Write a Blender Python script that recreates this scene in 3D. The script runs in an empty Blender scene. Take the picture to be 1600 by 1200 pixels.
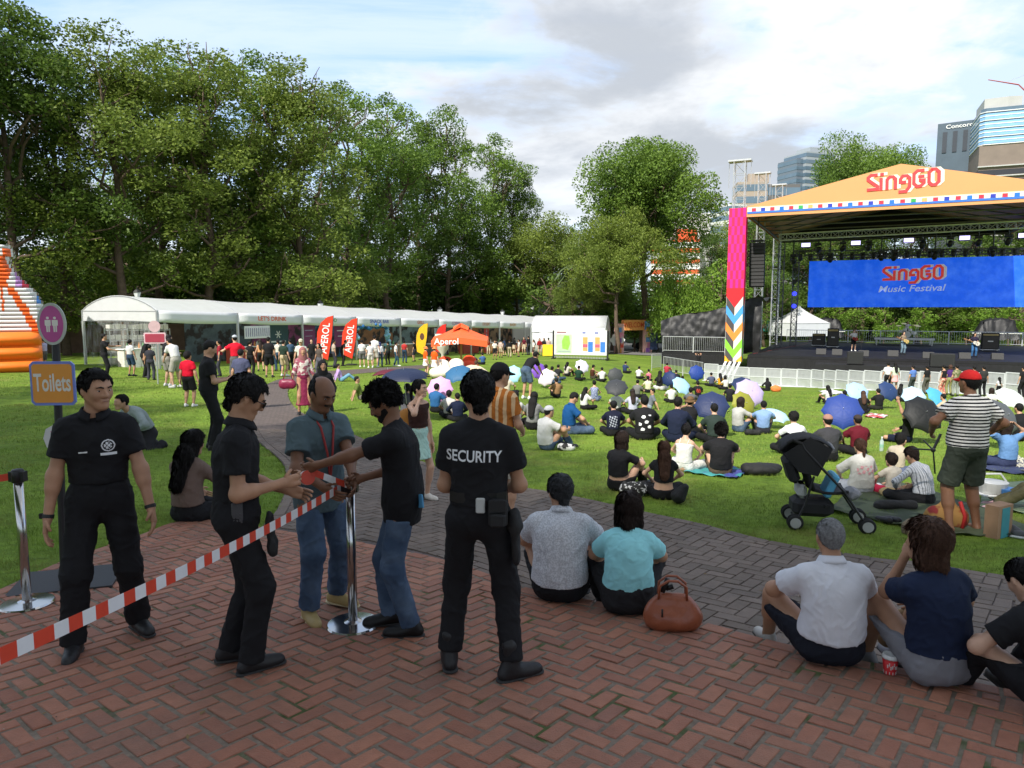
import bpy, math, random
import numpy as np
from mathutils import Vector, Matrix
from mathutils.bvhtree import BVHTree
random.seed(7); RNG = np.random.RandomState(7)
SC = bpy.context.scene; COL = SC.collection
F = 1109.0; PITCH = math.radians(6.07); CAMZ = 1.76
cd = bpy.data.cameras.new('camera'); cam = bpy.data.objects.new('camera', cd); COL.objects.link(cam)
cam.location = (0, 0, CAMZ); cam.rotation_euler = (math.pi/2 - PITCH, 0, 0)
cd.sensor_width = 36; cd.lens = 36*F/1600; cd.clip_start = .05; cd.clip_end = 3000
SC.camera = cam
SUN_EL = math.radians(44); SUN_DIR = Vector((-.52, -.854, 0)).normalized()
SUN_AZ = math.atan2(SUN_DIR.x, SUN_DIR.y)
sd = Vector((SUN_DIR.x*math.cos(SUN_EL), SUN_DIR.y*math.cos(SUN_EL), math.sin(SUN_EL)))
sl = bpy.data.lights.new('sun', 'SUN'); sl.energy = 2.6; sl.angle = math.radians(.53); sl.color = (1, .95, .86)
so = bpy.data.objects.new('sun', sl); COL.objects.link(so); so.rotation_euler = sd.to_track_quat('Z', 'Y').to_euler()
W = bpy.data.worlds.new('World'); SC.world = W; W.use_nodes = True
def build_world():
 nt = W.node_tree; N = nt.nodes; L = nt.links; N.clear()
 def nd(t, **k):
  n = N.new(t)
  for a, b in k.items(): setattr(n, a, b)
  return n
 def mth(op, a, b=None, c=None):
  n = nd('ShaderNodeMath', operation=op)
  for i, v in enumerate((a, b, c)):
   if v is None: continue
   if isinstance(v, (int, float)): n.inputs[i].default_value = v
   else: L.new(v, n.inputs[i])
  return n.outputs[0]
 out = nd('ShaderNodeOutputWorld'); bg = nd('ShaderNodeBackground'); bg.inputs[1].default_value = .15
 sky = nd('ShaderNodeTexSky', sky_type='NISHITA'); sky.sun_disc = False; sky.sun_elevation = SUN_EL; sky.sun_rotation = SUN_AZ
 sky.dust_density = 1.2; sky.air_density = 1.0
 tc = nd('ShaderNodeTexCoord'); sp = nd('ShaderNodeSeparateXYZ'); L.new(tc.outputs['Generated'], sp.inputs[0])
 z = mth('MAXIMUM', sp.outputs[2], 0.0); zz = mth('ADD', z, .16)
 u = mth('DIVIDE', sp.outputs[0], zz); v = mth('DIVIDE', sp.outputs[1], zz)
 cb = nd('ShaderNodeCombineXYZ'); L.new(u, cb.inputs[0]); L.new(v, cb.inputs[1])
 def noise(sc, off, det=9, rough=.55, dist=.3, st=(1, 1, 1)):
  mp = nd('ShaderNodeMapping'); mp.inputs['Location'].default_value = off; mp.inputs['Scale'].default_value = st
  L.new(cb.outputs[0], mp.inputs[0])
  n = nd('ShaderNodeTexNoise'); n.inputs['Scale'].default_value = sc; n.inputs['Detail'].default_value = det
  n.inputs['Roughness'].default_value = rough; n.inputs['Distortion'].default_value = dist
  L.new(mp.outputs[0], n.inputs[0]); return n.outputs[0]
 def ramp(x, a, b):
  r = nd('ShaderNodeMapRange', interpolation_type='SMOOTHSTEP'); L.new(x, r.inputs[0])
  r.inputs[1].default_value = a; r.inputs[2].default_value = b; return r.outputs[0]
 big = noise(.5, (6.4, 1.9, 2)); det = noise(2.6, (8, 2, 0), 10, .6); shade = noise(.8, (5.1, 9.4, 3), 6, .5)
 thin = noise(1.1, (1, 4, 7), 8, .62, .8, (.6, 1.5, 1))
 cumf = mth('ADD', mth('MULTIPLY', big, .75), mth('MULTIPLY', det, .25))
 cum = ramp(cumf, .47, .545); thn = ramp(thin, .36, .60)
 def mix(f, a, b):
  m = nd('ShaderNodeMix', data_type='RGBA')
  if isinstance(f, float): m.inputs[0].default_value = f
  else: L.new(f, m.inputs[0])
  for i, q in ((6, a), (7, b)):
   if isinstance(q, tuple): m.inputs[i].default_value = (*q, 1)
   else: L.new(q, m.inputs[i])
  return m.outputs[2]
 c_thin = (2.2, 2.6, 3.15); c_lit = (3.0, 3.05, 3.1); c_sh = (1.6, 1.7, 1.85)
 skyb = mix(.7, sky.outputs[0], (.95, 1.65, 3.15))
 base = mix(mth('ADD', mth('MULTIPLY', thn, .72), .12), skyb, c_thin)
 cl = mix(ramp(mth('ADD', mth('MULTIPLY', shade, .5), mth('MULTIPLY', cumf, .5)), .47, .56), c_lit, c_sh)
 base = mix(mth('MULTIPLY', cum, .94), base, cl)
 hz = ramp(sp.outputs[2], .0, .20)
 base = mix(hz, (2.7, 3.05, 3.4), base)
 L.new(base, bg.inputs[0]); L.new(bg.outputs[0], out.inputs[0])
build_world()
SC.view_settings.view_transform = 'Standard'; SC.view_settings.look = 'None'
SC.view_settings.exposure = 1.32; SC.view_settings.gamma = 1
SC.render.engine = 'CYCLES'
CP, SP = math.cos(PITCH), math.sin(PITCH)
def ray(px, py):
 v = -(py - 600.0); return Vector((px - 800.0, F*CP + v*SP, v*CP - F*SP))
def at(px, py, Y):
 r = ray(px, py); return Vector((0, 0, CAMZ)) + r*(Y/r.y)
def sstep(t): t = min(1, max(0, t)); return t*t*(3-2*t)
def lerp(a, b, t): return a + (b-a)*t
def z_terr(y): return -.08*y
def tz(x, y):
 """height of the lawn and paths"""
 yy = max(y, 0)
 xk = max(-45, min(45, x))
 zl = -.012*xk - .03*min(yy, 85) - .5*min(1, yy/14)
 if x < -20: zl += -.012*(x+20)*.0
 zr = -.64 - .07*(yy-8) if yy < 46 else -3.3
 if yy < 8: zr = -.08*yy
 xc = -8.3 + .37*min(yy, 60); t = sstep(.5 + (x-xc)/(2*(2+.08*yy)))
 z = lerp(zl, zr, t)
 if yy > 52: z = lerp(z, -2.9 if x > 4 else z, sstep((yy-52)/12)*t)
 near = -.08*y - .15*sstep((x+1.2)/2.2)
 n = 1 - sstep((y-5.8)/4.5)
 if x < -4: n *= 1 - .0*sstep((-x-4)/4)
 z = lerp(z, near, n)
 if yy > 60 and x < 0: z += .03*(yy-60)*sstep(-x/20)
 return z
def gp(px, py, zf=tz):
 r = ray(px, py).normalized(); o = Vector((0, 0, CAMZ)); t = 1.5; st = .25
 while t < 400:
  p = o + r*t
  if p.z < zf(p.x, p.y): break
  t += st; st *= 1.02
 a, b = t-st, t
 for _ in range(24):
  m = (a+b)/2; p = o + r*m
  if p.z < zf(p.x, p.y): b = m
  else: a = m
 p = o + r*b; return Vector((p.x, p.y, zf(p.x, p.y)))
def gt(px, py): return gp(px, py, lambda x, y: z_terr(y))
MATS = {}
def srgb(h):
 h = h.lstrip('#'); c = [int(h[i:i+2], 16)/255 for i in (0, 2, 4)]
 return tuple(x/12.92 if x <= .04045 else ((x+.055)/1.055)**2.4 for x in c)
def mat(name, col, rough=.7, metal=0, var=.12, vs=6.0, bump=0, bs=60.0, spec=.4, emit=0, alpha=1, trans=0, pattern=None, coat=0):
 if name in MATS: return MATS[name]
 if isinstance(col, str): col = srgb(col)
 m = bpy.data.materials.new(name); MATS[name] = m; m.use_nodes = True
 nt = m.node_tree; N = nt.nodes; L = nt.links; b = N['Principled BSDF']
 b.inputs['Roughness'].default_value = rough; b.inputs['Metallic'].default_value = metal
 b.inputs['Specular IOR Level'].default_value = spec; b.inputs['Coat Weight'].default_value = coat
 tc = N.new('ShaderNodeTexCoord'); co = tc.outputs['Object']
 def node(t, **k):
  n = N.new(t)
  for a, v in k.items():
   n.inputs[a].default_value = v
  return n
 base = None
 if pattern: base = pattern(nt, co, node, L, col)
 n = node('ShaderNodeTexNoise', Scale=vs, Detail=4.0, Roughness=.6); L.new(co, n.inputs['Vector'])
 mr = node('ShaderNodeMapRange'); L.new(n.outputs[0], mr.inputs[0])
 mr.inputs[1].default_value = .25; mr.inputs[2].default_value = .75
 mr.inputs[3].default_value = 1-var; mr.inputs[4].default_value = 1+var
 mx = N.new('ShaderNodeMix'); mx.data_type = 'RGBA'; mx.blend_type = 'MULTIPLY'; mx.inputs[0].default_value = 1
 if base is None: mx.inputs[6].default_value = (*col, 1)
 else: L.new(base, mx.inputs[6])
 cc = N.new('ShaderNodeCombineColor')
 for i in range(3): L.new(mr.outputs[0], cc.inputs[i])
 L.new(cc.outputs[0], mx.inputs[7]); L.new(mx.outputs[2], b.inputs['Base Color'])
 if bump:
  n2 = node('ShaderNodeTexNoise', Scale=bs, Detail=4.0); L.new(co, n2.inputs['Vector'])
  bp = node('ShaderNodeBump', Strength=bump, Distance=.02); L.new(n2.outputs[0], bp.inputs['Height']); L.new(bp.outputs[0], b.inputs['Normal'])
 if emit: L.new(mx.outputs[2], b.inputs['Emission Color']); b.inputs['Emission Strength'].default_value = emit
 if alpha < 1: b.inputs['Alpha'].default_value = alpha
 if trans: b.inputs['Transmission Weight'].default_value = trans
 return m
def stripes(axis, freq, c2, width=.5, warp=0.0):
 if isinstance(c2, str): c2 = srgb(c2)
 def f(nt, co, node, L, col):
  s = nt.nodes.new('ShaderNodeSeparateXYZ'); L.new(co, s.inputs[0])
  m = nt.nodes.new('ShaderNodeMath'); m.operation = 'MULTIPLY'; L.new(s.outputs[axis], m.inputs[0]); m.inputs[1].default_value = freq
  f_ = nt.nodes.new('ShaderNodeMath'); f_.operation = 'FRACT'; L.new(m.outputs[0], f_.inputs[0])
  g = nt.nodes.new('ShaderNodeMath'); g.operation = 'GREATER_THAN'; L.new(f_.outputs[0], g.inputs[0]); g.inputs[1].default_value = width
  x = nt.nodes.new('ShaderNodeMix'); x.data_type = 'RGBA'; L.new(g.outputs[0], x.inputs[0])
  x.inputs[6].default_value = (*col, 1); x.inputs[7].default_value = (*c2, 1); return x.outputs[2]
 return f
def blotch(scale, c2, thr=.5, soft=.03, detail=2.0):
 if isinstance(c2, str): c2 = srgb(c2)
 def f(nt, co, node, L, col):
  n = node('ShaderNodeTexNoise', Scale=scale, Detail=detail); L.new(co, n.inputs['Vector'])
  r = node('ShaderNodeMapRange'); L.new(n.outputs[0], r.inputs[0]); r.inputs[1].default_value = thr-soft; r.inputs[2].default_value = thr+soft
  x = nt.nodes.new('ShaderNodeMix'); x.data_type = 'RGBA'; L.new(r.outputs[0], x.inputs[0])
  x.inputs[6].default_value = (*col, 1); x.inputs[7].default_value = (*c2, 1); return x.outputs[2]
 return f
class MB:
 def __init__(s): s.v = []; s.f = []; s.n = 0; s.mi = []; s.cur = 0
 def add(s, vs, fs):
  k = s.n; s.v.extend([tuple(p) for p in vs]); s.n += len(vs)
  for f in fs: s.f.append(tuple(i+k for i in f)); s.mi.append(s.cur)
  return s
 def box(s, c, d, R=None):
  x, y, z = d[0]/2, d[1]/2, d[2]/2; c = Vector(c)
  vs = [Vector((a*x, b*y, e*z)) for a in (-1, 1) for b in (-1, 1) for e in (-1, 1)]
  if R is not None: vs = [R @ v for v in vs]
  return s.add([c+v for v in vs], [(0, 1, 3, 2), (4, 6, 7, 5), (0, 4, 5, 1), (2, 3, 7, 6), (0, 2, 6, 4), (1, 5, 7, 3)])
 def cbox(s, c, d, ch=.01, R=None):
  """box with chamfered vertical edges and top edge"""
  x, y, z = d[0]/2, d[1]/2, d[2]/2; c = Vector(c)
  def ring(k, zz): a, b = x-k, y-k; e = min(ch, x*.9, y*.9); return [Vector(p) for p in ((a-e, -b, zz), (a, -b+e, zz), (a, b-e, zz), (a-e, b, zz), (-a+e, b, zz), (-a, b-e, zz), (-a, -b+e, zz), (-a+e, -b, zz))]
  vs = ring(ch, -z)+ring(0, -z+ch)+ring(0, z-ch)+ring(ch, z)
  if R is not None: vs = [R @ v for v in vs]
  fs = [tuple(range(7, -1, -1)), tuple(range(24, 32))]
  for k in range(3):
   for i in range(8): j = (i+1) % 8; fs.append((k*8+i, k*8+j, k*8+8+j, k*8+8+i))
  return s.add([c+v for v in vs], fs)
 def tube(s, pts, r, n=8, caps=True):
  pts = [Vector(p) for p in pts]; m = len(pts)
  if isinstance(r, (int, float)): r = [r]*m
  vs = []; up = None
  for i, p in enumerate(pts):
   t = (pts[min(i+1, m-1)]-pts[max(i-1, 0)])
   t = t.normalized() if t.length > 1e-9 else Vector((0, 0, 1))
   if up is None: up = Vector((0, 0, 1)) if abs(t.z) < .9 else Vector((1, 0, 0))
   a = (up - t*up.dot(t)).normalized(); b = t.cross(a); up = a
   for k in range(n):
    q = 2*math.pi*k/n; vs.append(p + a*(math.cos(q)*r[i]) + b*(math.sin(q)*r[i]))
  fs = []
  for i in range(m-1):
   for k in range(n): j = (k+1) % n; fs.append((i*n+k, i*n+j, (i+1)*n+j, (i+1)*n+k))
  if caps: fs.append(tuple(range(n-1, -1, -1))); fs.append(tuple((m-1)*n+k for k in range(n)))
  return s.add(vs, fs)
 def lathe(s, prof, c=(0, 0, 0), n=20, R=None):
  c = Vector(c); vs = []
  for (r, z) in prof:
   for k in range(n):
    q = 2*math.pi*k/n; v = Vector((r*math.cos(q), r*math.sin(q), z)); vs.append(c + (R @ v if R is not None else v))
  fs = []
  for i in range(len(prof)-1):
   for k in range(n): j = (k+1) % n; fs.append((i*n+k, i*n+j, (i+1)*n+j, (i+1)*n+k))
  fs.append(tuple(range(n-1, -1, -1))); fs.append(tuple((len(prof)-1)*n+k for k in range(n)))
  return s.add(vs, fs)
 def ball(s, c, r, n=10, R=None):
  if isinstance(r, (int, float)): r = (r, r, r)
  c = Vector(c); vs = []; m = max(4, n//2+1)
  for i in range(m+1):
   a = math.pi*i/m
   for k in range(n):
    q = 2*math.pi*k/n; v = Vector((r[0]*math.sin(a)*math.cos(q), r[1]*math.sin(a)*math.sin(q), r[2]*math.cos(a)))
    vs.append(c + (R @ v if R is not None else v))
  fs = []
  for i in range(m):
   for k in range(n): j = (k+1) % n; fs.append((i*n+k, (i+1)*n+k, (i+1)*n+j, i*n+j))
  return s.add(vs, fs)
 def prism(s, poly, z0, z1, M=None):
  """poly: 2-D outline extruded along local z; M maps local to parent"""
  n = len(poly); vs = [Vector((p[0], p[1], z)) for z in (z0, z1) for p in poly]
  if M is not None: vs = [M @ v for v in vs]
  fs = [tuple(range(n-1, -1, -1)), tuple(range(n, 2*n))]
  for i in range(n): j = (i+1) % n; fs.append((i, j, n+j, n+i))
  return s.add(vs, fs)
 def grid(s, P):
  """P: rows of points"""
  r, c = len(P), len(P[0]); return s.add([p for row in P for p in row], [(i*c+j, i*c+j+1, (i+1)*c+j+1, (i+1)*c+j) for i in range(r-1) for j in range(c-1)])
 def build(s, name, m, parent=None, smooth=False, kind=None, thick=0):
  me = bpy.data.meshes.new(name); me.from_pydata(s.v, [], s.f)
  ms = m if isinstance(m, (list, tuple)) else [m]
  for q in ms: me.materials.append(q)
  if len(ms) > 1: me.polygons.foreach_set('material_index', s.mi)
  if smooth: me.polygons.foreach_set('use_smooth', [True]*len(me.polygons))
  me.update()
  o = bpy.data.objects.new(name, me); COL.objects.link(o); o.parent = parent
  if thick:
   md = o.modifiers.new('thickness', 'SOLIDIFY'); md.thickness = thick; md.offset = 0
  if kind: o['kind'] = kind
  return o
def tag(o, label, cat, group=None):
 o['label'] = label; o['category'] = cat
 if group: o['group'] = group
 return o
def empty(name, loc, label, cat, group=None, rz=0):
 o = bpy.data.objects.new(name, None); COL.objects.link(o); o.location = loc; o.rotation_euler = (0, 0, rz); o.empty_display_size = .1
 return tag(o, label, cat, group)
def dup(root, loc, rz, label=None, group=None, scale=None):
 r = root.copy(); COL.objects.link(r); r.location = loc; r.rotation_euler = (0, 0, rz)
 if label: r['label'] = label
 if group: r['group'] = group
 if scale is not None: r.scale = scale
 for ch in list(root.children):
  c = ch.copy(); COL.objects.link(c); c.parent = r
  for g in ch.children: d = g.copy(); COL.objects.link(d); d.parent = c
 return r
def rotm(*ang):
 from mathutils import Euler
 return Euler([math.radians(a) for a in ang]).to_matrix()
def text_mb(txt, h, M, sx=1.0, depth=.004, bold=0.0):
 """flat lettering as mesh; M maps (x right, y up, z out) to the parent; returns MB centred"""
 cu = bpy.data.curves.new('t', 'FONT'); cu.body = txt; cu.size = 1; cu.align_x = 'CENTER'; cu.align_y = 'CENTER'; cu.offset = bold; cu.resolution_u = 3
 o = bpy.data.objects.new('t', cu); TS.collection.objects.link(o); TS.view_layers[0].update()
 dg = TS.view_layers[0].depsgraph; me = bpy.data.meshes.new_from_object(o.evaluated_get(dg))
 k = h/.72; mb = MB()
 mb.add([M @ Vector((v.co.x*k*sx, v.co.y*k, depth)) for v in me.vertices], [tuple(p.vertices) for p in me.polygons])
 bpy.data.objects.remove(o); bpy.data.curves.remove(cu); bpy.data.meshes.remove(me); return mb
TS = bpy.data.scenes.new('scratch')
def frame(o, x, y):
 x = Vector(x).normalized(); y = Vector(y).normalized(); z = x.cross(y).normalized(); y = z.cross(x)
 M = Matrix.Identity(4)
 for i in range(3): M[i][0] = x[i]; M[i][1] = y[i]; M[i][2] = z[i]; M[i][3] = o[i]
 return M
# ================================================================ SETTING: ground, terrace, paths, grass
PR = [((744, 565), (752, 567.5)), ((700, 567), (708, 571)), ((640, 572), (645, 577.5)), ((560, 577), (562, 584)), ((480, 583), (500, 592)), ((425, 597), (458, 603)), ((398, 620), (450, 618)), ((388, 650), (468, 643)),
      ((400, 685), (530, 668)), ((440, 722), (600, 700)), ((448, 758), (660, 722)), ((432, 797), (720, 742)), ((405, 850), (780, 757)), ((560, 870), (860, 769)), ((700, 900), (930, 783)),
      ((820, 950), (1010, 801)), ((960, 975), (1100, 820)), ((1100, 1005), (1200, 845)), ((1240, 1045), (1330, 867)), ((1400, 1080), (1450, 882)), ((1600, 1120), (1600, 905)), ((1950, 1210), (1950, 955))]
PATH = [(gp(*a), gp(*b)) for a, b in PR]
def smooth_pairs(P, k=6):
 out = []
 for i in range(len(P)-1):
  q = [P[max(0, i-1)], P[i], P[i+1], P[min(len(P)-1, i+2)]]
  for j in range(k):
   t = j/k; r = []
   for s in (0, 1):
    p0, p1, p2, p3 = [a[s] for a in q]
    r.append(.5*((2*p1)+(p2-p0)*t+(2*p0-5*p1+4*p2-p3)*t*t+(3*p1-p0-3*p2+p3)*t*t*t))
   out.append(tuple(r))
 out.append(P[-1]); return out
PATHS = smooth_pairs(PATH)
path_poly = [(a.x, a.y) for a, b in PATHS]+[(b.x, b.y) for a, b in reversed(PATHS)]
TE_PX = [(-420, 1120), (-150, 985), (0, 925), (100, 880), (200, 846), (300, 815), (430, 831), (560, 851), (700, 880), (820, 922), (900, 940), (985, 953), (1100, 979), (1235, 1014), (1400, 1048), (1560, 1080), (1700, 1112), (2000, 1190)]
def spl(P, k=6):
 return [p[0] for p in smooth_pairs([(p, p) for p in P], k)]
TE = spl([gt(*p) for p in TE_PX])
terr_poly = [(p.x, p.y) for p in TE]+[(7, -6), (-7, -6)]
def pip(poly, x, y):
 c = False; j = len(poly)-1
 for i in range(len(poly)):
  xi, yi = poly[i]; xj, yj = poly[j]
  if (yi > y) != (yj > y) and x < (xj-xi)*(y-yi)/(yj-yi)+xi: c = not c
  j = i
 return c
def pip_np(poly, X, Y):
 c = np.zeros(X.shape, bool); j = len(poly)-1
 for i in range(len(poly)):
  xi, yi = poly[i]; xj, yj = poly[j]
  if yi != yj: c ^= ((yi > Y) != (yj > Y)) & (X < (xj-xi)*(Y-yi)/(yj-yi)+xi)
  j = i
 return c
def on_hard(x, y): return (-9 < x < 9 and y < 10 and pip(terr_poly, x, y)) or pip(path_poly, x, y)
road_px = [(868, 541), (955, 533), (1042, 533), (1120, 533), (1120, 556), (1042, 557), (955, 553), (880, 551)]
def gpx(p): return gp(*p)
def pat_grass(nt, co, node, L, col):
 a = node('ShaderNodeTexNoise', Scale=.35, Detail=5.0, Roughness=.6); L.new(co, a.inputs['Vector'])
 b = node('ShaderNodeTexNoise', Scale=9.0, Detail=6.0, Roughness=.7); L.new(co, b.inputs['Vector'])
 r = nt.nodes.new('ShaderNodeValToRGB'); L.new(a.outputs[0], r.inputs[0])
 r.color_ramp.elements[0].position = .35; r.color_ramp.elements[0].color = (.11, .185, .024, 1)
 r.color_ramp.elements[1].position = .65; r.color_ramp.elements[1].color = (.18, .265, .036, 1)
 s = nt.nodes.new('ShaderNodeValToRGB'); L.new(b.outputs[0], s.inputs[0])
 s.color_ramp.elements[0].position = .3; s.color_ramp.elements[0].color = (.55, .55, .5, 1)
 s.color_ramp.elements[1].position = .62; s.color_ramp.elements[1].color = (1.15, 1.15, 1.05, 1)
 m = nt.nodes.new('ShaderNodeMix'); m.data_type = 'RGBA'; m.blend_type = 'MULTIPLY'; m.inputs[0].default_value = 1
 L.new(r.outputs[0], m.inputs[6]); L.new(s.outputs[0], m.inputs[7])
 w = node('ShaderNodeTexNoise', Scale=.55, Detail=7.0, Roughness=.7); L.new(co, w.inputs['Vector']); wr = node('ShaderNodeMapRange'); L.new(w.outputs[0], wr.inputs[0]); wr.inputs[1].default_value = .54; wr.inputs[2].default_value = .72; wr.inputs[4].default_value = .6
 x = nt.nodes.new('ShaderNodeMix'); x.data_type = 'RGBA'; L.new(wr.outputs[0], x.inputs[0]); L.new(m.outputs[2], x.inputs[6]); x.inputs[7].default_value = (.19, .19, .055, 1); return x.outputs[2]
M_LAWN = mat('lawn', (.1, .2, .02), .9, var=.15, vs=1.3, bump=.8, bs=45, spec=.15, pattern=pat_grass)
def axis(brk):
 out = []
 for a, b, n in brk: out += list(np.linspace(a, b, n, endpoint=False))
 out.append(brk[-1][1]); return out
xs = axis([(-1800, -300, 6), (-300, -60, 12), (-60, -14, 46), (-14, 14, 112), (14, 60, 46), (60, 300, 12), (300, 1800, 6)])
ys = axis([(-600, -30, 6), (-30, -2, 14), (-2, 16, 72), (16, 110, 94), (110, 300, 12), (300, 2600, 8)])
g = MB()
def zg(x, y):
 z = tz(x, max(y, -30))
 if -16 < x < 16 and y < 30:
  if on_hard(x, y): z -= .035
  if y < 6 and -7.5 < x < 8 and pip(terr_poly, x, y): z -= .1
 if y > 150: z = lerp(tz(x, 150), -4, sstep((y-150)/100))
 return z
g.grid([[(x, y, zg(x, y)) for x in xs] for y in ys]); gr = g.build('ground', M_LAWN, smooth=True, kind='structure')
def paver_mat(name, cols, grime, rough):
 def p(nt, co, node, L, col):
  at_ = nt.nodes.new('ShaderNodeAttribute'); at_.attribute_name = 'tone'
  r = nt.nodes.new('ShaderNodeValToRGB'); L.new(at_.outputs['Fac'], r.inputs[0]); r.color_ramp.interpolation = 'LINEAR'
  e = r.color_ramp.elements; e[0].color = (*cols[0], 1); e[1].color = (*cols[-1], 1)
  for i, c in enumerate(cols[1:-1]): q = e.new((i+1)/(len(cols)-1)); q.color = (*c, 1)
  n = node('ShaderNodeTexNoise', Scale=38.0, Detail=5.0, Roughness=.75); L.new(co, n.inputs['Vector'])
  n2 = node('ShaderNodeTexNoise', Scale=1.1, Detail=5.0, Roughness=.6); L.new(co, n2.inputs['Vector'])
  s = nt.nodes.new('ShaderNodeMapRange'); L.new(n.outputs[0], s.inputs[0]); s.inputs[1].default_value = .56; s.inputs[2].default_value = .70
  s2 = nt.nodes.new('ShaderNodeMapRange'); L.new(n2.outputs[0], s2.inputs[0]); s2.inputs[1].default_value = .46; s2.inputs[2].default_value = .7; s2.inputs[4].default_value = .5
  m0 = nt.nodes.new('ShaderNodeMath'); m0.operation = 'MULTIPLY_ADD'; L.new(s.outputs[0], m0.inputs[0]); m0.inputs[1].default_value = .45; L.new(s2.outputs[0], m0.inputs[2]); m0.use_clamp = True
  m = nt.nodes.new('ShaderNodeMix'); m.data_type = 'RGBA'; L.new(m0.outputs[0], m.inputs[0]); L.new(r.outputs[0], m.inputs[6]); m.inputs[7].default_value = (*grime, 1); return m.outputs[2]
 return mat(name, cols[0], rough, var=.14, vs=14, bump=.55, bs=130, spec=.35, pattern=p)
M_BRICK = paver_mat('red clay brick', [(.29, .115, .07), (.34, .14, .085), (.38, .165, .10), (.32, .13, .08), (.27, .12, .08)], (.17, .11, .08), .6)
M_GREY = paver_mat('brown grey paver', [(.135, .105, .082), (.17, .13, .105), (.20, .155, .125), (.15, .115, .09)], (.09, .075, .064), .7)
M_MORT = mat('sandy mortar', (.21, .17, .13), .95, var=.35, vs=22, bump=.6, bs=200, pattern=blotch(3.2, (.07, .10, .03), .62, .05, 6))
M_MORT2 = mat('dark joint sand', (.045, .038, .033), .95, var=.3, vs=22, bump=.5, bs=200)
def clip(poly, a, b):
 """keep the side of line a->b that lies to its left"""
 out = []; n = len(poly); dx, dy = b[0]-a[0], b[1]-a[1]
 d = [dx*(p[1]-a[1])-dy*(p[0]-a[0]) for p in poly]
 for i in range(n):
  j = (i+1) % n
  if d[i] >= 0: out.append(poly[i])
  if (d[i] >= 0) != (d[j] >= 0):
   t = d[i]/(d[i]-d[j]); out.append((poly[i][0]+(poly[j][0]-poly[i][0])*t, poly[i][1]+(poly[j][1]-poly[i][1])*t))
 return out
def shrink(poly, s):
 """inset a convex outline"""
 n = len(poly); out = []
 cx = sum(p[0] for p in poly)/n; cy = sum(p[1] for p in poly)/n
 for p in poly:
  dx, dy = cx-p[0], cy-p[1]; l = math.hypot(dx, dy); q = min(.9, s*1.3/max(l, 1e-6)); out.append((p[0]+dx*q, p[1]+dy*q))
 return out
def pavers(name, bricks, zf, m, top, ch, jit, kind='structure'):
 mb = MB(); tone = []
 for poly in bricks:
  n = len(poly)
  if n < 3: continue
  poly = [(p[0]+random.gauss(0, .0022), p[1]+random.gauss(0, .0022)) for p in poly]
  ar = abs(sum(poly[i][0]*poly[(i+1) % n][1]-poly[(i+1) % n][0]*poly[i][1] for i in range(n)))/2
  if ar < .0015: continue
  j = random.gauss(0, jit); tx = random.gauss(0, jit*2.5); ty = random.gauss(0, jit*2.5)
  cx = sum(p[0] for p in poly)/n; cy = sum(p[1] for p in poly)/n
  def Z(p, o): return zf(p[0], p[1])+top+o+j+tx*(p[0]-cx)*3+ty*(p[1]-cy)*3
  inn = shrink(poly, ch)
  vs = [(p[0], p[1], Z(p, -.02)) for p in poly]+[(p[0], p[1], Z(p, -ch*.7)) for p in poly]+[(p[0], p[1], Z(p, 0)) for p in inn]
  fs = [tuple(range(2*n, 3*n))]+[(k*n+i, k*n+(i+1) % n, (k+1)*n+(i+1) % n, (k+1)*n+i) for k in (0, 1) for i in range(n)]
  mb.add(vs, fs); t = random.random(); tone += [t]*len(vs)
 o = mb.build(name, m, kind=kind)
 a = o.data.attributes.new('tone', 'FLOAT', 'POINT'); a.data.foreach_set('value', tone); return o
def herring(L_, W_, joint, ang, x0, x1, y0, y1):
 """corner-interlocked herringbone: yields rectangles (4 points)"""
 u = W_; c, s = math.cos(ang), math.sin(ang); out = []
 R = int(max(x1-x0, y1-y0)/u*1.1)+6; mx, my = (x0+x1)/2, (y0+y1)/2
 g_ = joint/2
 for i in range(-R, R):
  for k in range(-R//3-2, R//3+3):
   bx = i*u+k*2*u; by = i*u-k*2*u
   for (rx, ry, rw, rh) in ((bx, by, 2*u, u), (bx-0, by+u, u, 2*u)):
    P = [(rx+g_, ry+g_), (rx+rw-g_, ry+g_), (rx+rw-g_, ry+rh-g_), (rx+g_, ry+rh-g_)]
    P = [(mx+p[0]*c-p[1]*s, my+p[0]*s+p[1]*c) for p in P]
    qx = sum(p[0] for p in P)/4; qy = sum(p[1] for p in P)/4
    if x0 < qx < x1 and y0 < qy < y1: out.append(P)
 return out
def near_seg(poly, x, y):
 best = (1e9, 0)
 for i in range(len(poly)-1):
  ax, ay = poly[i]; bx, by = poly[i+1]; dx, dy = bx-ax, by-ay; l2 = dx*dx+dy*dy+1e-12
  t = max(0, min(1, ((x-ax)*dx+(y-ay)*dy)/l2)); d = math.hypot(x-ax-dx*t, y-ay-dy*t)
  if d < best[0]: best = (d, i)
 return best
def area_bricks(rects, inside, edges, off):
 """edges: polylines whose LEFT side is inside; rectangles are cut off metres inside them"""
 out = []
 for P in rects:
  cx = sum(p[0] for p in P)/4; cy = sum(p[1] for p in P)/4
  Q = P; ok = True
  for E in edges:
   d, i = near_seg(E, cx, cy)
   if d < off+.22:
    a, b = E[i], E[i+1]; dx, dy = b[0]-a[0], b[1]-a[1]; l = math.hypot(dx, dy)
    nx, ny = -dy/l*off, dx/l*off
    Q = clip(Q, (a[0]+nx, a[1]+ny), (b[0]+nx, b[1]+ny))
    if len(Q) < 3: ok = False; break
   elif not inside(cx, cy): ok = False; break
  if ok and len(Q) >= 3: out.append(Q)
 return out
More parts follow.
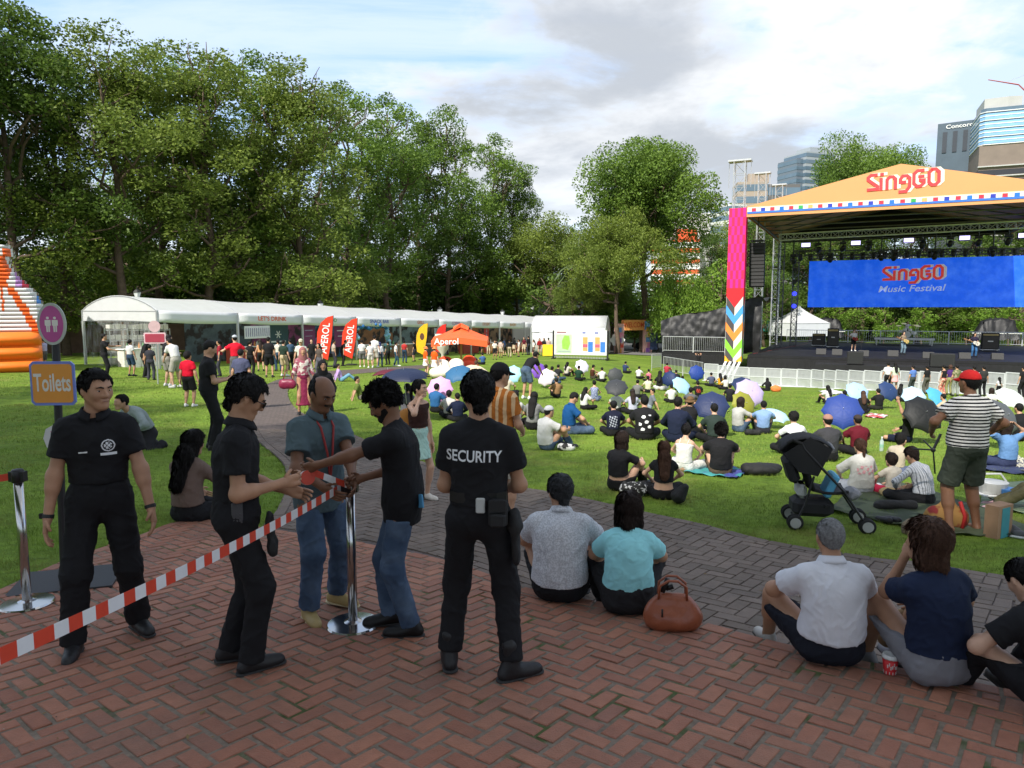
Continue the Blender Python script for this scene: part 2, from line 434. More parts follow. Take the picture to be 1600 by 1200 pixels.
def border(E, w, pitch, joint):
 """a soldier course along a polyline, lying on its left side"""
 out = []; L_ = [0]
 for i in range(len(E)-1): L_.append(L_[-1]+math.hypot(E[i+1][0]-E[i][0], E[i+1][1]-E[i][1]))
 def pt(s):
  s = max(0, min(L_[-1], s)); i = 0
  while i < len(E)-2 and L_[i+1] < s: i += 1
  t = (s-L_[i])/(L_[i+1]-L_[i]+1e-9); a, b = E[i], E[i+1]
  dx, dy = b[0]-a[0], b[1]-a[1]; l = math.hypot(dx, dy)+1e-9
  return (a[0]+dx*t, a[1]+dy*t), (-dy/l, dx/l)
 s = 0
 while s < L_[-1]-pitch:
  (p, n), (q, m_) = pt(s+joint/2), pt(s+pitch-joint/2); k = random.gauss(0, .006); e = .008
  out.append([(p[0]+n[0]*(e+k), p[1]+n[1]*(e+k)), (q[0]+m_[0]*(e+k), q[1]+m_[1]*(e+k)), (q[0]+m_[0]*(w-joint), q[1]+m_[1]*(w-joint)), (p[0]+n[0]*(w-joint), p[1]+n[1]*(w-joint))]); s += pitch
 return out
TE2 = [(p.x, p.y) for p in TE]; TEr = list(reversed(TE2))         # reversed: inside (towards camera) on the left
rects = herring(.21, .104, .022, math.radians(51), -7, 7, .6, 9)
bb = area_bricks(rects, lambda x, y: pip(terr_poly, x, y), [TEr], .13)
bb += border(TEr, .13, .205, .02)
zt = lambda x, y: z_terr(y)+.03
pavers('terrace_bricks', bb, zt, M_BRICK, 0, .006, .0015)
mb = MB(); n = 10
rows = []
for p in TE: rows.append([(p.x*(1-.0), p.y, zt(p.x, p.y)-.5)]+[(lerp(p.x, p.x*.6, t/n), lerp(p.y-.004, -6, t/n), zt(0, lerp(p.y, -6, t/n))-.006) for t in range(n+1)])
mb.grid(rows); mb.build('terrace', M_MORT, kind='structure')
lefts = [(a.x, a.y) for a, b in PATHS]; rights = [(b.x, b.y) for a, b in PATHS]
zp = lambda x, y: tz(x, y)+.012
pr = herring(.23, .125, .012, math.radians(51), -6, 13, 2.5, 15.5)
def in_path(x, y): return pip(path_poly, x, y) and not pip(terr_poly, x, y)
Rr = list(rights); Lr = list(reversed(lefts))
def orient(E, test):
 i = len(E)//2; a, b = E[i], E[i+1]; dx, dy = b[0]-a[0], b[1]-a[1]; l = math.hypot(dx, dy)
 return E if test((a[0]+b[0])/2-dy/l*.15, (a[1]+b[1])/2+dx/l*.15) else list(reversed(E))
Re = orient([p for p in rights if p[1] < 22], lambda x, y: pip(path_poly, x, y))
Le = orient([p for p in lefts[:13*6] if p[1] < 22], lambda x, y: pip(path_poly, x, y))
pb = area_bricks(pr, in_path, [Re, Le, TE2], .14)
pb = [q for q in pb if not pip(terr_poly, sum(p[0] for p in q)/len(q), sum(p[1] for p in q)/len(q))]
pb += border(Re, .14, .24, .012)+[b for b in border(Le, .14, .24, .012) if not pip(terr_poly, *b[2])]
pavers('path_pavers', pb, zp, M_GREY, 0, .005, .0012)
mb = MB(); rows = []
for a, b in PATHS: rows.append([(lerp(a.x, b.x, t/8), lerp(a.y, b.y, t/8), zp(lerp(a.x, b.x, t/8), lerp(a.y, b.y, t/8))-(.011 if lerp(a.y, b.y, t/8) < 15.4 else .0)) for t in range(9)])
mb.grid(rows)
def herr_far(nt, co, node, L, col):
 b = nt.nodes.new('ShaderNodeTexBrick'); b.inputs['Scale'].default_value = 3.4; b.inputs['Color1'].default_value = (.135, .105, .095, 1); b.inputs['Color2'].default_value = (.10, .08, .07, 1); b.inputs['Mortar'].default_value = (.05, .04, .035, 1)
 mp = nt.nodes.new('ShaderNodeMapping'); mp.inputs['Rotation'].default_value = (0, 0, .5); L.new(co, mp.inputs[0]); L.new(mp.outputs[0], b.inputs[0]); return b.outputs[0]
M_PFAR = mat('far paving', (.13, .1, .09), .85, var=.12, vs=2, pattern=herr_far)
mb.build('path', [M_MORT2 if False else M_PFAR], kind='structure')
mb = MB(); Q = [gp(*p) for p in road_px]; m_ = len(Q)//2
mb.grid([[lerp(Q[i], Q[2*m_-1-i], t/6)+Vector((0, 0, .03+tz(*(lerp(Q[i], Q[2*m_-1-i], t/6))[:2])-lerp(Q[i], Q[2*m_-1-i], t/6).z)) for t in range(7)] for i in range(m_)])
mb.build('road', mat('pale tarmac', (.17, .165, .16), .9, var=.1, vs=3), kind='structure')
def blades():
 P = [];
 def scatter(x0, x1, y0, y1, dens, h, w):
  n = int((x1-x0)*(y1-y0)*dens); X = RNG.uniform(x0, x1, n); Y = RNG.uniform(y0, y1, n)
  keep = np.abs(X) < Y*.80+1.0
  return X[keep], Y[keep], h, w
 vs = []
 for args in ((-6.5, 9.5, 4.0, 8.5, 2300, .04, .0055), (-9, 11, 8.5, 13, 900, .042, .009), (-14, 16, 13, 22, 300, .045, .016), (-22, 24, 22, 38, 75, .05, .03)):
  X, Y, h, w = scatter(*args); gx, gy = 300, 300
  ax = np.linspace(args[0], args[1], gx); ay = np.linspace(args[2], args[3], gy)
  Zc = np.array([[tz(a, b) for a in ax[::6]] for b in ay[::6]]); Z = np.array([np.interp(ax, ax[::6], r) for r in Zc]); Z = np.array([np.interp(ay, ay[::6], Z[:, k]) for k in range(gx)]).T; GX, GY = np.meshgrid(ax, ay); Hd = pip_np(terr_poly, GX, GY) | pip_np(path_poly, GX, GY)
  fi = (X-args[0])/(args[1]-args[0])*(gx-1); fj = (Y-args[2])/(args[3]-args[2])*(gy-1); i = np.clip(fi.astype(int), 0, gx-2); j = np.clip(fj.astype(int), 0, gy-2); a = fi-i; b = fj-j
  z = Z[j, i]*(1-a)*(1-b)+Z[j, i+1]*a*(1-b)+Z[j+1, i]*(1-a)*b+Z[j+1, i+1]*a*b
  jx, jy = RNG.normal(0, .028, (2, len(X))); hard = Hd[np.clip(np.round(fj+jy/(args[3]-args[2])*gy).astype(int), 0, gy-1), np.clip(np.round(fi+jx/(args[1]-args[0])*gx).astype(int), 0, gx-1)]
  X, Y, z = X[~hard], Y[~hard], z[~hard]; n = len(X)
  cl = .55+.9*np.abs(np.sin(X*2.1+np.sin(Y*1.7)*2)*np.sin(Y*2.7+X))
  hh = h*RNG.uniform(.45, 1.15, n)*cl; q = RNG.uniform(0, 6.283, n); ln = RNG.uniform(-.9, .9, (n, 2))*hh[:, None]
  dx, dy = np.cos(q)*w/2, np.sin(q)*w/2
  T = np.stack([np.stack([X-dx, Y-dy, z-.012], 1), np.stack([X+dx, Y+dy, z-.012], 1), np.stack([X+ln[:, 0], Y+ln[:, 1], z+hh], 1)], 1)
  vs.append(T.reshape(-1, 3))
 V = np.concatenate(vs).astype(np.float32); n = len(V)//3
 me = bpy.data.meshes.new('grass'); me.vertices.add(len(V)); me.vertices.foreach_set('co', V.ravel())
 me.loops.add(len(V)); me.loops.foreach_set('vertex_index', np.arange(len(V), dtype=np.int32))
 me.polygons.add(n); me.polygons.foreach_set('loop_start', np.arange(0, len(V), 3, dtype=np.int32)); me.polygons.foreach_set('loop_total', np.full(n, 3, dtype=np.int32))
 me.update(); me.validate(); me.materials.append(M_BLADE); o = bpy.data.objects.new('grass', me); COL.objects.link(o); o['kind'] = 'stuff'
M_BLADE = mat('grass blade', (.17, .265, .035), .75, var=.4, vs=3.5, spec=.25, pattern=blotch(1.1, (.22, .23, .06), .56, .1, 6))
blades()
# ================================================================ trees and planting
def leaf_mat(name, c1, c2, tr=.35):
 m = bpy.data.materials.new(name); m.use_nodes = True; nt = m.node_tree; N = nt.nodes; L = nt.links
 b = N['Principled BSDF']; b.inputs['Roughness'].default_value = .55; b.inputs['Specular IOR Level'].default_value = .3
 a = N.new('ShaderNodeAttribute'); a.attribute_name = 'tone'; r = N.new('ShaderNodeValToRGB'); L.new(a.outputs['Fac'], r.inputs[0])
 r.color_ramp.elements[0].color = (*c1, 1); r.color_ramp.elements[1].color = (*c2, 1)
 L.new(r.outputs[0], b.inputs['Base Color']); t = N.new('ShaderNodeBsdfTranslucent'); L.new(r.outputs[0], t.inputs[0])
 x = N.new('ShaderNodeMixShader'); x.inputs[0].default_value = tr; L.new(b.outputs[0], x.inputs[1]); L.new(t.outputs[0], x.inputs[2])
 L.new(x.outputs[0], N['Material Output'].inputs[0]); return m
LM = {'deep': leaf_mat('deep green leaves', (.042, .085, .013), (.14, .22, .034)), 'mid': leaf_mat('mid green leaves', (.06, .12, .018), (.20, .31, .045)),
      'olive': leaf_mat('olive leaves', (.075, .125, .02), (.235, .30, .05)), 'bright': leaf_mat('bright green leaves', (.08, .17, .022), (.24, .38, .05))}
BARK = mat('tree bark', (.12, .085, .06), .9, var=.35, vs=5, bump=.8, bs=30)
def leaves_mesh(name, clumps, per, size, m, seed, flat=.8, droop=0, sizevar=.5):
 rs = np.random.RandomState(seed); Vs = []; T = []
 for (c, r, tone) in clumps:
  n = max(4, int(per*r*r)); d = rs.normal(size=(n, 3)); d /= np.linalg.norm(d, axis=1)[:, None]
  d *= (rs.uniform(.25, 1, n)**.45)[:, None]; d[:, 2] *= flat; P = np.array(c)+d*r
  if droop: P[:, 2] -= rs.uniform(0, droop, n)
  u = rs.normal(size=(n, 3)); u[:, 2] *= .6 if not droop else 3; u /= np.linalg.norm(u, axis=1)[:, None]
  w = rs.normal(size=(n, 3)); w = np.cross(u, w); w /= np.linalg.norm(w, axis=1)[:, None]
  s = size*rs.uniform(1-sizevar, 1+sizevar, n)[:, None]; a = .5 if not droop else .3
  Vs.append(np.stack([P-u*s*.5, P+w*s*a*.55, P+u*s*.5, P-w*s*a*.55], 1).reshape(-1, 3))
  T.append(np.repeat(np.clip(tone+rs.normal(0, .16, n), 0, 1), 4))
 V = np.concatenate(Vs).astype(np.float32); T = np.concatenate(T).astype(np.float32); n = len(V)//4
 me = bpy.data.meshes.new(name); me.vertices.add(len(V)); me.vertices.foreach_set('co', V.ravel()); me.loops.add(len(V)); me.loops.foreach_set('vertex_index', np.arange(len(V), dtype=np.int32))
 me.polygons.add(n); me.polygons.foreach_set('loop_start', np.arange(0, len(V), 4, dtype=np.int32)); me.polygons.foreach_set('loop_total', np.full(n, 4, dtype=np.int32)); me.update()
 me.attributes.new('tone', 'FLOAT', 'POINT').data.foreach_set('value', T); me.materials.append(m); return me
def limb(mb, a, b, r0, r1, rs, n=6, bend=.12):
 a, b = Vector(a), Vector(b); L_ = (b-a).length; k = 5
 off = [Vector((rs.normal(0, 1), rs.normal(0, 1), rs.normal(0, .4)))*L_*bend*math.sin(math.pi*i/k)*.6 for i in range(k+1)]
 mb.tube([a.lerp(b, i/k)+off[i]+Vector((0, 0, -L_*.08*math.sin(math.pi*i/k))) for i in range(k+1)], [lerp(r0, r1, i/k) for i in range(k+1)], n)
def make_tree(seed, H, R, z0, lm, kind='tall', per=75, size=.30, n=95, trunks=1, tr=.34):
 rs = np.random.RandomState(seed); root = bpy.data.objects.new('tree', None); COL.objects.link(root)
 mb = MB(); clumps = []; lobes = []
 nl = {'tall': 18, 'broad': 14, 'round': 7}[kind]
 for i in range(nl):
  q = rs.uniform(0, 6.283); t = (i+.5)/nl
  if kind == 'tall': zz = z0+(H-z0)*(t**.85)*.9; rr = R*(.95-.68*t**1.7)*rs.uniform(.45, .95); lr = R*.46*rs.uniform(.7, 1.15)
  elif kind == 'broad': zz = z0+(H-z0)*(.25+.65*math.sqrt(t))*rs.uniform(.8, 1); rr = R*rs.uniform(.25, .85)*(1.05-.55*t); lr = R*.38*rs.uniform(.75, 1.2)
  else: zz = z0+(H-z0)*rs.uniform(.15, .8); rr = R*rs.uniform(.1, .5); lr = R*.55
  lobes.append((Vector((math.cos(q)*rr, math.sin(q)*rr, zz)), lr))
 lobes.append((Vector((0, 0, H-R*.28)), R*.34))
 k = max(3, int(n/len(lobes)))
 for (c, lr) in lobes:
  tone0 = rs.uniform(.25, .7)
  for j in range(k):
   d = rs.normal(size=3); d /= np.linalg.norm(d); d *= rs.uniform(.45, 1.0)**.5; d[2] *= .72
   clumps.append((c+Vector(d)*lr, lr*rs.uniform(.30, .52), tone0+rs.uniform(-.15, .2)))
 for s in range(trunks):
  bx = Vector((rs.uniform(-.5, .5), rs.uniform(-.5, .5), 0))*(trunks-1); top = Vector((bx.x*2, bx.y*2, z0+(H-z0)*.62)); limb(mb, bx-Vector((0, 0, .6)), top, tr, tr*.35, rs, 9, .03)
 for (c, lr) in lobes:
  f = min(.95, max(.25, (c.z-z0*.6-lr)/(H*.62+.01))); st = Vector((0, 0, max(z0*.55, min(c.z*.7, (z0+(H-z0)*.6)))))
  limb(mb, st, c, tr*.34, .05, rs, 6, .1)
  for j in range(3):
   d = rs.normal(size=3); d /= np.linalg.norm(d); limb(mb, st.lerp(c, .7), c+Vector(d)*lr*.85, .07, .02, rs, 4, .1)
 t = mb.build('trunk', BARK, root, smooth=True)
 cr = bpy.data.objects.new('crown', leaves_mesh('crown', clumps, per, size, LM[lm], seed, .75)); COL.objects.link(cr); cr.parent = root
 root['H'] = H; return root
PT = {'a': make_tree(1, 22, 5.6, 2.6, 'mid', n=200, per=190, size=.205), 'b': make_tree(2, 20, 5.4, 2.0, 'deep', n=200, per=190, size=.205), 'c': make_tree(3, 21, 6.2, 2.6, 'olive', n=200, per=180, size=.205),
      'w': make_tree(15, 20, 10, 6, 'mid', 'broad', n=300, per=120, size=.24, tr=.5), 'x': make_tree(6, 17, 9.5, 5, 'olive', 'broad', n=220, per=115, size=.25, tr=.45),
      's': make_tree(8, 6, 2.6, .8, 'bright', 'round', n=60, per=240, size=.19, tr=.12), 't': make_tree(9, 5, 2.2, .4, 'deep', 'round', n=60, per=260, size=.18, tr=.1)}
used = set()
def tree(k, x, y, H, label, group, sr=1.0, name='tree', z=None, rz=None):
 z = tz(x, y) if z is None else z; s = H/PT[k]['H']; rz = random.uniform(0, 6.28) if rz is None else rz
 if k not in used: r = PT[k]; used.add(k); r.location = (x, y, z); r.rotation_euler = (0, 0, rz); r.scale = (s*sr, s*sr, s)
 else: r = dup(PT[k], (x, y, z), rz, scale=(s*sr, s*sr, s))
 r.name = name; tag(r, label, 'tree', group)
 if 'H' in r.keys() and r is not PT[k]: del r['H']
 return r
def tree_px(k, px, Y, top, label, group, sr=1.0, name='tree', base=None):
 x = (px-800)/F*Y; zt_ = at(px, top, Y).z; z = tz(x, Y) if base is None else base
 return tree(k, x, Y, zt_-z, label, group, sr, name, z)
G1 = 'tall trees behind the white tent row'
for (k, px, Y, top, sr, lb) in [
 ('b', -95, 44, -80, 1.25, 'tall dark tree cut by the left edge of the photo'),
 ('b', 30, 47, -5, 1.15, 'tallest dark tree above the inflatable slide'),
 ('b', 105, 52, 85, 1.0, 'dark tree between the inflatable slide and the first tent'),
 ('c', 195, 50, 42, 1.2, 'tall airy tree behind the arched end of the white tents'),
 ('a', 262, 60, 75, 1.2, 'broad tree over the second white tent bay'),
 ('c', 335, 55, 68, 1.25, 'tall loose tree rising over the balloon arch stall'),
 ('a', 408, 63, 85, 1.2, 'tree with bright lower foliage above the left orange feather flag'),
 ('c', 470, 60, 92, 1.15, 'tree with flat ragged top above the right orange feather flag'),
 ('a', 545, 73, 132, 1.15, 'mid green tree over the middle of the tent row'),
 ('a', 612, 80, 150, 1.1, 'leafy tree standing above the yellow feather flag'),
 ('b', 655, 92, 190, 1.0, 'darker tree just left of the tree with the high pointed top'),
 ('a', 700, 92, 165, .95, 'tree with a high pointed top above the orange parasol'),
 ('a', 772, 99, 212, 1.1, 'right-most tall tree over the white tent row'),
 ('b', 806, 101, 262, .75, 'slim dark tree at the right end of the tent-row trees')]:
 tree_px(k, px, Y, top, lb, G1, sr*.92)
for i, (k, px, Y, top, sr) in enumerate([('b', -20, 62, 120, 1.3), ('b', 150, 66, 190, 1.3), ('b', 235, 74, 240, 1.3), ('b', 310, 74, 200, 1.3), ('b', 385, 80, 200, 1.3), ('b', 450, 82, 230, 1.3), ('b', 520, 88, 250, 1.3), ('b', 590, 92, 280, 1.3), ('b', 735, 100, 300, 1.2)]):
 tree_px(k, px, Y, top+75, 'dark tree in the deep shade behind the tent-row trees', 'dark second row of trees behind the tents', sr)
G2 = 'trees between the tents and the stage'
tree_px('x', 862, 96, 350, 'flat topped dark tree beyond the small signboard', G2, 1.0)
tree_px('w', 1005, 78, 222, 'big spreading tree standing clear of the others left of the stage', G2, .92)
tree_px('x', 965, 74, 335, 'olive tree in front of the big spreading tree', G2, .75)
tree_px('x', 925, 80, 412, 'low olive tree left of the big spreading tree', G2, .8)
tree_px('b', 1120, 100, 362, 'dark tree between the orange building and the striped pylon', G2, 1.2)
tree_px('s', 1125, 72, 400, 'bright bushy tree just left of the pink pylon', G2, .8)
tree_px('b', 1175, 95, 345, 'dark tree seen between the pylon and the stage tower', G2, 1.2)
tree_px('x', 1215, 110, 322, 'tree behind the stage towers below the grey high-rise', G2, 1.0)
G3 = 'trees behind the stage'
tree_px('w', 1335, 120, 222, 'round topped tree rising above the orange stage roof', G3, .72)
for px, Y, top, k, lb in [(1195, 86, 400, 'a', 'tree beside the hanging speaker column behind the stage'), (1265, 92, 350, 'b', 'dark tree behind the left edge of the blue screen'),
                          (1345, 96, 335, 'b', 'dark tree behind the stage lighting truss, left of centre'), (1430, 92, 325, 'b', 'dark tree behind the centre of the lighting truss'),
                          (1510, 96, 330, 'a', 'green tree behind the right half of the blue screen'), (1590, 90, 310, 'b', 'dark tree behind the right end of the blue screen'), (1680, 92, 300, 'b', 'dark tree behind the stage beyond the right edge of the photo')]:
 tree_px(k, px, Y, top, lb, G3, 1.35)
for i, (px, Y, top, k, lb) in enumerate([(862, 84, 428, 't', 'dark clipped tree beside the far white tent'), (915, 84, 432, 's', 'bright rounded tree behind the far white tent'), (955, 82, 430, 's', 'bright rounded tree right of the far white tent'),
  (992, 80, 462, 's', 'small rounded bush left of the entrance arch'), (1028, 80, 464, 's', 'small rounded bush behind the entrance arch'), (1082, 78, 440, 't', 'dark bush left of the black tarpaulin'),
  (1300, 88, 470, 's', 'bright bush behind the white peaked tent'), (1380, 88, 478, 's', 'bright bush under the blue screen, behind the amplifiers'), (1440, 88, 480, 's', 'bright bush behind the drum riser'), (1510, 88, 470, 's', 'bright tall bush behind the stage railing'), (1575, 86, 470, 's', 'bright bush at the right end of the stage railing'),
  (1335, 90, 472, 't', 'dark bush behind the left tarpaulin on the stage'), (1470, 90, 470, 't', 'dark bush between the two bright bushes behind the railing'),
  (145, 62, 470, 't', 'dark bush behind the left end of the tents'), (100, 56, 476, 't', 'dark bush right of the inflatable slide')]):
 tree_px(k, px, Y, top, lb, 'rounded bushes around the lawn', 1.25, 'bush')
rs = np.random.RandomState(31); root = empty('weeping_tree', (at(1062, 500, 74).x, 74, tz(17, 74)), 'pale weeping tree with hanging foliage left of the striped pylon', 'tree')
cl = []; mb = MB(); limb(mb, (0, 0, -.5), (0, 0, 6.5), .28, .1, rs, 8, .03)
for i in range(60):
 q = rs.uniform(0, 6.28); r = 3.0*rs.uniform(.1, 1)**.6; z = 8.6-r*r*.33; cl.append(((math.cos(q)*r, math.sin(q)*r, z), .75, rs.uniform(.3, .9)))
 if i % 3 == 0: limb(mb, (0, 0, 6), (math.cos(q)*r, math.sin(q)*r, z), .06, .02, rs, 4)
mb.build('trunk', BARK, root, smooth=True)
cr = bpy.data.objects.new('crown', leaves_mesh('crown', cl, 420, .26, LM['bright'], 4, 1.0, droop=4.2)); COL.objects.link(cr); cr.parent = root
root = empty('palm_tree', (at(890, 500, 80).x, 80, tz(6, 80)), 'fan palm in front of the flat topped dark tree', 'palm')
mb = MB(); limb(mb, (0, 0, -.5), (.3, 0, 9.5), .2, .15, rs, 8, .03); mb.build('trunk', BARK, root, smooth=True); mb = MB()
for i in range(46):
 q = rs.uniform(0, 6.28); e = rs.uniform(-.7, 1.2); d = Vector((math.cos(q)*math.cos(e), math.sin(q)*math.cos(e), math.sin(e))); L_ = rs.uniform(1.5, 2.3); s = d.cross(Vector((0, 0, 1))).normalized()
 o = Vector((.3, 0, 9.6)); P = [o+d*L_*t-Vector((0, 0, L_*.45*t*t)) for t in (0, .35, .5, .8, 1)]
 wd = [.03, .1, .42, .35, .04]; mb.grid([[p-s*w, p+Vector((0, 0, -.06)), p+s*w] for p, w in zip(P, wd)])
mb.build('crown', mat('palm leaf', (.10, .14, .06), .5, var=.3), root)
G4 = 'tall trees standing behind the brick terrace'
SHADE = [(-36, -6, 31), (-28, -12, 31), (-20, -17, 31), (-12, -20, 30), (-4, -22, 30), (4, -23, 30), (-46, 4, 32), (-54, 14, 32), (-24, -26, 35), (-8, -30, 35), (12, -24, 28), (-14, -12, 22), (-40, -18, 34)]
for i, (x, y, H) in enumerate(SHADE): tree('w' if i % 2 else 'x', x, y, H, 'tall tree behind the terrace whose crown shades the paving', G4, .5)
# ================================================================ buildings beyond the trees
M_CONC = mat('pale concrete', (.42, .42, .41), .85, var=.08, vs=.3)
M_DKG = mat('dark tower cladding', (.035, .042, .055), .5, var=.15, vs=.2)
M_DKG2 = mat('dark blue grey cladding', (.07, .10, .13), .45, var=.12, vs=.2)
M_GL = mat('tower glass', (.10, .15, .20), .12, spec=.8, var=.15, vs=.2)
M_GLB = mat('blue mirror glass', (.22, .42, .68), .15, spec=.8, var=.12, vs=.15)
M_WT = mat('white painted metal', (.75, .75, .73), .5, var=.05)
M_BRN = mat('brown stone cladding', (.19, .15, .125), .7, var=.12, vs=.3)
M_RED = mat('orange red facade', (.62, .10, .03), .7, var=.1, vs=.3)
def box_building(name, c, w, d, h, rz, wall, label, floors, cols, wm, band=None, roof=None):
 root = empty(name, c, label, 'building', rz=rz)
 MB().box((0, 0, h/2), (w, d, h)).build('wall', wall, root)
 fh = h/floors
 for f in range(floors):
  z = (f+.5)*fh; e = .12; t = .3; q = MB()
  q.box((0, -d/2-e+t/2, z), (w+2*e, t, fh*.55)); q.box((0, d/2+e-t/2, z), (w+2*e, t, fh*.55)); q.box((-w/2-e+t/2, 0, z), (t, d+2*e-2*t, fh*.55)); q.box((w/2+e-t/2, 0, z), (t, d+2*e-2*t, fh*.55))
  q.build('window_band', wm, root)
 if roof:
  r = MB()
  for (x, y, z, a, b, e) in roof: r.box((x, y, h+z+e/2), (a, b, e))
  r.build('rooftop_plant', wall, root)
 return root
def bpos(px, Y): return (at(px, 480, Y).x, Y, -5)
def bz(py, Y): return at(800, py, Y).z+5
Y = 300; x0 = at(1519, 400, Y).x; root = empty('glass_tower', (x0, Y, -5), 'glass tower with blue bands above a brown stone block, right edge of the skyline', 'building', rz=math.radians(-24))
h1 = bz(228, Y); h2 = bz(170, Y)
M_ = MB(); M_.box((24, 15, h1/2), (48, 30, h1)); M_.build('stone_block', M_BRN, root)
for f in range(16):
 z = h1-11-f*4.0; w = MB(); w.box((23.8, -.05, z), (47.6, .3, 2.0)); w.box((-.05, 15, z), (.3, 29.6, 2.0)); w.build('window_band', mat('dark hotel glazing', (.03, .028, .03), .2, spec=.6), root)
 w = MB(); w.box((24, -.5, h1-8.6-f*4), (48.6, 1.0, .45)); w.build('balcony_ledge', M_CONC, root)
prof = [(1.5, 0), (34, 0), (37, 1.5), (38.5, 5), (38.5, 24), (1.5, 24), (0, 22), (0, 2)]
up = MB().prism(prof, h1+.05, h2); up.build('glass_upper', M_GL, root)
for k in range(4):
 z = h1+.6+k*3.2; ub = MB(); ub.prism([(p[0]*1.01-.2, p[1]*1.02-.25) for p in prof], z, z+2.3); ub.build('blue_glass_band', M_GLB, root)
for k in range(9):
 z = h1+.1+k*(h2-h1-1)/8.5; wl = MB(); wl.prism([(p[0]*1.025-.35, p[1]*1.03-.4) for p in prof], z, z+.3); wl.build('floor_line', M_WT, root)
MB().prism([(1, 2), (9, 1), (14, 2), (14, 20), (1, 20)], h2, h2+4.2).build('roof_crown', M_CONC, root)
MB().prism([(20, 1), (50, -1), (50, 20), (20, 20)], h2+.2, h2+2.6).build('roof_slab', mat('red brown roof edge', (.25, .14, .12), .7), root)
cr = empty('tower_crane', (at(1583, 400, Y+12).x, Y+12, h2-5+2.6), 'red tower crane standing on the glass tower roof', 'crane')
c = MB(); c.tube([(0, 0, 0), (0, 0, 7)], .45, 4); c.build('mast', M_CONC, cr)
c = MB(); c.tube([(1, 0, 7), (-3, 0, 10.5), (-16, 0, 12.5)], [.35, .3, .2], 4); c.tube([(0, 0, 7), (3.5, 0, 16)], .28, 4); c.tube([(0, 0, 7), (5.5, 0, 9)], .4, 4); c.build('jib', mat('crane red', (.45, .12, .09), .6), cr)
c = MB(); c.tube([(3.5, 0, 16), (-9, 0, 11.4)], .06, 4); c.tube([(3.5, 0, 16), (5.5, 0, 9)], .06, 4); c.build('stay_cable', M_CONC, cr)
Y = 330; x0 = at(1453, 400, Y).x; h = bz(194, Y)+5
root = empty('office_tower', (x0, Y, -10), 'dark blue grey office tower with recessed slots, left of the glass tower', 'building', rz=math.radians(-35))
poly = [(0, 0), (22, 0), (22, 24), (0, 24)]
MB().prism(poly, 0, h).build('wall', M_DKG2, root)
s = MB()
for i in range(5): s.box((3+i*3.9, -.1, h-8.5), (1.7, .5, 9)); s.box((22.1, 4+i*4, h-8), (.5, 2.2, 9))
s.box((11, -.1, (h-22)/2), (19, .4, h-22)); s.build('window_slots', M_DKG, root)
mt = text_mb('Concorde', 1.7, frame((9, -.3, h-1.9), (1, 0, 0), (0, 0, 1)), 1.2, .1, .01); mt.build('sign_lettering', M_WT, root)
e = MB(); e.ball((22.4, 3, h-2), (.2, 1.6, 1.6)); e.build('sign_emblem', M_RED, root)
box_building('hotel_tower', bpos(1254, 380), 18, 16, bz(243, 380), math.radians(20), mat('grey hotel wall', (.30, .33, .36), .6), 'slim grey high-rise between the stage towers and the round topped tree', 26, 9, M_GL, roof=[(2, 0, 0, 12, 10, 3)])
box_building('office_block', bpos(1232, 378), 9, 14, bz(252, 378), math.radians(20), mat('dark striped wall', (.13, .16, .2), .5), 'dark ribbed slab attached left of the slim grey high-rise', 26, 6, M_GL)
box_building('stone_building', bpos(1165, 330), 13, 14, bz(288, 330), math.radians(-8), mat('tan stone', (.33, .27, .22), .8), 'tan block with green glass top seen between the two lattice masts', 12, 5, M_GL, roof=[(3, 0, 0, 9, 8, 4)])
box_building('dark_block', bpos(1206, 330), 16, 14, bz(292, 330), 0, mat('dark grey wall', (.12, .115, .12), .7), 'low dark grey block right of the tan block', 10, 5, M_GL)
box_building('white_block', bpos(1134, 300), 8, 12, bz(322, 300), math.radians(25), mat('white plaster wall', (.62, .62, .6), .7), 'white block with balconies just left of the striped pylon', 14, 3, M_GL)
box_building('grey_block', bpos(1097, 260), 13, 10, bz(352, 260), 0, M_CONC, 'long low grey block between the big tree and the striped pylon', 9, 12, M_GL)
box_building('orange_building', bpos(1052, 190), 12, 12, bz(378, 190), math.radians(-10), M_RED, 'orange red building with rows of small white windows showing through the trees', 9, 12, M_WT, roof=[(3, 0, 0, 5, 6, 3)])
box_building('white_tower', bpos(1068, 200), 12, 12, bz(338, 200), math.radians(-10), mat('white tower wall', (.6, .6, .6), .7), 'white building behind the orange red one', 12, 5, M_CONC)
box_building('colonial_building', (at(830, 500, 100).x, 108, tz(2, 100)), 14, 8, 9, math.radians(15), mat('weathered white wall', (.55, .56, .58), .8), 'white walled building glimpsed between the tree trunks behind the tents', 2, 5, M_GL)
w = MB(); w.box((0, 0, 1), (26, .4, 2)); w.box((0, -.02, 2.03), (26.1, .5, .12)); tag(w.build('brick_wall', mat('brown garden wall', (.16, .10, .07), .9, var=.25, vs=2)), 'low brown brick wall behind the first white tent', 'wall')
o = bpy.data.objects['brick_wall']; o.location = (-35, 52, tz(-35, 52)+.1); o.rotation_euler = (0, 0, .5)
cl = []; rs = np.random.RandomState(77)
for i in range(1250):
 t = rs.uniform(0, 1); px = lerp(-500, 830, t*1.7) if t < .588 else lerp(830, 2100, (t-.588)*2.427); Y = lerp(max(66, min(96, 66+(px-380)*.08)), 112, rs.uniform(0, 1)) if px < 800 else lerp(104, 125, rs.uniform(0, 1)); x = (px-800)/F*Y
 cl.append(((x, Y, tz(x, Y)+rs.uniform(0, 8.5)), rs.uniform(1.6, 3.2), rs.uniform(.0, .35)))
hb = bpy.data.objects.new('thicket', leaves_mesh('thicket', cl, 60, .5, LM['deep'], 12, .8)); COL.objects.link(hb); hb['kind'] = 'stuff'
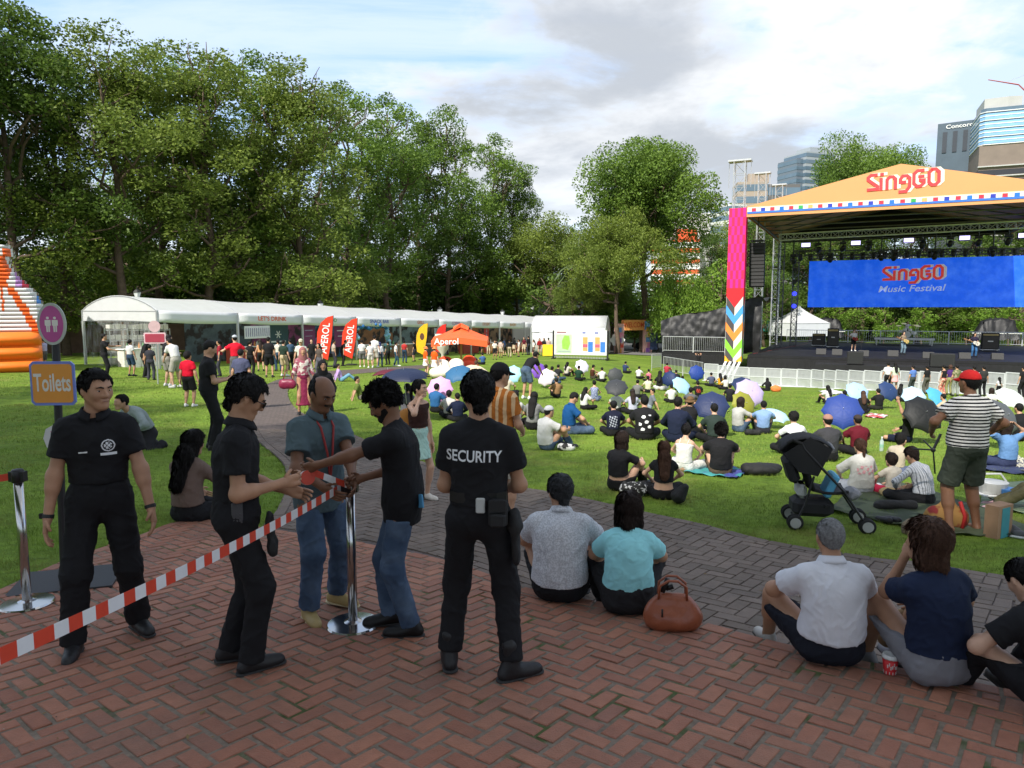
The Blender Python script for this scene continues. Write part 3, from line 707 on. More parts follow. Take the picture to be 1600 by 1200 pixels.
# ================================================================ market tents
M_PVC = mat('white tent fabric', (.78, .79, .80), .5, var=.04, vs=1.5, spec=.4)
def thin_white(name, c, tr):
 m = mat(name, c, .5, var=.05, vs=1.5); N = m.node_tree.nodes; L = m.node_tree.links; t = N.new('ShaderNodeBsdfTranslucent'); t.inputs[0].default_value = (*c, 1); x = N.new('ShaderNodeMixShader'); x.inputs[0].default_value = tr
 L.new(N['Principled BSDF'].outputs[0], x.inputs[1]); L.new(t.outputs[0], x.inputs[2]); L.new(x.outputs[0], N['Material Output'].inputs[0]); return m
M_PVC = thin_white('white tent membrane', (.78, .79, .80), .4)
M_PVCI = mat('tent valance fabric', (.68, .70, .73), .55, var=.05, vs=1.5)
M_ALU = mat('brushed aluminium', (.55, .56, .57), .35, metal=.7, var=.08)
M_CLR = mat('clear plastic sheet', (.6, .63, .63), .1, alpha=.16, spec=1.0, var=.5, vs=2.2)
M_DKF = mat('dark stall backdrop', (.045, .04, .038), .8, var=.4, vs=1.2)
TA = Vector((-18.4, 37, 0)); TB = Vector((6.2, 81, 0)); TD = (TB-TA).normalized(); TN = Vector((TD.y, -TD.x, 0)) # TN faces the lawn
NB = 10; BW = (TB-TA).length/NB; DEP = 6.7; EH, FH, RH = 2.45, .60, .80
trz = math.atan2(TD.y, TD.x)
ZA, ZB = tz(TA.x, TA.y), tz(TB.x, TB.y); TSL = (ZB-ZA)/(NB*BW)
def arch(t): return (4*t*(1-t))**.9
signs = [None, ("LET'S DRINK", 'e2603a'), ('FOOD', '5aa05a'), ('SNACK BAR', '5566b8'), ('GRILL', 'd8663a'), ('COFFEE', 'a85a9a'), ('DESSERT', 'cc7733'), ('BAKERY', 'c8883a'), ('DRINKS', '3a66b8'), ('RETAIL', '6fb03c')]
fills = ['707572', '4f5d64', '7b3f65', '3a6f96', '8a6448', '6b7f85', '736052', '9a6640', '85705a', '9a7860']
for b in range(NB):
 P = TA+TD*(BW*b); zb = ZA+TSL*BW*b; nch = len(bpy.data.objects)
 root = empty('market_tent', (P.x, P.y, zb), ['first white tent with arched gable end and clear side sheet, nearest the toilets sign', 'white tent bay with LET\'S DRINK valance, second from the arched end', 'white tent bay with green FOOD valance above purple panels', 'white tent bay with the blue balloon arch inside', 'white tent bay behind the left orange feather flag',
  'white tent bay behind the right orange feather flag', 'white tent bay behind the strolling women in white', 'white tent bay behind the yellow feather flag', 'white tent bay behind the orange parasol', 'last white tent bay at the right end of the long row'][b], 'tent', 'white market tents in one long row', trz)
 dz = 0
 n = 14; rows = []
 for i in range(9):
  u = i/8; sag = .07*math.sin(math.pi*u)
  rows.append([(u*BW, DEP*v/n, EH+FH+RH*arch(v/n)-sag*arch(v/n)) for v in range(n+1)])
 roof = MB(); roof.grid(rows); roof.build('roof', M_PVC, root, smooth=True)
 v = MB(); v.grid([[(u*BW/6, -.01-.05*math.sin(math.pi*u/6), EH+FH-k*FH/3-(.06*math.sin(math.pi*u/6) if k == 3 else 0)) for u in range(7)] for k in range(4)]); v.build('valance', M_PVCI, root, smooth=True, thick=.02)
 v = MB(); v.grid([[(u*BW/6, DEP+.01, EH+FH-k*FH/3) for u in range(7)] for k in range(4)]); v.build('back_valance', M_PVCI, root, thick=.02)
 for x in ((0, BW) if b == NB-1 else (0,)):
  for y in (0.02, DEP-.02): MB().box((x, y, (EH+FH-.6)/2), (.11, .11, EH+FH+.6)).build('leg', M_ALU, root)
 fr = MB(); pts = [(0, DEP*v_/n, EH+FH+RH*arch(v_/n)-.04) for v_ in range(n+1)]; fr.tube(pts, .045, 6); fr.tube([(0, .05, EH+FH-.05), (0, DEP-.05, EH+FH-.05)], .04, 6); fr.tube([(0, 0.05, EH+FH-.05), (BW, 0.05, EH+FH-.05)], .04, 6); fr.build('roof_frame', M_ALU, root)
 if b:
  wl = MB(); wl.grid([[(BW*u/4, DEP*.72, EH*k/2) for u in range(5)] for k in range(3)]); wl.build('back_wall', mat('stall backdrop %d' % b, fills[b], .8, var=.35, vs=1.4, pattern=blotch(1.6, (.03, .028, .028), .52, .04, 3)), root, thick=.02)
 if signs[b]:
  if b in (1, 2, 3): t = text_mb(signs[b][0], .26, frame((BW/2, -.075, EH+FH*.52), (1, 0, 0), (0, 0, 1)), 1.1, .0, .02)
  else: t = text_mb(signs[b][0], .26, frame((BW/2, -.075, EH+FH*.52), (1, 0, 0), (0, 0, 1)), 1.0, .0, .02)
  t.build('stall_sign', mat('sign ink %d' % b, signs[b][1], .6), root)
 if b == 0:
  e = MB(); top = [(0-.015, DEP*v_/n, EH+FH+RH*arch(v_/n)+.01) for v_ in range(n+1)]; low = [(-.015, DEP*v_/n, EH+.06*math.sin(math.pi*v_/n)) for v_ in range(n+1)]; e.grid([top, low]); e.build('gable', M_PVC, root, thick=.02)
  e = MB()
  for k in range(14): e.grid([[(-.02-.12*abs(math.sin(k*1.3+zz)), DEP*(k+f)/14, EH*(1-zz/4)) for f in (0, .5, .97)] for zz in range(5)])
  e.build('clear_side_sheet', M_CLR, root, smooth=True)
 if True:
  Sh = Matrix.Identity(4); Sh[2][0] = TSL
  for ch in root.children: ch.data.transform(Sh)
def local(b, x, y): P = TA+TD*(BW*b+x)-TN*y; return (P.x, P.y, tz(P.x, P.y))
for b, x, y, col, lb in [(0, 1.2, 3.2, (.7, .68, .6), 'cream serving counter inside the arched first tent'), (1, 2.4, 2.2, (.5, .08, .05), 'red stall counter in the second tent bay'), (2, 2.4, 2, (.12, .1, .1), 'dark stall counter in front of the purple panels'), (3, 3.8, 2, (.5, .5, .48), 'pale stall counter beside the balloon arch'),
                   (4, 2.4, 1.8, (.35, .2, .12), 'brown stall counter behind the left feather flag'), (5, 2.4, 1.8, (.2, .2, .22), 'grey stall counter behind the right feather flag'), (6, 2.4, 1.8, (.4, .06, .04), 'dark red stall counter behind the women in white'), (7, 1.2, 1.5, (.7, .28, .03), 'orange stall counter beside the yellow feather flag'), (8, 2.4, 1.8, (.45, .1, .06), 'red stall counter behind the orange parasol'), (9, 2.4, 1.8, (.3, .3, .3), 'grey stall counter in the last tent bay')]:
 r = empty('stall_counter', local(b, x, y), lb, 'counter', 'counters inside the tents', trz)
 MB().cbox((0, 0, .48), (2.6, .6, .96), .02).build('front_panel', mat('counter %d' % b, col, .6), r); MB().cbox((0, 0, .99), (2.75, .72, .06), .015).build('top', M_WT, r)
 for k in range(4):
  q = MB(); hx = random.uniform(-1.1, 1.1); q.lathe([(.06, 0), (.07, .12), (.05, .2), (.025, .26), (.025, .32)], (hx, random.uniform(-.2, .2), 1.02), 8); q.build('bottle', mat('bottle glass %d' % (k % 3), [(.1, .3, .12), (.5, .2, .05), (.6, .6, .55)][k % 3], .2), r)
for k, (x, y) in enumerate([(.6, 4.6), (1.9, 4.6), (3.2, 4.6)]):
 r = empty('storage_shelf', local(0, x, y), ['leftmost', 'middle', 'rightmost'][k]+' of three metal shelves stocked with white boxes inside the first tent', 'shelf', 'shelves inside the first tent', trz)
 m1 = MB()
 for z in (.1, .75, 1.4, 2.0):
  m1.box((0, 0, z), (1.1, .5, .04))
  for q in range(3): MB().cbox((-.34+q*.34, 0, z+.19), (.28, .36, random.uniform(.2, .34)), .01).build('carton', mat('white cartons', (.66, .64, .58), .8, var=.2, vs=3), r)
 for sx in (-.53, .53):
  for sy in (-.23, .23): m1.box((sx, sy, 1.05), (.04, .04, 2.1))
 m1.build('rack', M_ALU, r)
for k, (b, x, y, w_, h_, c, lb, t) in enumerate([(1, 1.4, -.0, 1.9, .75, (.7, .7, .72), 'white menu board with rows of bottles hung under the second tent', ''), (1, 3.9, 1.0, 1.7, 2.3, (.03, .07, .085), 'dark green blackboard panel at the right of the second tent bay', '*'),
  (2, .9, .4, 1.2, 1.5, (.16, .03, .11), 'left purple panel in the third tent bay', ''), (2, 3.9, .4, 1.2, 1.5, (.16, .03, .11), 'right purple panel in the third tent bay', ''), (6, 3.1, .3, .8, 2.4, (.45, .03, .03), 'tall red banner board behind the women in white', ''), (5, .5, .2, 1.6, .5, (.45, .5, .6), 'pale blue menu board behind the right orange feather flag', '')]):
 r = empty('stall_board', local(b, x, y), lb, 'board', None, trz); zc = 2.3-h_/2+(.15 if k not in (1, 4) else -.9+h_*0)
 zc = {0: 1.95, 1: 1.3, 2: 1.7, 3: 1.7, 4: 1.35, 5: 2.1}[k]
 MB().cbox((0, 0, zc), (w_, .05, h_), .01).build('panel', mat('board %d' % k, c, .6), r)
 q = MB()
 if k == 0:
  for i in range(12): q.box((-.85+i*.155, -.03, zc), (.06, .02, .5))
 elif k == 1:
  for i in range(3): q.box((0, -.03, zc+.5), (.5, .02, .06), rotm(0, 60*i, 0))
  q.box((0, -.03, zc+.05), (1.2, .02, .09)); q.box((0, -.03, zc-.15), (.9, .02, .05))
 elif k == 4:
  for i in range(5): q.box((0, -.03, zc+.8-i*.4), (.12, .02, .25))
 else: q.box((0, -.03, zc+h_*.25), (w_*.6, .02, .06)); q.box((0, -.03, zc), (w_*.5, .02, .04))
 q.build('markings', mat('board ink %d' % (k % 2), [(.3, .28, .4), (.62, .64, .64)][k % 2], .7), r)
r = empty('balloon_arch', local(3, 2.0, .2), 'arch of blue and pale blue balloons in front of the fourth tent bay', 'balloon arch', None, trz); q1 = MB(); q2 = MB()
for i in range(110):
 t = i/109; a = math.pi*t; x = -1.7*math.cos(a);
 if t < .28: p = (-1.75, 0, .4+2.0*t/.28)
 elif t > .72: p = (1.75, 0, .4+2.0*(1-t)/.28)
 else: p = (lerp(-1.75, 1.75, (t-.28)/.44), 0, 2.42)
 p = (p[0]+random.gauss(0, .1), p[1]+random.gauss(0, .1), p[2]+random.gauss(0, .09)); (q1 if .26 < t < .74 else q2).ball(p, random.uniform(.09, .17), 8)
q1.build('dark_balloons', mat('blue balloon', (.03, .16, .42), .3), r, smooth=True); q2.build('pale_balloons', mat('pale blue balloon', (.25, .5, .65), .3), r, smooth=True)
def marquee(px, Y, w, d, rz, label, walls, peak=1.2):
 p = at(px, 500, Y); z = tz(p.x, Y); r = empty('marquee', (p.x, Y, z), label, 'tent', None, rz); n = 12
 rf = MB(); rf.grid([[(-w/2+w*u/6, d*(v/n-.5), 2.6+peak*math.sin(math.pi*v/n)**.8) for v in range(n+1)] for u in range(7)]); rf.build('roof', M_PVC, r, smooth=True, thick=.04)
 for s in (-1, 1):
  g_ = MB(); g_.grid([[(s*w/2, d*(v/n-.5), 2.62+peak*math.sin(math.pi*v/n)**.8) for v in range(n+1)], [(s*w/2, d*(v/n-.5), 2.2) for v in range(n+1)]]); g_.build('gable', M_PVC, r, thick=.03)
  MB().box((0, s*d/2, 2.4), (w, .04, .45)).build('valance', M_PVCI, r)
  for t in (-1, 1): MB().box((s*w/2, t*d/2, 1.2), (.12, .12, 2.9)).build('leg', M_ALU, r)
 if walls:
  for k in range(3):
   g_ = MB(); g_.grid([[(-w/2+w*u/12, -d/2+.03+.07*math.sin(u*2.1), 2.2-1.1*v) for u in range(int(12*k/3), int(12*(k+1)/3)+1)] for v in range(3)]); g_.build('side_wall', M_PVC, r, smooth=True, thick=.02)
  g_ = MB(); g_.grid([[(-w/2, -d/2+d*u/8, 2.2-1.1*v) for u in range(9)] for v in range(3)]); g_.build('end_wall', M_PVC, r, thick=.02)
 return r
marquee(893, 74, 7.5, 5.5, math.radians(-12), 'white walled marquee just left of the map board', True)
marquee(900, 86, 10, 6, math.radians(-6), 'open white marquee furthest back behind the map board', False)
marquee(845, 78, 3.6, 5, math.radians(58), 'narrow white marquee where the long tent row ends', True, .9)
def pagoda(loc, w, h, label, cat='tent'):
 r = empty('pagoda_tent', loc, label, cat, None, .3); q = MB(); n = 10; rows = []
 for i in range(n+1):
  t = i/n; s = w/2*(1-t)**1.35+.03; z = h*.42+h*.58*t; rows.append([(a*s, b*s, z) for a, b in ((-1, -1), (0, -1), (1, -1), (1, 0), (1, 1), (0, 1), (-1, 1), (-1, 0), (-1, -1))])
 q.grid(rows); q.build('roof', M_PVC, r, smooth=False, thick=.03)
 wl = MB(); s = w/2*.99; rows = [[(a*s, b*s, z) for a, b in ((-1, -1), (0, -1), (1, -1), (1, 0), (1, 1), (0, 1), (-1, 1), (-1, 0), (-1, -1))] for z in (0, h*.43)]; wl.grid(rows); wl.build('side_wall', M_PVCI, r, thick=.02)
 for a in (-1, 1):
  for b in (-1, 1): MB().tube([(a*w/2, b*w/2, 0), (a*w/2, b*w/2, h*.42)], .05, 6).build('leg', M_ALU, r)
 return r
p = at(1247, 523, 86); pagoda((p.x, 86, p.z-.1), 4.9, 3.6, 'white peaked tent behind the stage railing')
p = at(1190, 523, 90);
r = empty('blue_tank', (p.x, 90, p.z), 'turquoise box behind the left stage tower', 'container'); MB().cbox((0, 0, 1.2), (5, 2, 1.6), .1).build('body', mat('turquoise plastic', (.05, .45, .45), .5), r); MB().cbox((0, 0, 2.1), (5.1, 2.1, .2), .05).build('lid', M_WT, r)
def lamp_post(px, Y, pytop, label):
 p = at(px, pytop, Y); z = tz(p.x, Y); r = empty('street_lamp', (p.x, Y, z), label, 'street lamp', 'lantern lamp posts'); h = p.z-z
 q = MB(); q.lathe([(.14, 0), (.14, .25), (.07, .4), (.055, h-.75), (.1, h-.7), (.05, h-.66)], n=10); q.build('post', mat('black cast iron', (.02, .02, .02), .5), r, smooth=True)
 q = MB(); q.lathe([(.12, h-.64), (.24, h-.2)], n=6); q.build('lantern_glass', mat('frosted lantern glass', (.75, .77, .78), .3), r)
 q = MB(); q.lathe([(.28, h-.2), (.14, h-.04), (.03, h+.03), (.03, h+.12)], n=6); q.build('lantern_cap', MATS['black cast iron'], r)
for a in [(214, 46, 452, 'lantern lamp post rising behind the arched end of the first tent'), (500, 54, 470, 'lantern lamp post above the tents between the two orange feather flags'), (687, 68, 480, 'lantern lamp post above the tents left of the orange parasol'), (785, 80, 484, 'lantern lamp post above the tents right of the orange parasol'), (832, 84, 476, 'twin of lamp posts at the right end of the tent row, the left one'), (965, 84, 493, 'lantern lamp post left of the entrance arch'), (990, 88, 484, 'lantern lamp post over the entrance arch')]: lamp_post(*a)
# ================================================================ STAGE
DK = CAMZ-3.48                                   # deck height (world z)
def dp(px, py): r = ray(px, py); return Vector((0, 0, CAMZ))+r*((DK-CAMZ)/r.z)   # point on the deck seen at a pixel
A = dp(1168, 554.5); B = dp(1640, 567.5); SX = (B-A).normalized(); SYv = Vector((-SX.y, SX.x, 0))
srz = math.atan2(SX.y, SX.x)
def sw(u, v, z=0): return A+SX*u+SYv*v+Vector((0, 0, z))     # stage frame: u to the right, v to the back, z above deck
def slocal(p): d = Vector(p)-A; return Vector((d.dot(SX), d.dot(SYv), d.z))
def on_v(px, py, v):
 """point seen at a pixel on the vertical plane v metres behind the deck's front edge (stage frame)"""
 r = ray(px, py); o = Vector((0, 0, CAMZ)); t = (v-(o-A).dot(SYv))/r.dot(SYv); return slocal(o+r*t)
def sroot(name, u, v, z, label, cat, group=None, rz=0): return empty(name, sw(u, v, z), label, cat, group, srz+rz)
M_BLK = mat('matt black drape', (.014, .014, .016), .85, var=.3, vs=2); M_DECK = mat('black stage deck', (.016, .016, .018), .65, var=.35, vs=.6, spec=.2)
M_TR = mat('truss aluminium', (.62, .63, .64), .35, metal=.55, var=.1); M_BM = mat('black metal', (.02, .02, .022), .45); M_SPK = mat('speaker black', (.02, .02, .021), .6, bump=.3, bs=200)
M_TARP = mat('black tarpaulin', (.013, .013, .014), .5, spec=.35, var=.3, vs=1.2, bump=.35, bs=3)
UW = 27; VD = 25
r = sroot('stage', 0, 0, 0, 'wide black concert stage deck with draped front behind the white crowd barrier', 'stage')
MB().box((UW/2, VD/2, -.09), (UW, VD, .18)).build('deck', M_DECK, r)
q = MB(); n = 220; q.grid([[(UW*i/n, -.03+.035*math.sin(i*1.9), -.19-z*1.1) for i in range(n+1)] for z in (0, 1, 2)]); q.build('front_drape', M_BLK, r, smooth=True)
q = MB(); q.box((9.6, -1.1, -.62), (9.5, 2.1, .5)); q.box((9.6, -2.17, -1.6), (9.5, .04, 1.6)); q.build('apron', M_BLK, r)
q = MB(); q.grid([[(-.03, VD*i/20, -.19-z*1.1) for i in range(21)] for z in (0, 1, 2)]); q.build('side_drape', M_BLK, r)
q = MB(); q.box((1.5, 11, .006), (.05, 19, .004), rotm(0, 0, -8)); q.build('red_cable', mat('red cable', (.4, .03, .02), .6), r)
UL = on_v(1034, 548, 2).x; WL = -1.6-UL
r = sroot('side_deck', UL, 2, -.05, 'black draped side platform left of the striped pylon', 'platform')
MB().box((WL/2, 3, -.1), (WL, 6, .2)).build('deck', M_DECK, r); q = MB(); q.grid([[(WL*i/80, -.03+.03*math.sin(i*2.0), -.2-z*1.6) for i in range(81)] for z in (0, 1)]); q.build('front_drape', M_BLK, r, smooth=True)
def rail(u0, u1, v, z, h, label, n=2, bars=14, group='grey railings round the stage', start=None):
 r = sroot('railing', u0, v, z, label, 'railing', group); L_ = (u1-u0)/n
 for k in range(n):
  q = MB(); a, b = k*L_+.03, (k+1)*L_-.03
  q.tube([(a, 0, 0), (a, 0, h)], .03, 6); q.tube([(b, 0, 0), (b, 0, h)], .03, 6); q.tube([(a, 0, h), (b, 0, h)], .03, 6); q.tube([(a, 0, .12), (b, 0, .12)], .025, 6); q.build('panel_frame', M_TR, r)
  q = MB()
  for i in range(1, bars): x = lerp(a, b, i/bars); q.tube([(x, 0, .12), (x, 0, h)], .012, 4)
  q.build('bars', M_TR, r)
rail(UL+.05, -2.0, 2.05, -.05, 1.25, 'grey steel railing on the edge of the side platform', 2, 16)
rail(0.5, 27, VD-.4, 0, 1.25, 'long grey railing along the back edge of the stage', 9, 14)
r = sroot('tarpaulin_shelter', UL+.4, 3.4, 0, 'black tarpaulin shelter with creased shiny cover left of the striped pylon', 'shelter')
q = MB(); n1, n2 = 36, 16; rs = np.random.RandomState(3); nz = rs.normal(0, .05, (n2+1, n1+1)); rows = []
for j in range(n2+1):
 row = []
 for i in range(n1+1):
  t = i/n1; top = lerp(2.5, 4.4, t)+.12*math.sin(t*9); w = j/n2
  row.append((-.5+(WL+2.2)*t-.4*(1-w)*(1-t), -.6*math.sin(w*2.2)+.08*math.sin(i*1.1+j*.6)+nz[j, i], top*(1-w)-.05+.06*math.sin(i*.8)*w))
 rows.append(row)
q.grid(rows); q.build('front_sheet', M_TARP, r, smooth=True)
q = MB(); q.grid([[(-.5+(WL+2.2)*t, y*1.0, lerp(2.5, 4.4, t)+.12*math.sin(t*9)-.25*math.sin(math.pi*y/5)*(1+.5*math.sin(t*14))) for t in [i/20 for i in range(21)]] for y in (0, 1, 2, 3, 4, 5)]); q.build('roof_sheet', M_TARP, r, smooth=True)
for x, h in ((-.5, 2.2), (WL*.35, 2.9), (WL*.8, 3.4), (WL+1.6, 4)): MB().tube([(x, .15, 0), (x, .15, h)], .05, 6).build('post', M_BM, r)
def lattice(mb, a, b, w, n=None, rc=.032, rb=.016, up=None):
 a, b = Vector(a), Vector(b); t = (b-a).normalized(); L_ = (b-a).length; n = n or max(2, int(L_/w/1.1)); up = Vector(up or ((0, 1, 0) if abs(t.z) > .7 else (0, 0, 1)))
 e = (up-t*up.dot(t)).normalized(); f = t.cross(e); C_ = [e*sx*w/2+f*sy*w/2 for sx, sy in ((-1, -1), (1, -1), (1, 1), (-1, 1))]
 for c in C_: mb.tube([a+c, b+c], rc, 5)
 for k in range(n):
  p, q = a+t*L_*k/n, a+t*L_*(k+1)/n
  for i in range(4):
   j = (i+1) % 4; s, e_ = (C_[i], C_[j]) if k % 2 else (C_[j], C_[i]); mb.tube([p+s, q+e_], rb, 4, caps=False)
   mb.tube([p+C_[i], p+C_[j]], rb, 4, caps=False)
def tower(px, pytop, v, label, w=.62, foot=-1.9, white=True):
 p = on_v(px, pytop, v); r = sroot('truss_tower', p.x, v, 0, label, 'truss tower', 'lattice masts of the stage')
 q = MB(); lattice(q, (0, 0, foot), (0, 0, p.z), w); q.build('mast', M_TR, r)
 q = MB(); q.box((0, 0, p.z+.06), (w*2.1, w*1.1, .12)); q.tube([(-w, 0, p.z), (-w, 0, p.z-1.9)], .02, 4); q.tube([(w, 0, p.z), (w, 0, p.z-1.9)], .02, 4); q.build('head_block', M_TR, r)
 MB().box((0, 0, foot+.03), (w*1.7, w*1.7, .08)).build('base_plate', M_TR, r)
 return p
tower(1157, 253, .9, 'tallest lattice mast rising behind the pink striped pylon', .8)
tower(1192, 272, 9, 'second lattice mast, behind the tallest one')
tower(1218, 290, 17, 'third lattice mast, furthest back on the left')
for px, v, lb in [(1222, 12.5, 'dark slim truss tower between the speaker column and the blue screen')]:
 p = on_v(px, 380, v); r = sroot('truss_tower', p.x, v, 0, lb, 'truss tower', 'lattice masts of the stage'); q = MB(); lattice(q, (0, 0, 0), (0, 0, p.z), .5); q.build('mast', mat('dark truss', (.12, .12, .13), .5, metal=.3), r)
r0 = on_v(1140, 326, -.6); r1 = on_v(1166, 326, -.6); pw = (r1-r0).length; zb = on_v(1146, 565, -.6).z
pr_ = sroot('striped_pylon', (r0.x+r1.x)/2-.0, -.6, 0, 'tall fabric pylon, pink checks above coloured chevrons and striped legs, at the stage left corner', 'pylon')
zt_ = r0.z; hw = pw/2; dph = .85
MB().box((0, dph/2, (zt_+zb)/2), (2*hw-.04, dph-.04, zt_-zb)).build('core', mat('pylon backing', (.3, .3, .3), .8), pr_)
groups = {}
def ppoly(col, pts, side=0):
 m = groups.setdefault(col, MB())
 if side == 0: m.prism(pts, 0, .02, frame((0, 0, 0), (1, 0, 0), (0, 0, 1)))
 else: m.prism([(x*dph/(2*hw), z) for x, z in pts], 0, .02, frame((side*hw, dph/2 if 1 else 0, 0), (0, 1*side, 0), (0, 0, 1)))
H_ = zt_-zb; zc = zb+H_*.485
for side in (0, -1, 1):
 n = 6
 for c in range(n):
  x0, x1 = -hw+2*hw*c/n, -hw+2*hw*(c+1)/n
  for k in range(9):
   zz0 = zc+(zt_-zc)*k/9; zz1 = zc+(zt_-zc)*(k+1)/9
   ppoly(('ff1f8f' if (k+c) % 2 else 'f0204e'), [(x0, zz0), (x1, zz0), (x1, zz1), (x0, zz1)], side)
 cols = ['e8202c', ('4a4547', 'd8d4cc'), '4a9ae0', ('4a4547', 'd8d4cc'), 'f08a3c', ('4a4547', 'd8d4cc'), '86d83a', ('4a4547', 'd8d4cc'), 'f0b030']
 hh = (zc-zb)/8.7; dr = hh*1.3
 for k, c in enumerate(cols):
  t0, t1 = zc-hh*k, zc-hh*(k+1)
  if k == 0: ppoly(c, [(-hw, t0), (-hw, t1), (0, t1-dr), (hw, t1), (hw, t0)], side); continue
  t1 = max(t1, zb)
  L1, L2 = ((c, c) if isinstance(c, str) else c)
  def cl(z): return max(zb, z)
  if k == len(cols)-1: ppoly(L1, [(-hw, t0), (-hw, zb), (-hw*.25, zb)], side); ppoly(L2, [(hw, t0), (hw*.25, zb), (hw, zb)], side); continue
  if t1-dr < zb:
   ppoly(L1, [(-hw, t0), (-hw, t1), (-hw*(1-(t1-zb)/dr), zb), (0, zb), (0, cl(t0-dr))], side); ppoly(L2, [(hw, t0), (0, cl(t0-dr)), (0, zb), (hw*(1-(t1-zb)/dr), zb), (hw, t1)], side)
  else: ppoly(L1, [(-hw, t0), (-hw, t1), (0, t1-dr), (0, t0-dr)], side); ppoly(L2, [(hw, t0), (0, t0-dr), (0, t1-dr), (hw, t1)], side)
for c, m in groups.items(): m.build('fabric_panel', mat('pylon '+c, c, .6, var=.04), pr_)
zg_ = tz(sw(0, -3).x, sw(0, -3).y)-DK
q = MB(); q2 = MB()
for k in range(7):
 x = -hw+2*hw*(k+.5)/7; P0 = Vector((x, -.02, zb)); P1 = Vector((x-.25, -1.8, zg_)); w_ = hw/7*.98
 (q if k % 2 == 0 else q2).add([P0+Vector((-w_, 0, 0)), P0+Vector((w_, 0, 0)), P1+Vector((w_, 0, 0)), P1+Vector((-w_, 0, 0)), P0+Vector((-w_, .05, 0)), P0+Vector((w_, .05, 0)), P1+Vector((w_, .05, 0)), P1+Vector((-w_, .05, 0))], [(0, 3, 2, 1), (4, 5, 6, 7), (0, 1, 5, 4), (3, 7, 6, 2), (0, 4, 7, 3), (1, 2, 6, 5)])
q.build('white_stripes', mat('stripe white', (.75, .75, .75), .6), pr_); q2.build('black_stripes', mat('stripe black', (.03, .03, .03), .6), pr_)
rv = -1.2
def fr_(px, py, v=rv): p = on_v(px, py, v); return (p.x, p.z)
eL = fr_(1167, 323); eLb = fr_(1170, 339); ap = fr_(1408, 256); eR = fr_(1600, 271); low = fr_(1600, 312);
sl_r = (eR[1]-ap[1])/(eR[0]-ap[0]); xr = ap[0]*2-eL[0]
eRz = eL[1];
zb_l = eLb[1];
rt = sroot('stage_roof', 0, rv, 0, 'orange gabled stage roof printed with the festival name and a band of coloured squares', 'stage roof')
x0, x1 = eL[0], xr; zt0 = eL[1]; zl0 = min(eLb[1], low[1]);
M_OR = mat('orange printed banner', (.68, .315, .13), .6, var=.03, vs=.4)
MB().prism([(x0, zl0), (x1, zl0), (x1, zt0), (ap[0], ap[1]), (x0, zt0)], -.06, 0, frame((0, 0, 0), (1, 0, 0), (0, 0, 1))).build('fascia', M_OR, rt)
rd = 23
q = MB(); hipv = rd; q.add([(x0, .07, zt0), (ap[0], .07, ap[1]), (x1, .07, zt0), (x0, rd, zt0), (ap[0], rd, ap[1]), (x1, rd, zt0)], [(0, 1, 4, 3), (1, 2, 5, 4)]); q.build('roof_sheet', mat('roof membrane', (.55, .3, .12), .7), rt, thick=.04)
MB().prism([(x0, zl0), (x1, zl0), (x1, zt0), (ap[0], ap[1]), (x0, zt0)], 0, .05, frame((0, rd, 0), (1, 0, 0), (0, 0, 1))).build('rear_gable', M_BLK, rt)
q = MB();
for k in range(7): v = .5+k*(rd-1)/6; q.tube([(x0+.3, v, zl0+.1), (x1-.3, v, zl0+.1)], .06, 5); q.tube([(x0+.3, v, zt0), (ap[0], v, ap[1]-.15), (x1-.3, v, zt0)], .05, 5)
for s in (x0+.2, x1-.2): q.tube([(s, .1, zl0+.1), (s, rd, zl0+.1)], .08, 6)
q.build('roof_beams', mat('dark truss', (.12, .12, .13), .5, metal=.3), rt)
for s in (x0+.01, x1-.01): MB().box((s, rd/2, (zl0+zt0)/2), (.04, rd, zt0-zl0)).build('side_fascia', M_OR, rt)
bh0 = zl0+(zt0-zl0)*.30; bh1 = zl0+(zt0-zl0)*.92; cream = MB(); cream.box(((x0+x1)/2, -.012, (bh0+bh1)/2), (x1-x0-.1, .02, bh1-bh0)); cream.build('cream_band', mat('cream print', (.78, .72, .58), .6), rt)
blue = MB(); blue.box(((x0+x1)/2, -.03, bh0+.07), (x1-x0-.1, .02, .14)); blue.build('blue_line', mat('blue print', (.04, .16, .62), .6), rt)
cy = ['d83048', '2c3cb0', 'd83048', '2470dc', 'd83048', '32a058', 'f0a868', 'd83048', '2c3cb0', 'd83048', '2470dc']; sq = {}
k = 0; x = x0+.5; s_ = (bh1-bh0)*.5
while x < x1-.4: sq.setdefault(cy[k % 11], MB()).box((x, -.03, bh0+.15+s_/2), (s_*1.25, .02, s_)); x += s_*2.75; k += 1
for c, m in sq.items(): m.build('coloured_squares', mat('print '+c, c, .6), rt)
def stroke(mb, pts, w, M, z0, z1):
 pts = [Vector((p[0], p[1])) for p in pts]; n = len(pts); Lf, Rt = [], []
 for i in range(n):
  d0 = (pts[i]-pts[i-1]).normalized() if i else None; d1 = (pts[i+1]-pts[i]).normalized() if i < n-1 else None
  d0 = d0 or d1; d1 = d1 or d0; t = (d0+d1).normalized(); nn = Vector((-t.y, t.x)); c = max(.45, nn.dot(Vector((-d1.y, d1.x)))); Lf.append(pts[i]+nn*w/2/c); Rt.append(pts[i]-nn*w/2/c)
 for i in range(n-1): mb.prism([Lf[i], Rt[i], Rt[i+1], Lf[i+1]][::-1], z0, z1, M)
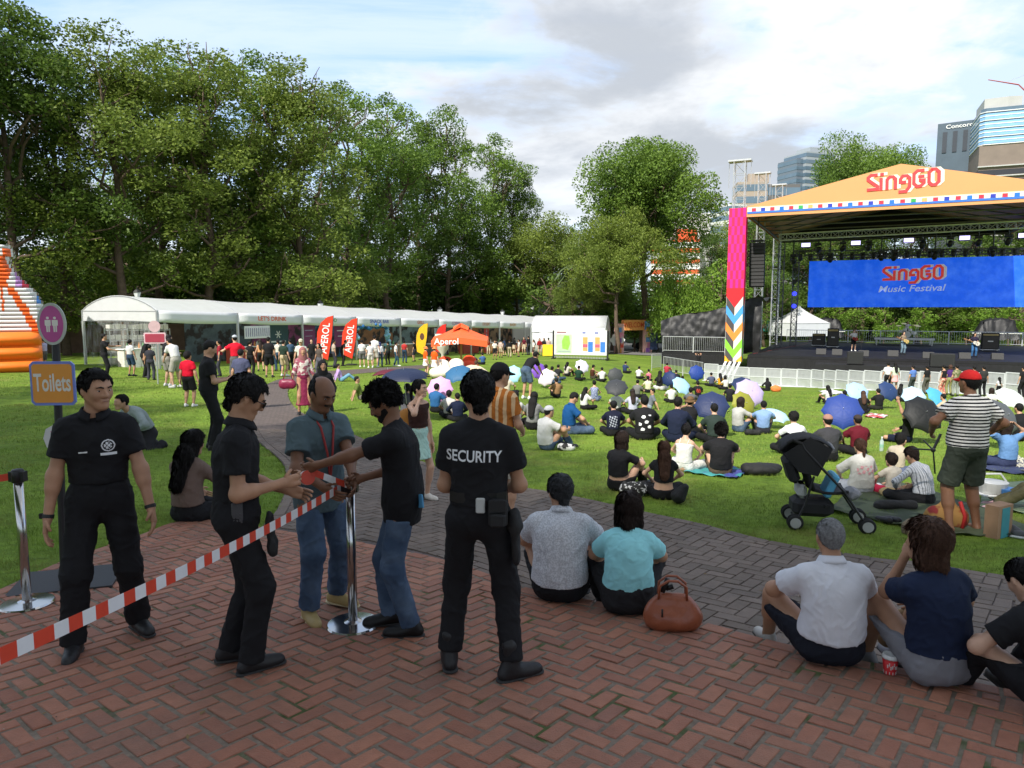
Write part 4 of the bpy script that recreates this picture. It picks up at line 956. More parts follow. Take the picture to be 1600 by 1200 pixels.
def wordmark(M, h, red, cream_, parent, z=.03):
 W_ = [  # units: pixels of the survey, y up, slant removed
  [(170, 262), (70, 262), (28, 225), (28, 190), (170, 70), (170, 28), (10, 28)],                    # S
  [(222, 0), (222, 205)], [(205, 262), (262, 262)],                                           # i
  [(310, 0), (310, 165), (350, 205), (395, 205), (435, 165), (435, 0)],                          # n
  [(590, 100), (505, 100), (505, 150), (540, 200), (600, 200), (640, 160), (640, 20), (590, -50), (480, -50)],   # g
  [(850, 262), (750, 262), (700, 215), (700, 60), (745, 15), (800, 15), (845, 60), (845, 105), (770, 105)], [(760, 165), (850, 165)],
  [(960, 262), (915, 215), (915, 60), (960, 15), (1010, 15), (1055, 60), (1055, 215), (1010, 262), (945, 262)]]
 k = h/330.; sh = Matrix.Translation((-535*k, -110*k, 0)); a, b = MB(), MB()
 for pl in W_:
  P = [(p[0]*k+.0, p[1]*k) for p in pl]
  for q in range(4): stroke(b, [(p[0]+(q+1)*13*k, p[1]+(2+q*1)*k*1.2) for p in P], 50*k, M @ sh, z*.3+q*.001, z*.6+q*.001)
  stroke(a, P, 50*k, M @ sh, z*.8, z)
 b.build('wordmark_shadow', cream_, parent); a.build('wordmark', red, parent)
c = fr_(1410, 284); cz = Vector((c[0], 0, c[1])); hgt = (fr_(1410, 264)[1]-fr_(1410, 301)[1])
xd = Vector((1, 0, .16))
wordmark(frame(cz, (1, 0, 0.03), (0, 0, 1)), hgt*.86, mat('wordmark red', (.85, .05, .06), .6), mat('wordmark cream', (.85, .78, .62), .6), rt, .05)
sv = 21.5
s0 = on_v(1265, 406, sv); s1 = on_v(1265, 480, sv); s2 = on_v(1780, 440, sv)
r = sroot('led_screen', s0.x, sv, 0, 'wide blue see-through LED screen with the red festival name', 'screen')
Wd = s2.x-s0.x; h0, h1_ = s1.z, s0.z-.15
def led(nt, co, node, L, col):
 n = node('ShaderNodeTexNoise', Scale=.8, Detail=5.0, Roughness=.65); L.new(co, n.inputs['Vector']); rr = nt.nodes.new('ShaderNodeValToRGB'); L.new(n.outputs[0], rr.inputs[0])
 rr.color_ramp.elements[0].position = .42; rr.color_ramp.elements[0].color = (.006, .08, .62, 1); rr.color_ramp.elements[1].position = .75; rr.color_ramp.elements[1].color = (.035, .14, .70, 1); return rr.outputs[0]
MB().box((Wd/2, 0, (h0+h1_)/2), (Wd, .08, h1_-h0)).build('panel', mat('lit blue screen', (.01, .07, .5), .4, var=.06, vs=2, emit=.38, pattern=led), r)
q = MB()
for i in range(int(Wd/1.0)): q.box((i*1.0+.5, .07, (h0+h1_)/2), (.05, .05, h1_-h0+.5))
q.tube([(0, .1, h1_+.25), (Wd, .1, h1_+.25)], .06, 6); q.tube([(0, .1, h1_+.55), (Wd, .1, h1_+.55)], .04, 6); q.build('hanging_frame', M_BM, r)
wc = on_v(1425, 429, sv)
wordmark(frame((wc.x-s0.x, -.05, wc.z), (1, 0, 0.02), (0, 0, 1)), (on_v(1425, 415, sv).z-on_v(1425, 441, sv).z)*1.0, mat('screen red', (.75, .06, .05), .5, emit=.15), mat('screen cream', (.6, .6, .7), .5, emit=.12), r, .02)
wc2 = on_v(1424, 451, sv)
M_ = frame((wc2.x-s0.x, -.06, wc2.z), (1, 0, 0.02), (0.3, 0, 1)); M_[0][1] = .25
text_mb('Music Festival', .62, M_, 1.15, .01, .01).build('caption', mat('screen white', (.5, .6, .85), .5, emit=.15), r)
lv = 11
a0 = on_v(1218, 371, lv); a1 = on_v(1600, 352, lv)
r = sroot('lighting_truss', 0, lv, 0, 'long silver lattice truss hung across the stage under the roof', 'truss')
q = MB(); lattice(q, (a0.x, 0, a0.z), (a1.x+3, 0, a1.z+.1), .52, rc=.045, rb=.026); q.build('chords', M_TR, r)
k = 0
for u in np.linspace(a0.x+1.2, a1.x+2, 20):
 z = lerp(a0.z, a1.z, (u-a0.x)/(a1.x-a0.x))-.4; kind = 'flat' if k % 4 == 1 else 'head'
 rr = sroot('stage_light', float(u), lv+(k % 3)*.15, 0, 'rectangular wash light clamped under the lighting truss' if kind == 'flat' else 'black moving head lamp hung under the lighting truss', 'stage light', 'wash lights on the truss' if kind == 'flat' else 'moving heads on the truss')
 if kind == 'flat':
  MB().cbox((0, 0, z-.35), (.8, .35, .42), .03).build('housing', M_BM, rr); MB().box((0, -.19, z-.35), (.7, .02, .32)).build('lens', mat('lit wash lens', (.55, .5, .95), .4, emit=1.0), rr); MB().tube([(0, 0, z), (0, 0, z-.15)], .05, 6).build('clamp', M_BM, rr)
 else:
  dz = random.choice([0, 0, .9]); MB().tube([(0, 0, z+.1), (0, 0, z-.2-dz)], .05, 6).build('clamp', M_BM, rr); MB().cbox((0, 0, z-.3-dz), (.5, .36, .2), .03).build('yoke_base', M_BM, rr)
  q = MB(); q.tube([(-.24, 0, z-.85-dz), (-.24, 0, z-.41-dz), (.24, 0, z-.41-dz), (.24, 0, z-.85-dz)], .04, 5); q.build('yoke', M_BM, rr); q = MB(); q.lathe([(.12, -.28), (.2, -.15), (.2, .12), (.16, .28)], (0, -.05, z-.78-dz), 10, rotm(random.uniform(20, 70), 0, random.uniform(-40, 40))); q.build('lamp_head', M_BM, rr, smooth=True)
 k += 1
r = sroot('rear_lighting_bar', 0, 15, 0, 'low dark truss of lamps above the blue screen', 'truss'); q = MB(); b0 = on_v(1240, 396, 15); b1 = on_v(1640, 392, 15); lattice(q, (b0.x, 0, b0.z), (b1.x, 0, b1.z), .45, rc=.04, rb=.025); q.build('chords', MATS['dark truss'], r)
q = MB()
for u in np.linspace(b0.x+.6, b1.x-.6, 22): q.ball((float(u), -.1, b0.z-.45), (.22, .22, .3), 8); q.box((float(u), -.1, b0.z-.18), (.35, .3, .14))
q.build('lamps', M_BM, r)
for j, (px) in enumerate((1240, 1247)):
 pass
r = sroot('light_ladder', on_v(1242, 460, 16).x, 16, 0, 'vertical ladder of small blue lamps left of the screen', 'light rig'); q = MB(); hh = on_v(1242, 392, 16).z; lattice(q, (0, 0, 0), (0, 0, hh), .5, rc=.035, rb=.02); q.build('frame', MATS['dark truss'], r)
for z in (hh*.42, hh*.55, hh*.68, hh*.8): MB().lathe([(.16, -.2), (.2, 0), (.2, .08)], (0, -.4, z), 10, rotm(90, 0, 0)).build('lamp', mat('blue lit lamp', (.03, .04, .9), .4, emit=1.2) if z < hh*.6 else M_BM, r)
p0 = on_v(1172, 380, 1.6); p1 = on_v(1193, 448, 1.6)
r = sroot('speaker_column', (p0.x+p1.x)/2, 1.6, 0, 'tall black line array of loudspeakers hanging beside the striped pylon', 'loudspeaker'); n = 12; hh = (p0.z-p1.z)/n
for i in range(n):
 z = p1.z+hh*(i+.5); q = MB(); q.cbox((0, .03*(n-i), z), (p1.x-p0.x, .6, hh*.93), .02, rotm(-(n-i)*.6, 0, 0)); q.build('cabinet', M_SPK, r)
q = MB(); q.box((0, .1, p0.z+.15), (.9, .7, .12)); q.tube([(0, .1, p0.z), (0, .1, p0.z+2.5)], .03, 5); q.build('rigging', M_BM, r)
def amp(px, py, w, h, label, two=False, stand=.12, face=(.07, .065, .06)):
 p = slocal(dp(px, py)); r = sroot('guitar_amplifier', p.x, p.y, 0, label, 'amplifier', 'backline amplifiers')
 MB().cbox((0, 0, stand+h/2), (w, .45, h), .04).build('cabinet', M_SPK, r); MB().box((0, -.232, stand+h*.43), (w*.86, .02, h*.72)).build('grille', mat('amp grille cloth', face, .9), r)
 MB().box((0, -.235, stand+h*.89), (w*.86, .02, h*.1)).build('control_panel', mat('brass panel', (.4, .3, .12), .4), r); MB().box((0, -.245, stand+h*.5), (w*.3, .012, h*.06)).build('badge', M_WT, r)
 q = MB();
 for sx in (-1, 1):
  for sy in (-1, 1): q.ball((sx*w*.4, sy*.17, .06), .06, 8)
 q.box((0, 0, stand-.02), (w*1.08, .55, .04)); q.build('caster_board', M_WT, r)
amp(1279, 541, 1.1, 1.05, 'squat guitar amplifier in front of the left tarpaulin'); amp(1301, 543, .95, 1.6, 'tall speaker cabinet right of the squat amplifier'); amp(1546, 548, 1.25, 1.35, 'guitar amplifier with brass panel at the right of the stage')
for px, py, w, lb in [(1290, 527, 4.2, 'heap under crumpled black tarpaulin behind the left amplifiers'), (1555, 531, 4.6, 'heap under crumpled black tarpaulin behind the right amplifier')]:
 p = slocal(dp(px, py)); r = sroot('tarpaulin_heap', p.x, p.y, 0, lb, 'tarpaulin', 'tarpaulin heaps on the stage'); q = MB(); n = 22; rs = np.random.RandomState(int(px)); N_ = rs.normal(0, .07, (n+1, n+1)); rows = []
 for j in range(n+1):
  v = j/n*2-1; row = []
  for i in range(n+1):
   u = i/n*2-1; m_ = max(abs(u), abs(v)); hz = 2.3*min(1, (1-m_)*2.6)*(1-.18*abs(u))+.12*math.sin(i*1.3+j); row.append((u*w/2+N_[j, i], v*1.3+N_[i, j], max(0, hz+N_[j, i])))
  rows.append(row)
 q.grid(rows); q.build('sheet', M_TARP, r, smooth=True); q = MB()
 q.box((0, -.9, .75), (w*1.02, .5, .06)); q.build('table_top', M_WT, r)
def monitor(px, py, label='black wedge monitor on the stage front'):
 p = slocal(dp(px, py)); r = sroot('stage_monitor', p.x, p.y, 0, label, 'monitor speaker', 'wedge monitors along the stage front'); q = MB(); q.prism([(-.3, 0), (.3, 0), (.22, .38), (-.1, .42)], -.35, .35, frame((0, 0, 0), (0, 1, 0), (0, 0, 1))); q.build('cabinet', M_SPK, r)
 q = MB(); q.box((0, .27, .2), (.6, .02, .3), rotm(-12, 0, 0)); q.build('grille', M_BM, r)
for px, py in [(1283, 553), (1308, 554), (1349, 556), (1395, 556), (1507, 560), (1558, 561), (1450, 559)]: monitor(px, py)
for px, py, w, lb in [(1331, 571, 1.0, 'left black subwoofer standing in front of the apron'), (1462, 574, 1.4, 'right black subwoofer standing in front of the apron')]:
 p = slocal(dp(px, 562)); r = sroot('subwoofer', p.x+.2, -1.6, -.35, lb, 'loudspeaker'); MB().cbox((0, 0, .45), (w, .8, .9), .04).build('cabinet', M_SPK, r); MB().box((0, -.41, .45), (w*.85, .02, .75)).build('grille', M_BM, r)
def mic(px, py, label='straight microphone stand at the stage front'):
 p = slocal(dp(px, py)); r = sroot('microphone_stand', p.x, p.y, 0, label, 'microphone stand', 'microphone stands'); q = MB(); q.tube([(0, 0, .02), (0, 0, 1.1), (0, -.35, 1.5)], .02, 5); q.build('pole', M_BM, r)
 q = MB()
 for a in (0, 2.1, 4.2): q.tube([(0, 0, .25), (.35*math.cos(a), .35*math.sin(a), .02)], .015, 4)
 q.build('tripod', M_BM, r); MB().ball((0, -.38, 1.53), (.035, .06, .035), 8).build('microphone', M_BM, r)
for px, py in [(1345, 552), (1406, 555), (1527, 558)]: mic(px, py)
p = slocal(dp(1412, 540)); r = sroot('drum_riser', p.x, p.y, 0, 'black drum riser with silver edge on short legs', 'platform'); MB().box((0, 1.2, .62), (4.9, 2.4, .16)).build('deck', M_DECK, r); MB().box((0, -.02, .62), (5.0, .05, .2)).build('edge_rail', M_TR, r)
for sx in (-2.3, 2.3):
 for sy in (.1, 2.3): MB().tube([(sx, sy, 0), (sx, sy, .54)], .05, 6).build('leg', M_TR, r)
r = sroot('drum_kit', p.x+.3, p.y+1.1, .7, 'white drum kit with brass cymbals on the riser', 'drum kit'); Mshell = mat('pearl drum shell', (.75, .75, .73), .3); Mcy = mat('brass cymbal', (.6, .5, .22), .3, metal=.8)
MB().lathe([(.3, -.22), (.3, .22)], (0, 0, .32), 18, rotm(90, 0, 0)).build('bass_drum', Mshell, r)
for x, y, z, rr_ in ((-.22, -.05, .75, .16), (.2, -.05, .75, .17), (.55, .25, .45, .22), (-.5, .3, .6, .18)): MB().lathe([(rr_, -.12), (rr_, .12)], (x, y, z), 14).build('tom', Mshell, r)
for x, y, z in ((-.75, .1, 1.15), (.7, .1, 1.2), (-.3, .5, 1.35), (.9, .6, 1.1)):
 q = MB(); q.lathe([(.24, 0), (.04, .03)], (x, y, z), 14, rotm(15, 0, 0)); q.build('cymbal', Mcy, r); q = MB(); q.tube([(x, y, 0), (x, y, z)], .015, 4); q.build('cymbal_stand', M_TR, r)
BP = [gp(1100, 594), gp(1150, 600), gp(1250, 604.5), gp(1340, 609), gp(1450, 613), gp(1560, 617), gp(1700, 623)]
BPs = spl(BP, 6);
M_BAR = mat('white barrier mesh', (.55, .57, .58), .5, var=.1, vs=3)
d = [0]
for i in range(len(BPs)-1): d.append(d[-1]+(BPs[i+1]-BPs[i]).length)
def bpt(s):
 i = 0
 while i < len(d)-2 and d[i+1] < s: i += 1
 return BPs[i].lerp(BPs[i+1], (s-d[i])/(d[i+1]-d[i]))
npan = int(d[-1]/1.02)
proto = None
for k in range(npan):
 a, b = bpt(k*1.02), bpt(k*1.02+1.0); v = b-a; L_ = 1.0
 lb = 'white aluminium crowd barrier panel in the line in front of the stage'
 loc = (a.x, a.y, a.z); rz = math.atan2(v.y, v.x)
 if proto is None:
  r = proto = empty('crowd_barrier', loc, lb, 'barrier', 'white crowd barrier panels', rz)
  q = MB(); h = 1.14
  for x in (.02, .98): q.box((x, 0, h/2), (.045, .045, h))
  for z in (.04, h*.5, h): q.box((.5, 0, z), (.99, .05, .05))
  q.build('frame', M_BAR, r); q = MB(); q.box((.5, 0, h/2), (.92, .012, h-.06)); q.build('mesh_sheet', mat('perforated barrier sheet', (.50, .52, .53), .5, alpha=.5, var=.15, vs=4), r)
  q = MB(); q.box((.5, -.22, .02), (.94, .42, .03)); q.build('foot_plate', M_BAR, r); q = MB(); q.tube([(.5, .05, 1.0), (.5, .65, .02)], .025, 5); q.tube([(.5, 0, .03), (.5, .65, .03)], .02, 5); q.build('brace', M_BAR, r)
 else: dup(proto, loc, rz)
def barfence(px0, px1, py0, py1, label, h=1.15, n=2):
 a, b = gp(px0, py0), gp(px1, py1); v = b-a; L_ = Vector((v.x, v.y)).length; r = empty('steel_fence', a, label, 'fence', 'steel bar fences beside the stage', math.atan2(v.y, v.x)); sl = v.z/L_
 for k in range(n):
  x0, x1 = L_*k/n+.02, L_*(k+1)/n-.02; q = MB(); q.tube([(x0, 0, x0*sl), (x0, 0, x0*sl+h), (x1, 0, x1*sl+h), (x1, 0, x1*sl)], .025, 6); q.tube([(x0, 0, x0*sl+.2), (x1, 0, x1*sl+.2)], .02, 5); q.build('panel_frame', M_TR, r); q = MB()
  for i in range(1, 14): x = lerp(x0, x1, i/14); q.tube([(x, 0, x*sl+.2), (x, 0, x*sl+h)], .012, 4)
  q.build('bars', M_TR, r)
barfence(1018, 1033, 579, 577, 'short grey mesh fence at the left foot of the side platform', n=1); barfence(1036, 1098, 582, 592, 'grey steel bar fence in front of the side platform', n=2)
# ================================================================ organic shapes: blended primitives meshed as one surface
def cap(a, b, ra, rb=None, k=.03, flat=0, sq=None): return ('c', np.array(a, float), np.array(b, float), ra, ra if rb is None else rb, k, flat, sq)
def ell(c, r, R=None, k=.03): return ('e', np.array(c, float), np.array(r, float), None if R is None else np.array(R, float), k)
def prim_bounds(p):
 if p[0] == 'c': r = max(p[3], p[4])*(1 if p[7] is None else max(1, p[7][3])); return np.minimum(p[1], p[2])-r, np.maximum(p[1], p[2])+r
 m = np.max(p[2]) if p[3] is not None else p[2]; return p[1]-m, p[1]+m
def prim_eval(p, X, Y, Z):
 if p[0] == 'c':
  a, b, ra, rb, _, flat, sq = p[1:]
  d = b-a
  if sq is not None:       # flatten along one direction: sq = (nx, ny, nz, factor)
   n = np.array(sq[:3]); f = sq[3]; t = (X-a[0])*n[0]+(Y-a[1])*n[1]+(Z-a[2])*n[2]; g = (1/f-1)
   dn = d@n; X = X+n[0]*t*g; Y = Y+n[1]*t*g; Z = Z+n[2]*t*g; d = d+n*dn*g
  L2 = d@d+1e-12; h = ((X-a[0])*d[0]+(Y-a[1])*d[1]+(Z-a[2])*d[2])/L2; hc = np.clip(h, 0, 1)
  q = np.sqrt((X-a[0]-d[0]*hc)**2+(Y-a[1]-d[1]*hc)**2+(Z-a[2]-d[2]*hc)**2)-(ra+(rb-ra)*hc)
  if sq is not None: q = q*min(1, sq[3]**.5)
  if flat: q = np.maximum(q, (h-1)*math.sqrt(L2))
  if flat > 1: q = np.maximum(q, -h*math.sqrt(L2))
  return q
 c, r, R = p[1], p[2], p[3]; x, y, z = X-c[0], Y-c[1], Z-c[2]
 if R is not None: x, y, z = (R[0, 0]*x+R[1, 0]*y+R[2, 0]*z), (R[0, 1]*x+R[1, 1]*y+R[2, 1]*z), (R[0, 2]*x+R[1, 2]*y+R[2, 2]*z)
 k0 = np.sqrt((x/r[0])**2+(y/r[1])**2+(z/r[2])**2)+1e-6; k1 = np.sqrt((x/r[0]**2)**2+(y/r[1]**2)**2+(z/r[2]**2)**2)+1e-6
 return k0*(k0-1)/k1
def field(prims, h, cut=None, cuts=(), carve=(), grow=0, noise=None):
 """returns verts, faces.  cuts: list of (point, normal) keep the side opposite to the normal; carve: prims removed; cut: function"""
 lo = np.min([prim_bounds(p)[0] for p in prims], 0)-3*h-abs(grow); hi = np.max([prim_bounds(p)[1] for p in prims], 0)+3*h+abs(grow)
 n = np.ceil((hi-lo)/h).astype(int)+1; ax = [(lo[i]+h*np.arange(n[i])).astype(np.float32) for i in range(3)]
 D = np.full(n, 9.0, np.float32)
 for p in prims:
  k = p[5] if p[0] == 'c' else p[4]; a, b = prim_bounds(p); m = 2.2*k+3*h+abs(grow)+.02; i0 = np.maximum(((a-m-lo)/h).astype(int), 0); i1 = np.minimum(((b+m-lo)/h).astype(int)+2, n)
  sl = tuple(slice(i0[i], i1[i]) for i in range(3)); X = ax[0][sl[0], None, None]; Y = ax[1][None, sl[1], None]; Z = ax[2][None, None, sl[2]]
  d = prim_eval(p, X, Y, Z).astype(np.float32); o = D[sl]
  t = np.maximum(k-np.abs(d-o), 0)/max(k, 1e-6); D[sl] = np.minimum(d, o)-t*t*k*.25
 D -= grow
 X, Y, Z = ax[0][:, None, None], ax[1][None, :, None], ax[2][None, None, :]
 for p in carve: D = np.maximum(D, -prim_eval(p, X, Y, Z).astype(np.float32))
 for (o, nn) in cuts:
  nn = np.array(nn, float); nn /= np.linalg.norm(nn); D = np.maximum(D, ((X-o[0])*nn[0]+(Y-o[1])*nn[1]+(Z-o[2])*nn[2]).astype(np.float32))
 if cut is not None: D = np.maximum(D, cut(X, Y, Z).astype(np.float32))
 if noise is not None: D += noise(X, Y, Z).astype(np.float32)
 return surf(D, lo, h)
def surf(D, lo, h):
 S = D < 0; n = np.array(D.shape)-1
 c = np.zeros(n, np.int8)
 for a in (0, 1):
  for b in (0, 1):
   for e in (0, 1): c += S[a:a+n[0], b:b+n[1], e:e+n[2]]
 act = (c > 0) & (c < 8); idx = -np.ones(n, np.int64); I = np.argwhere(act); idx[act] = np.arange(len(I))
 if len(I) == 0: return np.zeros((0, 3)), []
 acc = np.zeros((len(I), 3)); cnt = np.zeros(len(I)); corners = [(a, b, e) for a in (0, 1) for b in (0, 1) for e in (0, 1)]
 val = {q: D[I[:, 0]+q[0], I[:, 1]+q[1], I[:, 2]+q[2]] for q in corners}
 for q in corners:
  for a in range(3):
   if q[a] == 0:
    r = list(q); r[a] = 1; r = tuple(r); v0, v1 = val[q], val[r]; x = (v0 < 0) != (v1 < 0); t = np.where(x, v0/(v0-v1+1e-12), 0)
    pt = np.zeros((len(I), 3)); pt += q; pt[:, a] += t; acc[x] += pt[x]; cnt[x] += 1
 V = lo+(I+acc/cnt[:, None])*h; Fs = []
 for a in range(3):
  b, e = (a+1) % 3, (a+2) % 3; sl0 = [slice(1, n[i]) for i in range(3)]; sl0[a] = slice(0, n[a]); s1 = list(sl0); s1[a] = slice(1, n[a]+1)
  A_, B_ = S[tuple(sl0)], S[tuple(s1)]; X = np.argwhere(A_ != B_);
  if len(X) == 0: continue
  off = np.ones(3, int); off[a] = 0; X = X+off; inside = S[X[:, 0], X[:, 1], X[:, 2]]
  eb = np.zeros(3, int); eb[b] = 1; ee = np.zeros(3, int); ee[e] = 1
  g_ = lambda P: idx[P[:, 0], P[:, 1], P[:, 2]]
  q = np.stack([g_(X-eb-ee), g_(X-ee), g_(X), g_(X-eb)], 1); q[~inside] = q[~inside][:, ::-1]; Fs.append(q)
 return V, np.concatenate(Fs)
def relax(V, Fq, it=2, lam=.5):
 if len(V) == 0 or it == 0: return V
 E = np.concatenate([Fq[:, [0, 1]], Fq[:, [1, 2]], Fq[:, [2, 3]], Fq[:, [3, 0]]]); i = np.concatenate([E[:, 0], E[:, 1]]); j = np.concatenate([E[:, 1], E[:, 0]])
 c = np.bincount(i, minlength=len(V))[:, None]+1e-9
 for k in range(it):
  A_ = np.stack([np.bincount(i, V[j, a], minlength=len(V)) for a in range(3)], 1)/c; V = V+(A_-V)*lam
 return V
def vnormals(V, Fq):
 n = np.cross(V[Fq[:, 2]]-V[Fq[:, 0]], V[Fq[:, 3]]-V[Fq[:, 1]]); N = np.zeros_like(V)
 for k in range(4):
  for a in range(3): N[:, a] += np.bincount(Fq[:, k], n[:, a], minlength=len(V))
 return N/(np.linalg.norm(N, axis=1)[:, None]+1e-12)
def wob(P, s, seed=0):
 """cheap smooth noise, about -1..1"""
 r = np.random.RandomState(seed); o = np.zeros(len(P)); a = 1; tot = 0
 for k in range(4):
  q = r.normal(size=(3, 3)); q /= np.linalg.norm(q, axis=1)[:, None]; f = s*(1.75**k)
  w = np.sin(P@q[0]*f+r.uniform(0, 6)+1.3*np.sin(P@q[1]*f*.8+r.uniform(0, 6)))*np.cos(P@q[2]*f*.7+r.uniform(0, 6)); o += a*w; tot += a; a *= .62
 return o/tot*1.3
def to_obj(name, V, Fq, m, parent, extra=None, scale=1.0):
 me = bpy.data.meshes.new(name); V = np.asarray(V)*scale
 if extra: me.from_pydata(V.tolist()+[tuple(Vector(p)*scale) for p in extra.v], [], [tuple(f) for f in Fq.tolist()]+[tuple(i+len(V) for i in f) for f in extra.f])
 else:
  me.vertices.add(len(V)); me.vertices.foreach_set('co', V.astype(np.float32).ravel()); me.loops.add(len(Fq)*4); me.loops.foreach_set('vertex_index', Fq.astype(np.int32).ravel())
  me.polygons.add(len(Fq)); me.polygons.foreach_set('loop_start', np.arange(0, len(Fq)*4, 4, dtype=np.int32)); me.polygons.foreach_set('loop_total', np.full(len(Fq), 4, dtype=np.int32)); me.update(calc_edges=True)
 me.polygons.foreach_set('use_smooth', [True]*len(me.polygons)); me.materials.append(m); o = bpy.data.objects.new(name, me); COL.objects.link(o); o.parent = parent; return o
# ================================================================ PEOPLE
def skinmat(t):
 c = {'tan': (.40, .215, .13), 'light': (.56, .34, .235), 'brown': (.205, .098, .055), 'dark': (.15, .07, .04), 'mid': (.46, .26, .165)}[t]
 return mat('skin '+t, c, .5, var=.10, vs=18, spec=.35)
def hairmat(c, n='hair'):
 cc = {'black': (.007, .006, .006), 'dbrown': (.022, .013, .010), 'brown': (.07, .035, .022), 'grey': (.20, .20, .20), 'greyblack': (.035, .037, .04)}[c]
 return mat('hair '+c, cc, .6, var=.5, vs=70, bump=.5, bs=260, spec=.22)
def cloth(c, pat=None, key=''):
 if isinstance(c, str) and c in CL: c, pat, key = CL[c][0], CL[c][1], c
 nm = 'fabric %s %s' % (c if isinstance(c, str) else '%.2f %.2f %.2f' % c, key); return mat(nm, c, .82, var=.10, vs=7, bump=.22, bs=420, spec=.2, pattern=pat)
CL = {'bw': ('d9d6d2', stripes(2, 28, '17171a', .55), 0), 'rust': ('b0692c', stripes(0, 13, 'd7b48a', .58), 0), 'denim': ((.045, .075, .13), blotch(6, (.095, .14, .21), .55, .15, 3), 0), 'white': ((.72, .72, .71), None, 0),
      'black': ((.012, .012, .014), None, 0), 'greyish': ((.43, .44, .47), blotch(90, (.62, .63, .66), .5, .08, 3), 0), 'pin': ((.62, .63, .66), stripes(0, 40, '75797f', .75), 0), 'floral': ((.45, .12, .1), blotch(14, (.6, .5, .35), .55, .05), 0),
      'flor2': ((.3, .08, .12), blotch(12, (.6, .55, .5), .5, .05), 0), 'camo': ((.12, .14, .06), blotch(8, (.35, .3, .2), .5, .05), 0), 'bluepat': ((.03, .05, .18), blotch(70, (.5, .55, .7), .52, .03), 0)}
def vv(*a): return np.array(a, float)
def unit(v): return v/(np.linalg.norm(v)+1e-9)
def ik(a, c, l1, l2, hint):
 a, c, hint = vv(*a), vv(*c), vv(*hint); d = c-a; L_ = np.linalg.norm(d); m = (l1+l2)*.998
 if L_ > m: c = a+d/L_*m; d = c-a; L_ = m
 x = (l1*l1-l2*l2+L_*L_)/(2*L_); y = math.sqrt(max(0, l1*l1-x*x)); u = d/L_; h = hint-u*(hint@u); return a+u*x+unit(h)*y, c
def Rax(f, u):
 """rotation whose columns are right, forward, up"""
 f = unit(f); r = unit(np.cross(f, u)); u = np.cross(r, f); return np.stack([r, f, u], 1)
POSES = {
 'stand': dict(P=(0, 0, .93), lean=(0, 2), feet=[(-.13, .02), (.13, .02)], hands=[(-.30, .06, .80), (.30, .06, .80)]),
 'knees': dict(P=(0, 0, .11), lean=(-14, 16), ank=[(-.15, .50, .09), (.15, .50, .09)], knee=[(-.3, .3, 1), (.3, .3, 1)], hands=[(-.17, .44, .40), (.17, .44, .40)], elb=[(-1, -.3, -.3), (1, -.3, -.3)]),
 'cross': dict(P=(0, 0, .11), lean=(-8, 16), ank=[(.14, .34, .06), (-.14, .40, .06)], knee=[(-1, .35, .12), (1, .35, .12)], hands=[(-.17, .36, .22), (.17, .36, .22)], elb=[(-1, -.2, 0), (1, -.2, 0)]),
 'back': dict(P=(0, 0, .11), lean=(-26, -8), ank=[(-.12, .72, .07), (.1, .70, .07)], knee=[(-.1, 0, 1), (.1, 0, 1)], hands=[(-.32, -.34, .05), (.32, -.34, .05)], elb=[(-.6, -1, .2), (.6, -1, .2)]),
 'kneel': dict(P=(0, -.05, .26), lean=(-3, 10), ank=[(-.12, -.24, .06), (.12, -.24, .06)], knee=[(-.15, 1, -.25), (.15, 1, -.25)], hands=[(-.2, .34, .34), (.2, .34, .34)], elb=[(-1, -.3, 0), (1, -.3, 0)]),
 'edge': dict(P=(0, 0, .12), lean=(-10, 20), ank=[(-.2, .56, -.07), (.17, .55, -.07)], knee=[(-.35, .3, 1), (.35, .3, 1)], hands=[(-.12, .42, .30), (.14, .42, .30)], elb=[(-1, -.2, -.3), (1, -.2, -.3)])}
